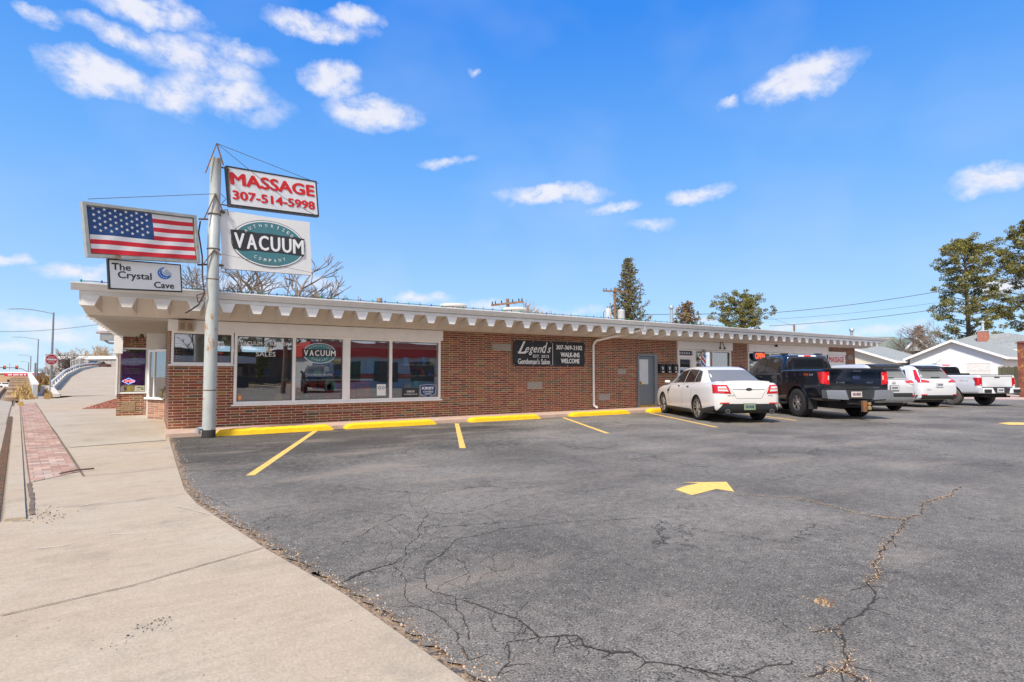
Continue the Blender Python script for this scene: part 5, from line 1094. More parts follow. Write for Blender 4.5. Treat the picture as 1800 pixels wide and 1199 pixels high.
for sg in (1, -1):
    # tail lamps: red frame with clear reflector bars, wrapping the corner
    c.patch([(-1, .90*sg, .80), (-1, .44*sg, .79), (-1, .55*sg, 1.02), (-1, .90*sg, 1.02)], (1, -.25*sg, 0), LRED, 'tail_lamp', off=.012, nu=12)
    c.patch([(-1, .78*sg, .855), (-1, .52*sg, .845), (-1, .585*sg, .975), (-1, .78*sg, .975)], (1, -.25*sg, 0), LCLR, 'lamp_lens', off=.017)
    c.patch([(-1, .76*sg, .90), (-1, .54*sg, .895), (-1, .56*sg, .92), (-1, .76*sg, .925)], (1, -.25*sg, 0), LRED, 'lamp_bar', off=.02)
    c.patch([(-1, .76*sg, .525), (-1, .52*sg, .525), (-1, .52*sg, .555), (-1, .74*sg, .555)], (1, -.15*sg, 0), LRED, 'reflector', off=.016)
    g = MB(); g.use(CHROME).lathe([(.058, -1.22), (.06, -1.15), (.052, -1.0)], 20, (0, 0, 0)); vs = g.v; g.v = [(v[2], v[0]+.60*sg, v[1]+.325) for v in vs]; g.use(BLACK); b = len(g.v); g.v += [(-1.222, .60*sg+.045*math.cos(i*.3927), .325+.045*math.sin(i*.3927)) for i in range(16)]; g.f.append(tuple(range(b, b+16))); g.m.append(1); g.build('exhaust_tip', None, c.root, True)
    g = MB(); g.use(BLACK).lathe([(.075, -1.19), (.07, -1.16)], 20); g.v = [(v[2], v[0]+.60*sg, v[1]+.325) for v in g.v]; g.build('exhaust_surround', None, c.root)
c.patch([(-1, .44, .895), (-1, -.44, .895), (-1, -.44, .91), (-1, .44, .91)], REAR, CHROME, 'trim_strip', off=.008, nu=16, nv=1)
c.seam([(-1, .62, 1.04), (-1, .40, .78), (-1, .36, .68), (-1, .30, .66), (-1, -.30, .66), (-1, -.36, .68), (-1, -.40, .78), (-1, -.62, 1.04)], REAR)
c.patch([(-1.05, .62, 1.1), (-1.05, -.62, 1.1), (-.93, -.60, 1.1), (-.93, .60, 1.1)], (0, 0, -1), WP, 'spoiler', off=.035, nu=14, nv=2)
for xs_ in ((.40, .36), (1.14, 1.14), (2.28, 2.20)): c.seam([(xs_[0], 1, 1.06), (xs_[0], 1, .7), (xs_[1], 1, .32)], LFT)
for x_ in (.62, 1.36): c.patch([(x_, 1, .93), (x_+.17, 1, .93), (x_+.17, 1, .955), (x_, 1, .955)], LFT, CHROME, 'door_handle', off=.02, nu=3, nv=1)
c.seam([(.0, 1, .99), (.05, 1, 1.085), (.40, 1, 1.075), (1.14, 1, 1.06), (2.3, 1, 1.03)], LFT, .014, CHROME, 'chrome_strip', .012)
oval_badge(c, -1.175, 0, .905, .17, .075, INK)
plate(c, -1.188, 0, .44, M('plate_green', (.20, .28, .16), .5))
g = MB(); g.lathe([(.03, 0), (.075, .04), (.085, .12), (.06, .19), (.0, .2)], 14); g.v = [(2.12+v[0]*.6, .97+v[2]*.9-.02, 1.04+v[1]*.6+.03) for v in g.v]; g.build('side_mirror', WP, c.root, True)
g = MB(); g.use(CHROME); vtext(g, 'SHO', -1.18, -.58, .74, .12, .03); vtext(g, 'LIMITED', -1.18, .50, .74, .20, .028); g.build('lettering', None, c.root)
c.wheels((0, 2.87), 1.66, .345, .245, .262, 'split', ALLOY)
c.patch([(2.25, 1, .78), (2.42, 1, .76), (2.40, 1, .83), (2.24, 1, .82)], LFT, BLKPL, 'fender_vent', nu=3, nv=2)
# ---- generic pickup
def pickup(name, lab, loc, hd, P, WB, rear, front, hw, belt, bedz, roofz, Rr, cabx, low=.52):
    c = Car(name, lab, loc, hd, P,
      [(rear, hw*.95, low+.12, bedz-.03, bedz), (rear+.06, hw*.985, low, bedz-.02, bedz+.01), (rear+.5, hw*.99, low-.02, bedz-.02, bedz+.01), (-.0, hw, low-.04, bedz-.02, bedz+.01), (cabx-.12, hw*.985, low-.06, bedz-.02, bedz), (cabx, hw*.985, low-.08, belt, belt+.03), (cabx+1.2, hw*.985, low-.1, belt-.01, belt+.02), (cabx+2.25, hw*.98, low-.1, belt-.03, belt+.02), (cabx+2.75, hw*.985, low-.06, belt-.06, belt+.02), (front-.35, hw*.97, low-.04, belt-.14, belt-.06), (front-.08, hw*.86, low, belt-.25, belt-.16), (front, hw*.74, low+.08, belt-.35, belt-.25)],
      60, [(cabx, hw*.83, hw*.66, belt, roofz-.12), (cabx+.05, hw*.88, hw*.69, belt, roofz-.05), (cabx+.3, hw*.90, hw*.71, belt, roofz-.01), (cabx+.9, hw*.905, hw*.72, belt, roofz), (cabx+1.5, hw*.90, hw*.71, belt, roofz-.03), (cabx+1.8, hw*.89, hw*.70, belt, roofz-.11), (cabx+2.2, hw*.87, hw*.72, belt, belt+(roofz-belt)*.45), (cabx+2.5, hw*.85, hw*.75, belt, belt+.04)],
      [(0, Rr+.085), (WB, Rr+.08)], R_=Rr, flat=True, cat='pickup truck')
    return c
NAVY = paint('navy_paint', (.005, .007, .012), .0, .1)
c = pickup('pickup_truck', 'dark navy pickup with chrome rear bumper and all-terrain tyres', (18.38, 9.16, 0), HD, NAVY, 3.68, -1.20, 4.62, 1.0, 1.30, 1.415, 1.94, .425, 1.02)
z0 = 1.36
c.patch([(1.22, 1, z0), (2.00, 1, z0-.01), (2.00, 1, 1.80), (1.30, 1, 1.80)], LFT, CARGL, 'window', mirror=True)
c.patch([(2.07, 1, z0-.01), (3.16, 1, z0-.02), (2.80, 1, 1.71), (2.07, 1, 1.80)], LFT, CARGL, 'window', mirror=True)
c.patch([(.9, .80, 1.44), (.9, -.80, 1.44), (.9, -.66, 1.80), (.9, .66, 1.80)], REAR, CARGL, 'rear_window', nu=12)
c.patch([(3.7, .7, 1.40), (3.7, -.7, 1.40), (2.9, -.62, 1.82), (2.9, .62, 1.82)], (-1, 0, -.9), CARGL, 'windscreen')
c.patch([(1, .30, 1.845), (1, -.30, 1.845), (1, -.27, 1.88), (1, .27, 1.88)], REAR, WHITE, 'brake_lamp', off=.02, nu=4, nv=1); c.patch([(1, .11, 1.845), (1, -.11, 1.845), (1, -.11, 1.88), (1, .11, 1.88)], REAR, LREDL, 'brake_lamp', off=.03, nu=4, nv=1)
c.seam([(1.10, 1, 1.36), (1.22, 1, 1.345), (2.03, 1, 1.335), (3.2, 1, 1.32)], LFT, .016, CHROME, 'chrome_strip', .012)
c.seam([(1.0, 1, 1.40), (1.0, 1, .46)], LFT, .022)
c.seam([(1.12, 1, 1.33), (1.14, 1, .9), (1.28, 1, .5)], LFT, .008); c.seam([(2.04, 1, 1.33), (2.04, 1, .48)], LFT, .008); c.seam([(3.15, 1, 1.3), (3.1, 1, .48)], LFT, .008)
for x_ in (1.22, 2.16): c.patch([(x_, 1, 1.17), (x_+.20, 1, 1.17), (x_+.20, 1, 1.205), (x_, 1, 1.205)], LFT, CHROME, 'door_handle', off=.03, nu=3, nv=1)
for x_ in (.35, 1.3):
    g = MB(); g.box(x_+.8, x_+.95, .40 if x_ > 1 else .55, .44 if x_ > 1 else .59, 1.93, 1.955) if False else None
for sg in (1, -1): g = MB(); g.box(1.3, 1.45, sg*.58-.10, sg*.58+.10, 1.925, 1.965); g.build('roof_mount', BLKPL, c.root)
for sg in (1, -1):   # tail lamps and step bumper halves
    c.patch([(-1.2, sg*.775, .985), (-1.13, sg*1.0, 1.03), (-1.01, sg*1.0, 1.345), (-1.2, sg*.775, 1.345)], (1, -sg*.9, 0), LRED, 'tail_lamp', off=.014, nu=12, nv=8)
    c.patch([(-1.1, sg*.91, 1.06), (-1.1, sg*.84, 1.06), (-1.1, sg*.84, 1.29), (-1.1, sg*.91, 1.29)], REAR, LREDL, 'lamp_lens', off=.018, nu=3, nv=4)
    c.patch([(-1.1, sg*.815, 1.12), (-1.1, sg*.785, 1.12), (-1.1, sg*.785, 1.24), (-1.1, sg*.815, 1.24)], REAR, LCLR, 'reverse_lamp', off=.019, nu=2, nv=2)
c.seam([(-1.1, .755, 1.40), (-1.1, .755, .86), (-1.1, -.755, .86), (-1.1, -.755, 1.40)], REAR, .014)
c.patch([(-1.1, .74, 1.325), (-1.1, -.74, 1.325), (-1.1, -.74, 1.40), (-1.1, .74, 1.40)], REAR, NAVY, 'tailgate_spoiler', off=.04, nu=10, nv=3)
c.patch([(-1.1, .72, .865), (-1.1, -.72, .865), (-1.1, -.72, .935), (-1.1, .72, .935)], REAR, BLKPL, 'tailgate_trim', off=.006, nu=6, nv=1)
g = MB(); g.use(BLKPL).box(-1.17, .98, -.86, .86, 1.418, 1.452); g.build('bed_cover', None, c.root)
g = MB(); g.box(-1.265, -1.245, -.12, .12, 1.355, 1.378); g.build('tailgate_handle', CHROME, c.root)
oval_badge(c, -1.222, 0, 1.185, .24, .10, M('badge_blue', (.012, .03, .12), .3), 'Ford')
g = MB(); g.use(M('badge_dark', (.16, .17, .19), .4)); vtext(g, 'F-150', -1.216, .45, 1.045, .24, .045); vtext(g, 'XLT', -1.216, -.4, 1.045, .2, .04); g.build('lettering', None, c.root)
g = MB(); g.use(CHROME).box(-1.218, -1.213, -.66, -.48, .885, .91); g.box(-1.218, -1.213, .48, .74, .925, .935); g.build('trim_strip', None, c.root)
for sg in (1, -1):
    g = MB(); pr = [(-1.20, sg*.99, .62), (-1.40, sg*.95, .60), (-1.42, sg*.36, .57), (-1.30, sg*.30, .57), (-1.15, sg*.30, .60)]; up = [(-1.20, sg*1.0, .84), (-1.37, sg*.97, .84), (-1.385, sg*.42, .84), (-1.30, sg*.42, .84), (-1.15, sg*.42, .84)]
    g.add(pr+up, [(0, 1, 2, 3, 4), (5, 6, 7, 8, 9)]+[(i, (i+1) % 5, 5+(i+1) % 5, 5+i) for i in range(5)]); g.build('bumper', CHROME, c.root)
g = MB(); g.use(LB).hexa([(-1.38, -.40, .59), (-1.38, .40, .59), (-1.1, .40, .59), (-1.1, -.40, .59), (-1.36, -.44, .838), (-1.36, .44, .838), (-1.1, .44, .838), (-1.1, -.44, .838)]); g.build('bumper_step', None, c.root)
plate(c, -1.385, .12, .72, M('plate_pink', (.62, .50, .45), .5))
g = MB(); g.use(BLACK).box(-1.30, -1.1, -.35, .35, .44, .56); g.box(-1.48, -1.25, -.05, .05, .42, .52); g.use(RUST).box(-1.56, -1.47, -.06, .05, .25, .55); g.use(M('brass_hitch', (.5, .33, .16), .4, .6)).lathe([(.0, .30), (.05, .31), (.055, .38), (.02, .41), (.045, .45), (.045, .50), (0, .52)], 12, (-1.60, -.09, 0)); g.build('tow_hitch', None, c.root)
stext(c, 'FX4', -.62, .0, 0, .3, .1, REDP) if False else None
h = c.cast((-.62, 1, 1.26), LFT); ys_ = h[0].y if h else 1
o = stext(c, '4x4', -.68, ys_+.006, 1.27, .20, .075, M('decal_grey', (.30, .30, .31), .5), .3); o = stext(c, 'FX4', -.43, ys_+.006, 1.27, .24, .085, M('decal_orange', (.62, .06, .02), .5), .3)
c.wheels((0, 3.68), 1.75, .425, .29, .235, 'at', ALLOY)
for sg in (1, -1):
    g = MB(); g.box(-.56, -.53, sg*.84-.12, sg*.84+.14, .26, .60); g.build('mud_flap', LB, c.root)
    g = MB(); g.box(.75, 2.95, sg*.93-.06, sg*.93+.09, .36, .42); g.build('running_board', LB, c.root)
g = MB(); g.hexa([(3.02, 1.0, 1.32), (3.12, 1.0, 1.32), (3.10, 1.24, 1.34), (3.0, 1.24, 1.34), (3.02, 1.0, 1.42), (3.12, 1.0, 1.42), (3.10, 1.24, 1.60), (3.0, 1.24, 1.60)]); g.build('side_mirror', BLKPL, c.root)
g = MB(); g.use(BLACK).box(-.9, 4.0, -.6, .6, .32, .55); g.tube((0, -.8, .425), (0, .8, .425), .07, .07, 10); g.build('underbody', None, c.root)
# fender lip
for cc, rr in ((c, .52),):
    for sg in (1, -1):
        g = MB(); n = 26; vs = []
        for i in range(n+1):
            t = math.pi*(-.02+1.04*i/n); 
            for r0, yy in ((rr-.015, 1.0), (rr+.055, 1.0), (rr+.055, .97), (rr-.015, .97)): vs.append((r0*math.cos(t), sg*(yy+.018), .425+r0*math.sin(t)))
        g.add(vs, [(i*4+j, i*4+(j+1) % 4, i*4+4+(j+1) % 4, i*4+4+j) for i in range(n) for j in range(4)]); g.build('wheel_arch_lip', NAVY, c.root)
# ---- SUVs
def suv(name, lab, loc, hd, P, rear, front, WB, hw, roof, rearlean, rows=None):
    c = Car(name, lab, loc, hd, P,
      [(rear, hw*.80, .52, .88, .92), (rear+.04, hw*.88, .40, 1.02, 1.07), (rear+.14, hw*.95, .32, 1.08, 1.13), (rear+.4, hw*.985, .28, 1.09, 1.14), (0, hw, .25, 1.08, 1.13), (.8, hw, .22, 1.06, 1.12), (2.0, hw, .22, 1.02, 1.08), (2.7, hw*.98, .24, .98, 1.05), (front-.3, hw*.92, .28, .88, .97), (front-.06, hw*.8, .34, .76, .85), (front, hw*.68, .42, .68, .74)],
      60, [(rear+.12, hw*.80, hw*.62, 1.08, 1.16), (rear+.25, hw*.86, hw*.67, 1.08, 1.30), (rear+rearlean, hw*.89, hw*.70, 1.08, roof-.08), (rear+rearlean+.18, hw*.90, hw*.72, 1.08, roof-.02), (.4, hw*.91, hw*.74, 1.07, roof), (1.3, hw*.91, hw*.74, 1.05, roof-.02), (1.7, hw*.90, hw*.73, 1.04, roof-.12), (2.3, hw*.87, hw*.74, 1.02, 1.25), (2.65, hw*.84, hw*.74, 1.0, 1.03)],
      [(0, .42), (WB, .42)], R_=.36)
    for q in ([(-.35, 1, 1.18), (.22, 1, 1.16), (.22, 1, 1.52), (-.20, 1, 1.50)], [(.28, 1, 1.16), (1.02, 1, 1.14), (1.0, 1, 1.55), (.28, 1, 1.54)], [(1.08, 1, 1.14), (2.05, 1, 1.11), (1.55, 1, 1.46), (1.06, 1, 1.55)]): c.patch(q, LFT, CARGL, 'window', mirror=True)
    c.patch([(2.5, .62, 1.10), (2.5, -.62, 1.10), (1.6, -.55, 1.55), (1.6, .55, 1.55)], (-1, 0, -.9), CARGL, 'windscreen')
    c.wheels((0, WB), 1.60, .36, .23, .235, 'multi', ALLOY)
    for sg in (1, -1):
        for wx in (0, WB):
            g = MB(); n = 20; vs = []
            for i in range(n+1):
                t = math.pi*(-.03+1.06*i/n)
                for r0, yy in ((.415, hw-.02), (.475, hw-.02), (.475, hw+.012), (.415, hw+.012)): vs.append((wx+r0*math.cos(t), sg*yy, .36+r0*math.sin(t)))
            g.add(vs, [(i*4+j, i*4+(j+1) % 4, i*4+4+(j+1) % 4, i*4+4+j) for i in range(n) for j in range(4)]); g.build('wheel_arch_lip', LB, c.root)
    g = MB(); g.use(BLACK).box(-.7, 3.2, -.55, .55, .2, .4); g.build('underbody', None, c.root)
    return c
SILV = paint('silver_paint', (.62, .62, .62), .1, .25); SWP = paint('suv_white', (.72, .72, .73), .0, .25)
c = suv('suv', 'silver grey suv with black rear spoiler beside the dark pickup', (23.2, 9.9, 0), R(62), SILV, -.98, 3.62, 2.69, .93, 1.70, .42)
c.patch([(-1, .66, 1.17), (-1, -.66, 1.17), (-.7, -.56, 1.52), (-.7, .56, 1.52)], (1, 0, -.25), CARGR, 'rear_window', nu=14, nv=8)
g = MB(); g.hexa([(-.80, -.56, 1.59), (-.80, .56, 1.59), (-.5, .60, 1.60), (-.5, -.60, 1.60), (-.78, -.54, 1.63), (-.78, .54, 1.63), (-.35, .58, 1.69), (-.35, -.58, 1.69)]); g.build('spoiler', BLKPL, c.root)
for sg in (1, -1):
    c.patch([(-1, .90*sg, .95), (-1, .50*sg, 1.02), (-1, .50*sg, 1.09), (-1, .92*sg, 1.10)], (1, -.35*sg, 0), LRED, 'tail_lamp', off=.014, nu=10); c.patch([(-1, .86*sg, .93), (-1, .62*sg, .98), (-1, .62*sg, 1.01), (-1, .88*sg, .99)], (1, -.35*sg, 0), LCLR, 'lamp_lens', off=.018)
    c.patch([(-1, .85*sg, .55), (-1, .66*sg, .55), (-1, .66*sg, .58), (-1, .85*sg, .58)], (1, -.2*sg, 0), LRED, 'reflector', off=.03)
c.patch([(-1, .86, .40), (-1, -.86, .40), (-1, -.86, .60), (-1, .86, .60)], REAR, LB, 'bumper', off=.012, nu=16, nv=3); c.patch([(-1, .80, .36), (-1, -.80, .36), (-1, -.80, .52), (-1, .80, .52)], REAR, M('skid_silver', (.40, .41, .42), .4, .5), 'skid_plate', off=.022, nu=16, nv=3)
c.patch([(-1, .80, .60), (-1, -.80, .60), (-1, -.80, .66), (-1, .80, .66)], REAR, LB, 'bumper_trim', off=.012, nu=10, nv=1)
plate(c, -1.0, 0, .84, M('plate_pale', (.55, .56, .55), .5)); oval_badge(c, -.985, 0, 1.03, .14, .08, SILV); c.patch([(-1, .30, 1.2), (-1, -.10, 1.2), (-1, -.10, 1.22), (-1, .30, 1.22)], (1, 0, -.2), BLKPL, 'wiper', off=.03, nu=3, nv=1)
c = suv('suv', 'white suv with tall L-shaped red tail lamps', (27.62, 10.1, 0), R(66), SWP, -1.05, 3.64, 2.70, .935, 1.69, .50)
c.patch([(-1, .68, 1.17), (-1, -.68, 1.17), (-.7, -.58, 1.50), (-.7, .58, 1.50)], (1, 0, -.25), CARGR, 'rear_window', nu=14, nv=8)
g = MB(); g.hexa([(-.80, -.55, 1.57), (-.80, .55, 1.57), (-.45, .60, 1.58), (-.45, -.60, 1.58), (-.78, -.52, 1.61), (-.78, .52, 1.61), (-.35, .58, 1.68), (-.35, -.58, 1.68)]); g.build('spoiler', BLKPL, c.root)
for sg in (1, -1):
    c.patch([(-1, .88*sg, 1.0), (-1, .42*sg, 1.0), (-1, .46*sg, 1.06), (-1, .90*sg, 1.12)], (1, -.35*sg, 0), LRED, 'tail_lamp', off=.016, nu=10); c.patch([(-.9, .86*sg, 1.10), (-.9, .72*sg, 1.12), (-.6, .62*sg, 1.50), (-.6, .70*sg, 1.50)], (1, -.45*sg, 0), LRED, 'tail_lamp', off=.016, nu=4, nv=10)
    c.patch([(-1, .80*sg, .50), (-1, .60*sg, .50), (-1, .60*sg, .535), (-1, .80*sg, .535)], (1, -.2*sg, 0), LRED, 'reflector', off=.03)
c.patch([(-1, .88, .34), (-1, -.88, .34), (-1, -.88, .50), (-1, .88, .50)], REAR, LB, 'bumper', off=.018, nu=16, nv=3)
plate(c, -1.06, 0, .90, M('plate_white', (.62, .62, .62), .5), frame_=False); g = MB(); g.use(M('badge_dark', (.16, .17, .19), .4)); vtext(g, 'CR-V', -1.07, .5, .72, .2, .05); g.build('lettering', None, c.root)
c.patch([(-1, .25, 1.19), (-1, -.15, 1.19), (-1, -.15, 1.215), (-1, .25, 1.215)], (1, 0, -.2), BLKPL, 'wiper', off=.03, nu=3, nv=1)
# white pickup
WT = paint('truck_white', (.74, .74, .75), .0, .3)
c = pickup('pickup_truck', 'white pickup at the far end of the row near the wooden fence', (30.87, 9.26, 0), R(67), WT, 3.34, -1.17, 4.15, .95, 1.20, 1.27, 1.78, .40, .95)
z0 = 1.26
c.patch([(1.14, 1, z0), (1.90, 1, z0-.01), (1.90, 1, 1.66), (1.22, 1, 1.66)], LFT, CARGL, 'window', mirror=True); c.patch([(1.97, 1, z0-.01), (2.95, 1, z0-.02), (2.6, 1, 1.58), (1.97, 1, 1.66)], LFT, CARGL, 'window', mirror=True)
c.patch([(.9, .74, 1.32), (.9, -.74, 1.32), (.9, -.61, 1.65), (.9, .61, 1.65)], REAR, CARGL, 'rear_window', nu=12)
c.patch([(.9, .20, 1.69), (.9, -.20, 1.69), (.9, -.17, 1.725), (.9, .17, 1.725)], REAR, LREDL, 'brake_lamp', off=.02, nu=4, nv=1)
for y_ in (.22, -.22): c.seam([(.9, y_, 1.32), (.9, y_, 1.65)], REAR, .02, WT if False else SEAM, 'window_divider', .012)
g = MB(); g.use(BLKPL).box(-.9, .93, -.82, .82, 1.275, 1.30); g.box(.55, .9, -.75, .75, 1.30, 1.36); g.build('bed_cover', None, c.root)
for sg in (1, -1):
    c.patch([(-1.17, sg*.765, .84), (-1.05, sg*.95, .87), (-1.08, sg*.95, 1.00), (-1.17, sg*.765, 1.02)], (1, -sg*.9, 0), LRED, 'tail_lamp', off=.014, nu=10, nv=5)
    c.patch([(-1.17, sg*.765, 1.02), (-1.08, sg*.95, 1.00), (-1.0, sg*.95, 1.17), (-1.17, sg*.765, 1.17)], (1, -sg*.9, 0), LRED, 'tail_lamp', off=.014, nu=10, nv=5)
    c.patch([(-1.1, sg*.87, .85), (-1.1, sg*.80, .85), (-1.1, sg*.80, .89), (-1.1, sg*.87, .89)], REAR, LCLR, 'reverse_lamp', off=.018, nu=2, nv=2)
c.seam([(-1.1, .745, 1.26), (-1.1, .745, .76), (-1.1, -.745, .76), (-1.1, -.745, 1.26)], REAR, .014); c.seam([(.90, 1, 1.25), (.90, 1, .42)], LFT, .022); c.seam([(1.94, 1, 1.23), (1.94, 1, .42)], LFT, .008)
c.patch([(-1.1, .12, 1.165), (-1.1, -.12, 1.165), (-1.1, -.14, 1.205), (-1.1, .14, 1.205)], REAR, BLKPL, 'tailgate_handle', off=.012, nu=3, nv=1)
c.patch([(-1.1, .74, 1.22), (-1.1, -.74, 1.22), (-1.1, -.74, 1.235), (-1.1, .74, 1.235)], REAR, SEAM, 'tailgate_groove', off=.003, nu=3, nv=1)
g = MB(); g.use(WT)
for sg in (1, -1):
    pr = [(-1.17, sg*.94, .56), (-1.36, sg*.92, .56), (-1.38, sg*.36, .54), (-1.12, sg*.30, .56)]; up = [(-1.17, sg*.95, .76), (-1.33, sg*.93, .76), (-1.35, sg*.45, .76), (-1.12, sg*.45, .76)]
    g2 = MB(); g2.use(WT).add(pr+up, [(0, 1, 2, 3), (4, 5, 6, 7)]+[(i, (i+1) % 4, 4+(i+1) % 4, 4+i) for i in range(4)]); g2.build('bumper', None, c.root)
    g2 = MB(); g2.use(BLKPL).box(-1.395, -1.37, min(sg*.88, sg*.55), max(sg*.88, sg*.55), .565, .70); g2.build('bumper_corner', None, c.root)
g = MB(); g.use(LB).hexa([(-1.36, -.38, .56), (-1.36, .38, .56), (-1.1, .38, .56), (-1.1, -.38, .56), (-1.335, -.46, .758), (-1.335, .46, .758), (-1.1, .46, .758), (-1.1, -.46, .758)]); g.box(-1.2, -1.14, -.74, .74, .75, .79); g.build('bumper_step', None, c.root)
plate(c, -1.36, .08, .66, M('plate_white', (.62, .62, .62), .5), frame_=False, w_=.3)
h = c.cast((-.55, 1, 1.05), LFT); stext(c, '4x4', -.70, h[0].y+.006, 1.04, .12, .045, M('decal_grey', (.3, .3, .31), .5)); stext(c, 'TRAIL', -.50, h[0].y+.006, 1.04, .22, .04, M('decal_red', (.5, .03, .03), .5))
c.wheels((0, 3.34), 1.62, .40, .26, .24, 'multi', ALLOY, tyremat=M('dusty_tyre', (.10, .09, .08), .9, var=.2))
g = MB(); g.use(BLACK).box(-1.1, 3.6, -.55, .55, .36, .52); g.tube((0, -.75, .4), (0, .75, .4), .07, .07, 10); g.tube((-1.25, -.5, .40), (-.8, -.5, .42), .035, .035, 8); g.build('underbody', None, c.root)
g = MB(); g.tube((1.5, 0, 1.78), (1.2, 0, 1.98), .008); g.box(1.45, 1.62, -.04, .04, 1.775, 1.80); g.build('antenna', BLKPL, c.root)
# ------------------------------------------------------------------ trees
def bare_tree(name, lab, loc, h, spread, seed, thick=.16, mat=None, levels=6, group=None, lean=0., tw=1., clump=1):
    random.seed(seed); o = thing(name, lab, 'tree', loc, group=group); tm, cm_ = MB(), MB(); mat = mat or BARK
    def grow(p, d, ln, r, lv):
        mb_ = tm if lv >= levels-2 else cm_; n = 3 if lv > 2 else 2; q = p; dd_ = d.copy()
        for i in range(n):
            dd_ = (dd_+Vector((random.gauss(0, .13), random.gauss(0, .13), random.gauss(0.03, .06)))).normalized(); q2 = q+dd_*(ln/n); r2 = r*(1-.3*(i+1)/n); mb_.tube(q, q2, r*(1-.3*i/n), r2, 6 if lv > 3 else 3, False); q = q2
            if lv > 0 and i < n-1 and random.random() < .65:
                s_ = (dd_+Vector((random.gauss(0, 1), random.gauss(0, 1), random.gauss(.25, .4)))*.75*spread).normalized(); grow(q, s_, ln*.62, r2*.5, lv-1)
        if lv > 0:
            for _ in range(random.choice((2, 3, 3)) if lv > 1 else 3):
                s_ = (dd_+Vector((random.gauss(0, 1), random.gauss(0, 1), random.gauss(.15, .45)))*.62*spread).normalized(); grow(q, s_, ln*random.uniform(.62, .82), r*.62, lv-1)
    for k in range(clump):
        grow(Vector((random.uniform(-.3, .3)*(clump > 1), random.uniform(-.3, .3)*(clump > 1), 0)), Vector((lean+random.gauss(0, .22)*(clump > 1), random.gauss(0, .2)*(clump > 1), 1)).normalized(), h*.27, thick*h/8, levels)
    tm.build('trunk', mat, o, True); cm_.build('crown', mat if tw == 1 else TWIG, o); return o
def needles(mb, c, r, n, mats, flat=.7, ln=.16):
    for _ in range(n):
        while True:
            p = Vector((random.uniform(-1, 1), random.uniform(-1, 1), random.uniform(-1, 1)))
            if p.length < 1: break
        p = Vector((p.x*r, p.y*r, p.z*r*flat)); mb.use(mats[0] if random.random() < .5 else random.choice(mats))
        d = Vector((random.gauss(p.x/r, .6), random.gauss(p.y/r, .6), random.gauss(p.z/r+.4, .5))).normalized()*ln*random.uniform(.7, 1.3); s_ = d.orthogonal().normalized()*ln*.30; s_.rotate(Matrix.Rotation(random.uniform(0, 6.28), 3, d.normalized())); q = c+p
        mb.add([q-s_, q+s_, q+d+s_*.6, q+d-s_*.6], [(0, 1, 2, 3)])
PG = [M('pine_olive', (.21, .19, .045), .8, var=.3, scale=3), M('pine_green', (.12, .135, .035), .8, var=.3, scale=3), M('pine_gold', (.34, .27, .06), .8, var=.3, scale=3), M('pine_dark', (.06, .075, .022), .8, var=.3, scale=3)]
def pine(name, lab, loc, h, rad, seed, base=.15, nb=60, group='pines beyond the roofs', shape=None, cl=1.0, dens=1.0):
    random.seed(seed); o = thing(name, lab, 'tree', loc, group=group); tr = MB(); cr_ = MB(); lean = Vector((random.uniform(-.03, .03), random.uniform(-.03, .03), 1))
    def sp(t): return lean*(h*t)
    for i in range(10): tr.tube(sp(i/10), sp((i+1)/10), h*.022*(1-i/10.5), h*.022*(1-(i+1)/10.5), 8, False)
    for i in range(nb):
        t = base+(1-base)*((i+random.random())/nb)**.9; t = min(t, .99); f = shape(t) if shape else math.sin(math.pi*min(1, (1-t)*1.25+.12))**.7
        a = i*2.4+random.uniform(-.5, .5); ln = rad*f*random.uniform(.55, 1.12); d = Vector((math.cos(a), math.sin(a), random.uniform(.05, .5))); p = sp(t); q = p
        n = 4
        for k in range(n):
            dd_ = (d+Vector((0, 0, .12*k))).normalized(); q2 = q+dd_*ln/n; tr.tube(q, q2, h*.0042*(1-k/n)+.012, h*.0042*(1-(k+1)/n)+.01, 4, False); q = q2
            if k >= 1 or ln < 1:
                for _ in range(random.choice((1, 2, 2))):
                    c = q+Vector((random.gauss(0, .28), random.gauss(0, .28), random.gauss(.08, .16)))*cl; needles(cr_, c, random.uniform(.28, .55)*cl, int(70*dens), PG, .6, .15*cl)
    tr.build('trunk', BARK, o); cr_.build('crown', None, o, stuff=True); return o
def spruce(name, lab, loc, h, rad, seed, mats, sparse=1.0, top=1.0, droop=-.15, up=.45, group=None, z0=.05):
    random.seed(seed); o = thing(name, lab, 'tree', loc, group=group); tr = MB(); cr_ = MB(); tr.tube((0, 0, 0), (0, 0, h), h*.018, .02, 8)
    n = int(h*11*sparse)
    for i in range(n):
        t = z0+(1-z0)*i/n; f = (1-t)**.85*top+.04; a = i*2.39996+random.uniform(-.3, .3); ln = rad*f*random.uniform(.7, 1.15); p = Vector((0, 0, h*t)); d = Vector((math.cos(a), math.sin(a), droop+up*t)); k_ = max(2, int(ln/.28)); q = p
        for k in range(k_):
            dd_ = (d+Vector((0, 0, .30*k/k_))).normalized(); q2 = q+dd_*ln/k_; tr.tube(q, q2, .022*(1-k/k_)+.008, .02*(1-k/k_)+.006, 3, False)
            for _ in range(4):
                s_ = Vector((random.gauss(0, .10), random.gauss(0, .10), random.gauss(.02, .08))); needles(cr_, q2+s_, .17, 4, mats, .7, .17)
            q = q2
    tr.build('trunk', BARK, o); cr_.build('crown', None, o, stuff=True); return o
def base(px, Z): p = ZD(px, 659, Z); return (p.x, p.y, 0)
def hgt(py, Z): return H+(659-py)*Z/960
BT = M('grey_bark', (.20, .16, .13), .95, var=.25)
bare_tree('bare_tree', 'large bare tree rising behind the roof under the banner sign', base(455, 40), 13.4, .9, 12, .20, BT, 5, clump=3)
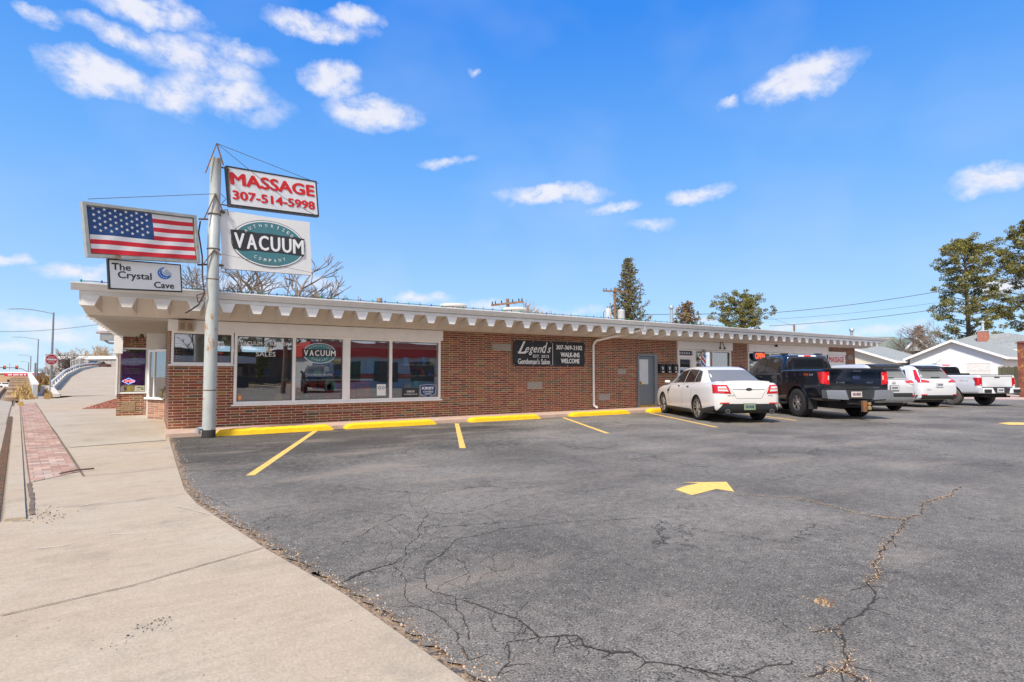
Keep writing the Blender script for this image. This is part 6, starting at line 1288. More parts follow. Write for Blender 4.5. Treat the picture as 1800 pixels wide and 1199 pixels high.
bare_tree('bare_tree', 'thin bare tree behind the roof left of the sign pole', base(352, 40), 11.0, .9, 33, .13, BT, 5, clump=2)
bare_tree('bare_tree', 'rounded tan bare tree beside the leaning pole crossarm', base(937, 70), 13.5, .85, 8, .17, M('tan_bark', (.36, .25, .17), .95), 5, clump=2)
SPR = [M('spruce_olive', (.17, .145, .05), .8, var=.3), M('spruce_green', (.09, .105, .04), .8, var=.3), M('spruce_brown', (.22, .135, .07), .8, var=.3)]
spruce('spruce_tree', 'tall narrow spruce rising highest above the roof', base(1106, 62), hgt(455, 62), 4.2, 5, SPR, 1.0, droop=.05, up=.7)
spruce('spruce_tree', 'stubby brown spruce top behind the silver flue', base(1209, 50), hgt(535, 50), 4.2, 6, [SPR[2], SPR[0]], 1.0, top=1.0, droop=.1, up=.9)
spruce('spruce_tree', 'short brown conifer between the green roof and the bare branches', base(1618, 62), hgt(576, 62), 2.6, 7, [M('dead_brown', (.27, .17, .11), .9, var=.3), SPR[2]], 1.2)
pine('pine_tree', 'rounded olive pine showing above the middle of the roof', base(1308, 60), hgt(529, 60), 3.4, 14, .35, 64, cl=.8)
sh2 = lambda t: (.35+.75*math.sin(math.pi*min(1, max(0, (t-.08)/.95)))**.8)*(1 if t < .93 else .5)
pine('pine_tree', 'tall spreading pine behind the white garages', base(1708, 62), hgt(423, 62), 3.7, 21, .22, 74, shape=sh2, dens=1.1)
pine('pine_tree', 'tallest pine cut by the right edge of the photo', base(1808, 60), hgt(392, 60), 3.9, 22, .34, 66, shape=sh2, dens=1.1)
bare_tree('bare_tree', 'small bare tree with slanting limbs beside the tall pine', base(1652, 58), 9.0, .8, 41, .13, BT, 5, lean=-.25, clump=2)
# bare trees by the viaduct
YB = M('yellow_twig', (.42, .29, .16), .95)
for i, (px, Z, py, sd_, lab) in enumerate([(118, 112, 604, 51, 'wide tan bare tree above the long grey wall, left of the other'), (160, 112, 596, 52, 'tan bare tree with heavy limbs above the long grey wall'), (196, 118, 610, 53, 'tan bare tree half hidden by the corner shop')]):
    bare_tree('bare_tree', lab, base(px, Z), hgt(py, Z)*1.2, 1.1, sd_, .24, YB, 5, 'bare trees by the viaduct', clump=2)
bare_tree('bare_tree', 'dark tangled bare tree in front of the long grey wall', (base(118, 84)[0], base(118, 84)[1], -.2), 6.0, 1.2, 61, .2, M('dark_twig', (.13, .095, .085), .95), 5, 'bare trees by the viaduct', clump=4)
bare_tree('bare_tree', 'low dark bare bush left of the traffic sign', (base(88, 86)[0], base(88, 86)[1], -.2), 4.0, 1.1, 62, .14, MC['dark_twig'], 4, 'bare trees by the viaduct', clump=4)
# ------------------------------------------------------------------ utility poles and lines
WOODP = M('pole_wood', (.23, .13, .075), .9, var=.3, scale=4, stretch=(1, 1, .2)); WIRE = M('line_wire', (.06, .06, .06), .6)
def upole(lab, px, Z, pytop, rz, arms=True, trafo=False, tilt=0., clipz=None):
    b_ = base(px, Z); h = hgt(pytop, Z); o = thing('utility_pole', lab, 'utility pole', b_, (0, tilt, rz)); g = MB(); g.tube((0, 0, 0), (0, 0, h), .17, .12, 10); g.build('pole', WOODP, o, True)
    if arms:
        g = MB(); g.box(-1.3, 1.3, -.2, -.1, h-.45, h-.31); g.build('crossarm', WOODP, o); g = MB(); g.tube((-.7, -.15, h-.45), (0, -.13, h-1.15), .025); g.tube((.7, -.15, h-.45), (0, -.13, h-1.15), .025); g.build('brace', STEELG, o)
        for x_ in (-1.2, -.95, -.45, .45, .95, 1.2):
            g = MB(); g.lathe([(.03, h-.31), (.06, h-.26), (.04, h-.2), (.05, h-.14), (.02, h-.08)], 8, (x_, -.15, 0)); g.build('insulator', BLKPL, o)
    if trafo:
        for x_, z_, r_ in ((-.75, h-3.4, .32), (.62, h-3.5, .36)):
            g = MB(); g.lathe([(0, z_), (r_, z_+.03), (r_, z_+1.15), (r_*.8, z_+1.25), (0, z_+1.28)], 16, (x_, -.1, 0)); g.tube((x_, -.1, z_+1.25), (x_, -.1, z_+1.5), .04); g.build('transformer', M('trafo_grey', (.50, .51, .50), .5), o, True)
        g = MB(); g.path([(-.75, -.1, h-2.0), (-1.25, -.1, h-2.6), (-1.2, -.1, h-3.4), (-.8, -.1, h-4.1), (-.1, -.1, h-4.4)], .03); g.build('jumper_cable', WIRE, o)
    return b_, h
upole('wooden utility pole with two grey transformers beside the tall spruce', 1082, 55, 505, R(-25), True, True)
upole('leaning utility pole top with crossarm behind the round roof fans', 903, 42, 524, R(-50), True, False, R(-4))
p = base(1398, 75); tag(MB().tube((0, 0, 0), (0, 0, hgt(571, 75)), .14, .12).build('utility_pole', WOODP), 'thin distant pole top just above the eave line', 'utility pole').location = p
def wirepx(name, lab, pts, r, sag=.0):
    g = MB(); P = [ZD(*q) for q in pts]; Q = []
    for a, b in zip(P, P[1:]):
        for i in range(14): t = i/14; Q.append(a*(1-t)+b*t-Vector((0, 0, sag*4*t*(1-t))))
    Q.append(P[-1]); g.path(Q, r, 4); return tag(g.build(name, WIRE), lab, 'power line')
wirepx('power_line', 'thick cable running from behind the roof up into the tall pine', [(1132, 553, 62), (1340, 551, 62)], .035); 
wirepx('power_line', 'upper power line rising to the right across the tall pines', [(1340, 551, 62), (1640, 514, 56), (1830, 482, 52)], .035, .25)
wirepx('power_line', 'thin middle power line crossing in front of the tall pine', [(1345, 562, 62), (1640, 533, 56), (1830, 505, 52)], .018, .2)
wirepx('power_line', 'lower power line rising to the right across the tall pines', [(1352, 573, 62), (1640, 545, 56), (1830, 518, 52)], .032, .2)
wirepx('power_line', 'single line crossing the sky behind the street lamps', [(-60, 581, 90), (175, 570, 90)], .04, .6)
wirepx('power_line', 'faint line falling to the distant pole', [(1340, 553, 62), (1400, 575, 75)], .015)
# ------------------------------------------------------------------ houses on the right
SIDE = M('white_siding', (.72, .72, .71), .6, var=.04)
def siding_mat(name, col, pitch=.12):
    m, t, b = base_mat(name); setN(t); tc = node('ShaderNodeTexCoord'); s_ = node('ShaderNodeSeparateXYZ', inp={0: tc.outputs['Object']}); f = mth('FRACT', mth('DIVIDE', s_.outputs[2], pitch))
    b.inputs['Base Color'].default_value = rgb(col); b.inputs['Roughness'].default_value = .6; bp_ = node('ShaderNodeBump', inp={'Strength': 1.0, 'Distance': .025, 'Height': mth('MULTIPLY', f, -1.0)}); L.new(bp_.outputs[0], b.inputs['Normal']); return m
SDW = siding_mat('lap_siding_white', (.72, .72, .71)); SDC = siding_mat('lap_siding_cream', (.66, .60, .49), .2)
def gable_house(name, lab, x0, x1, y0, y1, ze, zr, wall, roofm, axis='x', over=.35, door=None, cat='garage', fas=True):
    """ridge along the given axis; gable ends face the other way"""
    o = thing(name, lab, cat, (x0, y0, 0)); X1, Y1 = x1-x0, y1-y0; g = MB(); g.box(0, X1, 0, Y1, -.1, ze)
    if axis == 'x':
        ym = Y1/2
        for xx in (.0, X1-.05): g.prism([(xx, 0, ze), (xx, Y1, ze), (xx, ym, zr-.06)], (.05, 0, 0))
        g.build('wall', wall, o); g = MB(); k = (zr-ze)/ym; yo = -over; zo = ze-k*over
        for s_ in (0, 1):
            a = [(-over, yo, zo), (X1+over, yo, zo), (X1+over, ym, zr), (-over, ym, zr)]
            if s_: a = [(x, Y1-y, z) for x, y, z in a]
            g.prism([(x, y, z+.02) for x, y, z in a], (0, 0, .08))
        g.build('roof', roofm, o); g = MB()
        for xx in (-over-.03, X1+over):
            for s_ in (0, 1):
                a = [(xx, yo, zo-.10), (xx, ym, zr-.10), (xx, ym, zr+.08), (xx, yo, zo+.08)]
                if s_: a = [(x, Y1-y, z) for x, y, z in a]
                g.prism(a, (.03, 0, 0))
        g.box(-over, X1+over, yo-.04, yo, zo-.08, zo+.09); g.build('fascia', WHITE, o)
    if door:
        for (yy0, yy1, zz) in door:
            g = MB()
            for k in range(4): g.box(-.03-.0, -.001, yy0, yy1, .02+k*zz/4, (k+1)*zz/4-.0)
            dd_ = g.build('garage_door', M('door_white', (.70, .68, .64), .5), o); g = MB(); g.box(-.05, -.0, yy0-.12, yy0-.005, 0, zz+.12); g.box(-.05, 0, yy1+.005, yy1+.12, 0, zz+.12); g.box(-.05, 0, yy0, yy1, zz+.01, zz+.12); g.build('door_frame', WHITE, o)
    return o
# main white garage: gable end faces left (-x), wall plane x = 52
gable_house('garage', 'white gabled garage with shallow shingle roof at the far right', 52, 60, 13.5, 19.4, 2.72, 4.0, SDW, SHIN, 'x', .35, [(.75, 2.2, 2.2)])
gable_house('garage', 'cream low garage joined under the green-roofed house', 50.5, 58, 20.0, 27.5, 2.55, 3.9, SDC, SHIN, 'x', .4, None)
q = ZD(1490, 659, 60); o = thing('house', 'house with weathered green shingle roof and small white gable', 'house', (q.x, q.y, 0), (0, 0, -TH)); g = MB(); g.box(0, 8.2, 0, 9, 0, 3.3); g.build('wall', SDW, o)
zr_ = hgt(592, 64.5); g = MB(); g.prism([(-.8, -.6, 3.1), (-.8, 9.6, 3.1), (-.8, 4.5, zr_)], (9.2, 0, 0)); g.build('roof', SHING, o)
g = MB(); x_ = 6.6; g.prism([(x_-1.35, -1.2, 3.95), (x_, -1.2, 5.25), (x_+1.35, -1.2, 3.95)], (0, 3.4, 0)); g.build('gable', SDW, o)
for s_ in (-1, 1):
    g = MB(); g.prism([(x_, -1.55, 5.42), (x_, -1.55, 5.20), (x_+s_*1.6, -1.55, 3.62), (x_+s_*1.6, -1.55, 3.84)], (0, .12, 0)); g.build('bargeboard', WHITE, o)
    g = MB(); g.prism([(x_, -1.42, 5.40), (x_, -1.42, 5.30), (x_+s_*1.62, -1.42, 3.70), (x_+s_*1.62, -1.42, 3.80)], (0, 3.8, 0)); g.build('dormer_roof', SHING, o)
# hip-roofed house with brick chimney behind
CH_ = ZD(1731, 659, 58)
o = thing('house', 'white house with grey hip roof and red brick chimney', 'house', (CH_.x-2.3, CH_.y-3.8, 0))
g = MB(); g.box(0, 10, -3, 9, 0, 3.9); g.build('wall', siding_mat('lap_siding_tan', (.70, .66, .58), .15), o)
g = MB(); e = .6; g.add([(-e, -3-e, 3.8), (10+e, -3-e, 3.8), (10+e, 9+e, 3.8), (-e, 9+e, 3.8), (4, 2, 5.75), (6, 2, 5.75), (6, 5, 5.75), (4, 5, 5.75)], [(0, 1, 5, 4), (1, 2, 6, 5), (2, 3, 7, 6), (3, 0, 4, 7), (4, 5, 6, 7), (0, 3, 2, 1)]); rf = g.build('roof', SHIN, o)
g = MB(); g.box(-e-.03, -e, -3-e, 9+e, 3.66, 3.86); g.box(-e, 10, -3-e-.03, -3-e, 3.66, 3.86); g.build('fascia', WHITE, o)
g = MB(); g.box(1.9, 2.7, 3.4, 4.2, 4.0, 5.95); g.use(WHITE) if False else None; ch = g.build('chimney', brick_mat('chimney_brick', [(.40, .10, .06, 2), (.46, .13, .08, 2)], bw=.2, bh=.07, off=.5), rf); g = MB(); g.box(1.85, 2.75, 3.35, 4.25, 5.95, 6.05); g.tube((2.3, 3.8, 6.05), (2.3, 3.8, 6.9), .11, .11, 10); g.lathe([(.16, 6.9), (.18, 7.0), (.05, 7.1)], 10, (2.3, 3.8, 0)); g.build('flue', M('flue_grey', (.55, .57, .57), .4), ch)
# wooden fence and brown post
o = thing('wooden_fence', 'mossy upright-board fence by the white garage', 'fence', (0, 0, 0)); random.seed(77); g = MB(); a = ZD(1741, 688, 42); b = ZD(1797, 690, 36)
FW = M('fence_green', (.26, .24, .10), .9, var=.35, scale=2, stain=(.42, .33, .22), sscale=3, sth=.52, stretch=(1, 1, .2)); n = 34
a.z = 0; b.z = 0; d_ = (b-a).normalized(); nn_ = Vector((-d_.y, d_.x, 0))*.03; Ln = (b-a).length/n
for i in range(n):
    q = a+d_*Ln*i; h_ = 1.95+random.uniform(-.08, .06); q1 = q+d_*(Ln-.012); g.hexa([q, q1, q1+nn_, q+nn_, q+cU*h_, q1+cU*(h_-.03), q1+nn_+cU*(h_-.03), q+nn_+cU*h_])
g.build('boards', FW, o); g = MB()
for z_ in (.4, 1.5): g.hexa([a+nn_+cU*z_, b+nn_+cU*z_, b+nn_*2.5+cU*z_, a+nn_*2.5+cU*z_, a+nn_+cU*(z_+.09), b+nn_+cU*(z_+.09), b+nn_*2.5+cU*(z_+.09), a+nn_*2.5+cU*(z_+.09)])
g.build('rail', FW, o); p = b+d_*.12; g = MB(); g.box(p.x-.07, p.x+.07, p.y-.07, p.y+.07, 0, 1.75); g.build('post', M('fence_post', (.42, .30, .20), .9, var=.3), o)
p = ZD(1798, 690, 33); g = MB(); g.box(-.14, .14, -.14, .14, 0, hgt(600, 33)); g.box(-.2, .2, -.2, .2, hgt(600, 33)-.12, hgt(600, 33)-.06)
o = tag(g.build('sign_post', M('rusty_brown', (.20, .06, .035), .7, var=.3, scale=3, stain=(.45, .20, .06), sscale=2, sth=.52)), 'rusty brown square post at the right edge', 'post'); o.location = (p.x, p.y, 0)
# pavement by the alley
al = [G(1640, 700), G(1800, 703), G(1900, 703), G(1900, 690), G(1720, 689), G(1640, 692)]
sheet('alley_pavement', [(q.x, q.y) for q in al], .003, MC['pink_concrete'])
sheet('back_alley', [(33.6, 30), (39.4, 30), (39.4, 11.9), (42.1, 10), (60, 1), (80, -10), (80, 28), (40, 40)], -.03, ROADM)
# ------------------------------------------------------------------ viaduct ramp and street on the left
RP = [((107, 697), 36, 0, 0), ((96, 684), 42, .15, 1), ((118, 661), 56, 1.15, 2), ((140, 651), 70, 1.95, 3), ((163, 645.5), 88, 2.58, 4), ((178, 644), 105, 2.9, 5)]
LE = []
for (px_, py_), Z, z_, _ in RP: q = ZD(px_, 659, Z); LE.append(Vector((q.x, q.y, z_)))
dirn = (LE[4]-LE[2]); dirn.z = 0; dirn.normalize(); rt = Vector((dirn.y, -dirn.x, 0))
g = MB(); ww = [13, 13, 13, 13, 13, 13]; vs = []
for q, w_ in zip(LE, ww): vs += [q, q+rt*w_]
vs += [Vector((LE[5].x, LE[5].y, 2.7))+dirn*40, Vector((LE[5].x, LE[5].y, 2.7))+dirn*40+rt*13]
g.add(vs, [(2*i, 2*i+1, 2*i+3, 2*i+2) for i in range(6)]); struct(g.build('ramp_road', CONC, smooth=True))
g = MB(); q0 = LE[0]; g.add([(q0.x-.2, q0.y-1.2, -.002), (q0.x+14, q0.y-3, -.002), tuple(LE[0]+rt*13), tuple(LE[0])], [(0, 1, 2, 3)]); struct(g.build('ramp_road', CONC))
g = MB(); hs_ = [.10, .26, .28, .28, .28, .28]
for i in range(5):
    a, b = LE[i], LE[i+1]; n_ = -rt*.35; g.hexa([a+n_-cU*3, a-cU*3, b-cU*3, b+n_-cU*3, a+n_+cU*hs_[i], a+cU*hs_[i], b+cU*hs_[i+1], b+n_+cU*hs_[i+1]])
o = tag(g.build('retaining_wall', M('parapet', (.62, .56, .47), .85, var=.08)), 'pale concrete kerb wall along the ramp', 'wall')
o = thing('guard_rail', 'grey metal railing curving up along the ramp', 'railing', (0, 0, 0)); g = MB(); RG = M('rail_grey', (.62, .60, .56), .7, 0, var=.05); RR_ = []
for i in range(1, 6):
    for k in range(6):
        if i == 5: break
        t = k/6; q = LE[i]*(1-t)+LE[i+1]*t-rt*.18; hh = (hs_[i]*(1-t)+hs_[i+1]*t); RR_.append((q+cU*(hh+.36), hh))
g = MB(); g.path([q for q, _ in RR_], .10, 8); g.path([RR_[0][0], RR_[0][0]-dirn*.1-cU*.3, RR_[0][0]-dirn*.05-cU*.55], .10, 8); g.build('top_rail', RG, o)
g = MB()
for q, _ in RR_: g.tube(q-cU*.45, q, .05, .05, 5)
g.build('post', M('rail_dark', (.12, .14, .16), .6), o, stuff=False)
# picket railing on the far side beyond
o = thing('picket_railing', 'thin picket railing behind the curved guard rail', 'railing', (0, 0, 0)); A = ZD(124, 652, 74); Bq = ZD(154, 640, 92); g = MB()
for i in range(14):
    t = i/13; q = A*(1-t)+Bq*t; g.tube(q, q+cU*1.5, .05, .05, 4)
g.build('picket', RG, o); g = MB(); g.tube(A+cU*1.3, Bq+cU*1.3, .05, .05, 4); g.tube(A+cU*.5, Bq+cU*.5, .05, .05, 4); g.build('rail', RG, o)
# long grey wall building behind the viaduct
A = ZD(80, 659, 106); Bq = ZD(262, 659, 100); g = MB(); A.z = Bq.z = 0; d_ = (Bq-A).normalized(); n_ = Vector((-d_.y, d_.x, 0))
def wallseg(g, A, B_, z0, z1, dep, o_=0): g.hexa([A-n_*o_+cU*z0, B_-n_*o_+cU*z0, B_+n_*dep+cU*z0, A+n_*dep+cU*z0, A-n_*o_+cU*z1, B_-n_*o_+cU*z1, B_+n_*dep+cU*z1, A+n_*dep+cU*z1])
o = thing('warehouse', 'long low grey building with white roof band behind the ramp', 'building'); zt = hgt(626, 103); wallseg(g, A, Bq, -3, zt-.6, 12); g.build('wall', M('panel_grey', (.38, .355, .33), .8, var=.06, scale=.5), o); g = MB(); wallseg(g, A, Bq, zt-.6, zt, 12, .25); g.build('roof_band', WHITE, o)
g = MB(); 
for i in range(1, 14): q = A+(Bq-A)*(i/14); wallseg(g, q, q+d_*.08, -3, zt-.61, .01, .03)
g.build('panel_joint', M('joint_grey', (.26, .245, .23)), o)
# rough dry slope, hedge below it
p = ZD(74, 659, 78); random.seed(3); g = MB()
for _ in range(1500):
    q = ZD(random.uniform(67, 96), 659, random.uniform(70, 86)); x, y = q.x, q.y; hh = random.uniform(.4, 1.5); g.use(random.choice([M('dry_bush', (.28, .17, .07), .95), M('dry_olive', (.16, .13, .04), .95), M('dry_rust', (.25, .10, .05), .95)])); a_ = random.uniform(0, 3.1); dx, dy = .25*math.cos(a_), .25*math.sin(a_); g.add([(x-dx, y-dy, -.2+hh*.3), (x+dx, y+dy, -.2+hh*.3), (x+random.gauss(0, .2), y, -.2+hh)], [(0, 1, 2)])
tag(g.build('dry_hedge', stuff=True), 'rusty dry shrubs below the long grey wall', 'shrubs', kind='stuff')
# white barrier wall and stepped planter on the street side
o = thing('barrier_wall', 'pale grey barrier wall beside the dry stone steps', 'wall', (0, 0, 0)); a = ZD(59, 659, 34); b = ZD(49, 659, 66); a.z = b.z = 0; n2_ = Vector((.22, .03, 0)); g = MB(); 
zs0, zs1 = H-(690-659)*34/960-.0, 0
g.hexa([a-cU*.1, a+n2_-cU*.1, b+n2_-cU*.1, b-cU*.1, a+cU*.72, a+n2_+cU*.72, b+n2_+cU*1.55, b+cU*1.55]); g.build('panel', M('barrier_grey', (.48, .50, .50), .7, var=.08), o)
g = MB(); g.hexa([a-n2_*.2+cU*.72, a+n2_*1.2+cU*.72, b+n2_*1.2+cU*1.55, b-n2_*.2+cU*1.55, a-n2_*.2+cU*.82, a+n2_*1.2+cU*.82, b+n2_*1.2+cU*1.65, b-n2_*.2+cU*1.65]); g.build('coping', WHITE, o)
random.seed(31); STP = M('step_stone', (.40, .27, .17), .95, var=.25, scale=3)
for i in range(7):
    Z = 31+i*4.6; q = ZD(46-i*.4, 659, Z); g = MB(); w_ = .85+.05*i; h_ = .10+.16*i; g.box(-w_, w_*.6, 0, 4.2, -.12, h_); o = g.build('stone_block', STP); o.location = (q.x, q.y, 0); o.rotation_euler = (0, 0, R(8.5)); tag(o, ['lowest dry stone step at the front of the planter', 'second stone step of the planter', 'third stone step of the planter, ringed by dry grass', 'middle stone step of the planter', 'fifth stone step beside the barrier wall', 'sixth stone step beside the barrier wall', 'highest stone step, at the far end of the planter'][i], 'stone step', 'stone steps of the roadside planter')
g = MB()
for _ in range(900):
    Z = random.uniform(30, 60); q = ZD(random.gauss(44, 7), 659, Z); x, y = q.x, q.y; hh = random.uniform(.1, .45)+(Z-30)*.02; g.use(random.choice([M('dry_grass', (.48, .33, .12), .95), M('dry_grass2', (.36, .23, .10), .95)])); a_ = random.uniform(0, 3.1); dx, dy = .12*math.cos(a_), .12*math.sin(a_); g.add([(x-dx, y-dy, 0), (x+dx, y+dy, 0), (x+random.gauss(0, .12), y, hh)], [(0, 1, 2)])
for _ in range(160):
    q = ZD(random.gauss(83, 3), random.gauss(693, 4), 1); q = G(random.gauss(84, 2.5), random.gauss(694, 4)); x, y = q.x, q.y; g.use(MC['dry_grass2']); g.add([(x-.12, y, 0), (x+.12, y, 0), (x+random.gauss(0, .1), y, random.uniform(.08, .3))], [(0, 1, 2)])
for _ in range(40):
    q = G(random.gauss(36, 1.2), random.gauss(712, 1.2)); g.use(MC['dry_grass']); g.add([(q.x-.05, q.y, 0), (q.x+.05, q.y, 0), (q.x+random.gauss(0, .06), q.y, random.uniform(.05, .2))], [(0, 1, 2)])
tag(g.build('dry_grass', stuff=True), 'clumps of dry straw grass around the stone steps', 'grass', kind='stuff')
sheet('side_path', [tuple(ZD(60, 659, 31))[:2], tuple(ZD(107, 659, 34))[:2], tuple(ZD(92, 659, 44))[:2], tuple(ZD(86, 659, 78))[:2], tuple(ZD(58, 659, 78))[:2], tuple(ZD(58, 659, 40))[:2]], -.002, CONCG)
# do not enter sign
q = ZD(89.5, 659, 39); o = thing('traffic_sign', 'red and white DO NOT ENTER sign on a thin post', 'sign', (q.x, q.y, 0), (0, 0, R(30)))
zc = hgt(632, 39); g = MB(); g.box(-.035, .035, .02, .07, 0, zc+.35); g.build('post', STEELG, o); g = MB(); g.box(-.38, .38, 0, .012, zc-.38, zc+.38); g.build('panel', PRINTW, o)
g = MB(); g.use(M('sign_red', (.62, .015, .03), .5)).poly(ellipse(0, zc, .35, .35, -.004, 32)); g.use(PRINTW).box(-.29, .29, -.010, -.006, zc-.06, zc+.06); text(g, 'DO NOT', 0, zc+.17, .42, .10, -.008, .01); text(g, 'ENTER', 0, zc-.17, .36, .10, -.008, .01); g.build('sign_face', None, o)
# street lamps
for i, (px, Z, py, arm, lab) in enumerate([(90, 66, 549, 4.8, 'tallest, nearest street lamp with long arm'), (65, 116, 596, 4.9, 'second street lamp along the road'), (53, 205, 626, 4.4, 'third, distant street lamp along the road'), (49.5, 260, 637, 3.4, 'faintest street lamp beside the traffic light mast')]):
    q = ZD(px, 659, Z); zb = gz(q.x, q.y); h = hgt(py, Z); o = thing('street_lamp', lab, 'street lamp', (q.x, q.y, 0), (0, 0, R(-30)), 'street lamps along the road'); g = MB(); g.tube((0, 0, zb), (0, 0, h), .14 if i < 2 else .22, .09 if i < 2 else .16, 10); g.build('pole', M('lamp_steel', (.22, .25, .27), .5, .4), o, True)
    g = MB(); r_ = .05 if i < 2 else .09; g.path([(0, 0, h-.15), (-arm*.25, 0, h+.10), (-arm*.5, 0, h+.32), (-arm*.75, 0, h+.42), (-arm, 0, h+.40)], r_, 6); g.build('arm', MC['lamp_steel'], o, True); g = MB(); g.hexa([(-arm-.55, -.13, h+.36), (-arm, -.08, h+.36), (-arm, .08, h+.36), (-arm-.55, .13, h+.36), (-arm-.5, -.10, h+.45), (-arm, -.06, h+.46), (-arm, .06, h+.46), (-arm-.5, .10, h+.45)]); g.build('lamp_head', MC['lamp_steel'], o)
q = ZD(61.5, 659, 130); g = MB(); g.tube((0, 0, -2), (0, 0, hgt(638, 130)), .2, .18, 8); o = tag(g.build('street_pole', MC['lamp_steel']), 'short bare steel pole right of the second street lamp', 'pole'); o.location = (q.x, q.y, 0)
# traffic lights
Z = 170; q = ZD(51, 659, Z); q2 = ZD(-12, 659, Z); o = thing('traffic_light', 'mast arm with two red-lit traffic signals over the road', 'traffic light', (0, 0, 0)); g = MB(); A = Vector((q.x, q.y, hgt(655, Z))); Bq = Vector((q2.x, q2.y, hgt(646, Z))); M1 = ZD(38, 648, Z); g.path([Vector((q.x, q.y, -2)), A, M1, ZD(28, 646.5, Z), Bq], .14, 6); t_ = ZD(16.5, 651, Z); g.tube(t_, t_+cU*2.3, .05); g.build('mast', MC['lamp_steel'], o, True)
for px_ in (8, 29.5):
    q = ZD(px_, 646, Z); g = MB(); g.box(q.x-.32, q.x+.32, q.y-.2, q.y+.2, q.z-.55, q.z+.55); hd_ = g.build('signal_head', M('signal_black', (.04, .03, .02), .6), o); g = MB(); g.poly([(q.x+.2*math.cos(i*.52), q.y-.215, q.z+.28+.2*math.sin(i*.52)) for i in range(12)]); g.build('red_lens', M('signal_red', (.8, .05, .02), .4, emit=(1, .08, .02), est=1.0), hd_)
# far shop with red band + white cars
Z = 190; A = ZD(-40, 659, Z); Bq = ZD(66, 659, Z*1.02); A.z = Bq.z = 0; d_ = (Bq-A).normalized(); n_ = Vector((-d_.y, d_.x, 0)); zt = hgt(655, Z)
o = thing('far_shop', 'distant tan shop with long red fascia across the road', 'building'); g = MB(); wallseg(g, A, Bq, -2.4, zt-.2, 15); g.build('wall', M('shop_tan', (.46, .33, .20), .8, var=.1, scale=.3), o); g = MB(); wallseg(g, A-d_, Bq+d_, zt-.2, zt+.25, 16, .4); g.build('roof_edge', WHITE, o)
a = ZD(10, 659, Z); a.z = 0; b = ZD(67, 659, Z); b.z = 0; g = MB(); wallseg(g, a, b, hgt(661.5, Z), hgt(656, Z), .3, .7); g.build('red_fascia', M('fascia_red', (.50, .02, .04), .5), o)
g = MB(); random.seed(6)
for i in range(17):
    px_ = 14+i*1.9
    if i in (4, 10, 14): continue
    q = ZD(px_, 659, Z-.95); q.z = 0; wallseg(g, q, q+d_*.22, hgt(660, Z), hgt(657.6, Z), .02, .02)
g.build('lettering', PRINTW, o); g = MB()
for px_ in (13.5, 21, 35): q = ZD(px_, 659, Z); q.z = 0; wallseg(g, q, q+d_*(.9 if px_ < 30 else .4), -2.2, hgt(667, Z), .05, .15)
g.build('window', M('far_window', (.03, .03, .035), .2), o)
for i, (px_, w_) in enumerate(((3, 4.4), (10.5, 4.2), (17, 4.0))):
    q = ZD(px_, 659, 150); o = thing('parked_car', ['leftmost tiny white car by the distant shop', 'middle tiny white car by the distant shop', 'rightmost tiny pale car by the distant shop'][i], 'car', (q.x, q.y, gz(q.x, q.y)-.02), (0, 0, R(-28)), 'cars parked by the distant shop'); g = MB(); g.hexa([(-2.1, -.9, .3), (2.1, -.9, .3), (2.1, .9, .3), (-2.1, .9, .3), (-2.1, -.85, .95), (2.0, -.85, .85), (2.0, .85, .85), (-2.1, .85, .95)]); g.hexa([(-1.7, -.8, .93), (1.2, -.8, .9), (1.2, .8, .9), (-1.7, .8, .93), (-1.3, -.65, 1.45), (.4, -.65, 1.45), (.4, .65, 1.45), (-1.3, .65, 1.45)]); g.build('body', SWP, o); g = MB(); g.box(-1.2, .4, -.80, -.70, 1.0, 1.35); g.build('window', CARGL, o)
    for x_ in (-1.3, 1.3): g = MB(); g.lathe([(.32, -.95), (.32, -.7)], 14, (x_, 0, .32), 'y'); g.build('wheel', BLACK, o)
q = ZD(172, 645, 100); o = thing('parked_car', 'dark red car just showing over the ramp crest', 'car', (q.x, q.y, 2.45), (0, 0, R(60))); g = MB(); g.hexa([(-2.2, -.9, .3), (2.2, -.9, .3), (2.2, .9, .3), (-2.2, .9, .3), (-2.1, -.85, .95), (2.1, -.85, .9), (2.1, .85, .9), (-2.1, .85, .95)]); g.build('body', paint('dark_red', (.12, .012, .02)), o); g = MB(); g.hexa([(-1.6, -.8, .95), (1.2, -.8, .92), (1.2, .8, .92), (-1.6, .8, .95), (-1.2, -.65, 1.4), (.5, -.65, 1.4), (.5, .65, 1.4), (-1.2, .65, 1.4)]); g.build('window', CARGL, o)
for x_ in (-1.3, 1.3): g = MB(); g.lathe([(.32, -.93), (.32, .93)], 14, (x_, 0, .32), 'y'); g.build('wheel', BLACK, o)
# red gravel bed by the corner shop
random.seed(2); g = MB(); gmr = [M('gravel_red_a', (.30, .11, .07), .95), M('gravel_red_b', (.42, .20, .13), .95), M('gravel_red_c', (.20, .09, .07), .95)]
for _ in range(1500):
    x, y = random.uniform(-2.2, -.92), random.uniform(27.5, 37)
    if x < -2.2+(y-27.5)*.06: continue
    g.use(random.choice(gmr)); pebble(g, x, y, random.uniform(.02, .05), .004)
tag(g.build('red_gravel', stuff=True), 'red landscaping gravel beside the corner shop wall', 'gravel', kind='stuff')
sheet('gravel_bed', [(-2.25, 27.6), (-.92, 27.2), (-.92, 38), (-1.66, 38)], .0045, M('red_gravel', (.36, .14, .085), .95, var=.5, scale=30, bump=1, bscale=40))
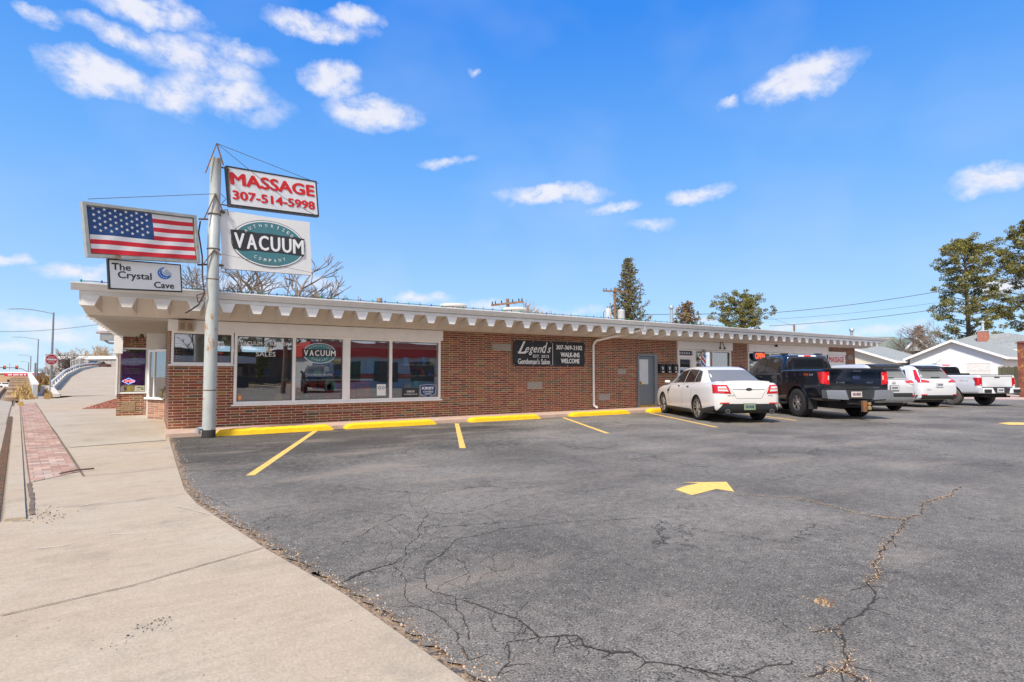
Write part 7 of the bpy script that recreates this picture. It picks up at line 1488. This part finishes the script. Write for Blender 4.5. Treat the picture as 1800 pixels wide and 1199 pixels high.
# ------------------------------------------------------------------ across the road, behind the camera station: mirrored in the shop glass
o = thing('filling_station', 'grey shop with deep red parapet across the lot, mirrored in the windows', 'building', (13, -24, 0)); g = MB(); g.box(0, 22, -8, 0, 0, 3.2); g.build('wall', M('station_grey', (.45, .46, .45), .7, var=.1), o); g = MB(); g.box(-.3, 22.3, -8, .3, 3.2, 4.6); g.build('parapet', M('station_red', (.55, .04, .03), .5), o); g = MB(); g.box(.5, 21.5, -.0, .05, .9, 1.4); g.build('band', MC['station_red'], o); g = MB()
for i in range(5): g.box(2+i*4, 4.6+i*4, .01, .06, .6, 2.7)
g.build('window', M('far_window', (.03, .03, .035), .2), o)
o = thing('canopy_shop', 'low flat-roofed shop with white fascia across the road, mirrored in the windows', 'building', (-6, -36, 0)); g = MB(); g.box(0, 15, -6, 0, 0, 2.6); g.build('wall', M('dark_wall', (.10, .08, .07), .8), o); g = MB(); g.box(-.5, 15.5, -6, 1.5, 2.6, 3.3); g.build('roof', M('canopy_white', (.5, .48, .44), .7), o)
upole('wooden pole across the lot, mirrored in the glass', 900, 10, 600, 0) if False else None
o = tag(MB().tube((8.3, -13, 0), (8.3, -13, 9), .17, .13, 10).build('utility_pole', WOODP), 'brown wooden pole across the lot, mirrored in the glass', 'utility pole')
pine('pine_tree', 'dark conifer across the road, mirrored in the first pane', (9.5, -52, 0), 14, 5, 91, .1, 50, group='trees across the road')
bare_tree('bare_tree', 'bare tree across the road, mirrored in the first pane', (4.5, -44, 0), 10, 1, 92, .2, BT, 4, 'trees across the road'); bare_tree('bare_tree', 'bare tree beyond the red parapet, mirrored in the glass', (22, -50, 0), 11, 1, 93, .2, BT, 4, 'trees across the road')
pine('pine_tree', 'dark conifer beyond the red parapet, mirrored in the glass', (30, -48, 0), 12, 4.5, 94, .1, 40, group='trees across the road')
def refl_car(lab, loc, rz, src):
    root = [o for o in D.objects if o.parent is None and o.get('label', '').startswith(src)][0]; c = copy_tree(root); c.location = loc; c.rotation_euler = (0, 0, rz); c['label'] = lab; c['group'] = 'cars across the lot, mirrored in the glass'; return c
refl_car('silver suv parked across the lot, mirrored in the right panes', (19.5, -8.5, 0), R(20), 'silver grey suv')
refl_car('dark pickup across the lot, mirrored in the glass', (11.5, -17, 0), R(100), 'dark navy pickup')
refl_car('white pickup across the lot, mirrored in the first pane', (4.0, -20, 0), R(95), 'white pickup')

pn = [o for o in D.objects if o.parent is None and o.get('label', '') == 'dark conifer beyond the red parapet, mirrored in the glass'][0]
for i, (x, y, k) in enumerate([(42, -30, .9), (50, -34, 1.1), (58, -30, .85), (66, -36, 1.15), (75, -32, 1.0), (85, -36, 1.1), (96, -33, .95), (108, -36, 1.2), (122, -36, 1.1)]):
    c = copy_tree(pn); c.location = (x, y, 0); c.scale = (k*1.2, k*1.2, k); c.rotation_euler = (0, 0, i*1.1); c['label'] = 'conifer in the row across the road, seen only mirrored in the glass'
o = thing('house', 'low brown house across the road, seen only mirrored in the glass', 'house', (44, -27, 0)); g = MB(); g.box(0, 30, -8, 0, 0, 3.0); g.build('wall', M('brown_wall', (.12, .09, .07), .8), o); g = MB(); g.prism([(-.5, .6, 2.9), (-.5, -8.6, 2.9), (-.5, -4, 5.2)], (31, 0, 0)); g.build('roof', M('brown_roof', (.07, .06, .055), .9), o)

for i, (x, y, k) in enumerate([(7.0, -47, .8), (12.5, -50, 1.0), (16.5, -46, .85), (-2, -48, .9), (20, -44, .75)]):
    c = copy_tree(pn); c.location = (x, y, 0); c.scale = (k, k, k); c.rotation_euler = (0, 0, i*1.7+.4); c['label'] = 'conifer in the row across the road, seen only mirrored in the glass'
o = thing('brick_shop', 'long low brown shop beyond the road, seen only mirrored in the glass', 'building', (-14, -62, 0)); g = MB(); g.box(0, 60, -8, 0, 0, 4.6); g.build('wall', MC['brown_wall'], o); g = MB(); g.box(-.3, 60.3, -8.3, .3, 4.6, 5.2); g.build('roof', MC['brown_roof'], o)
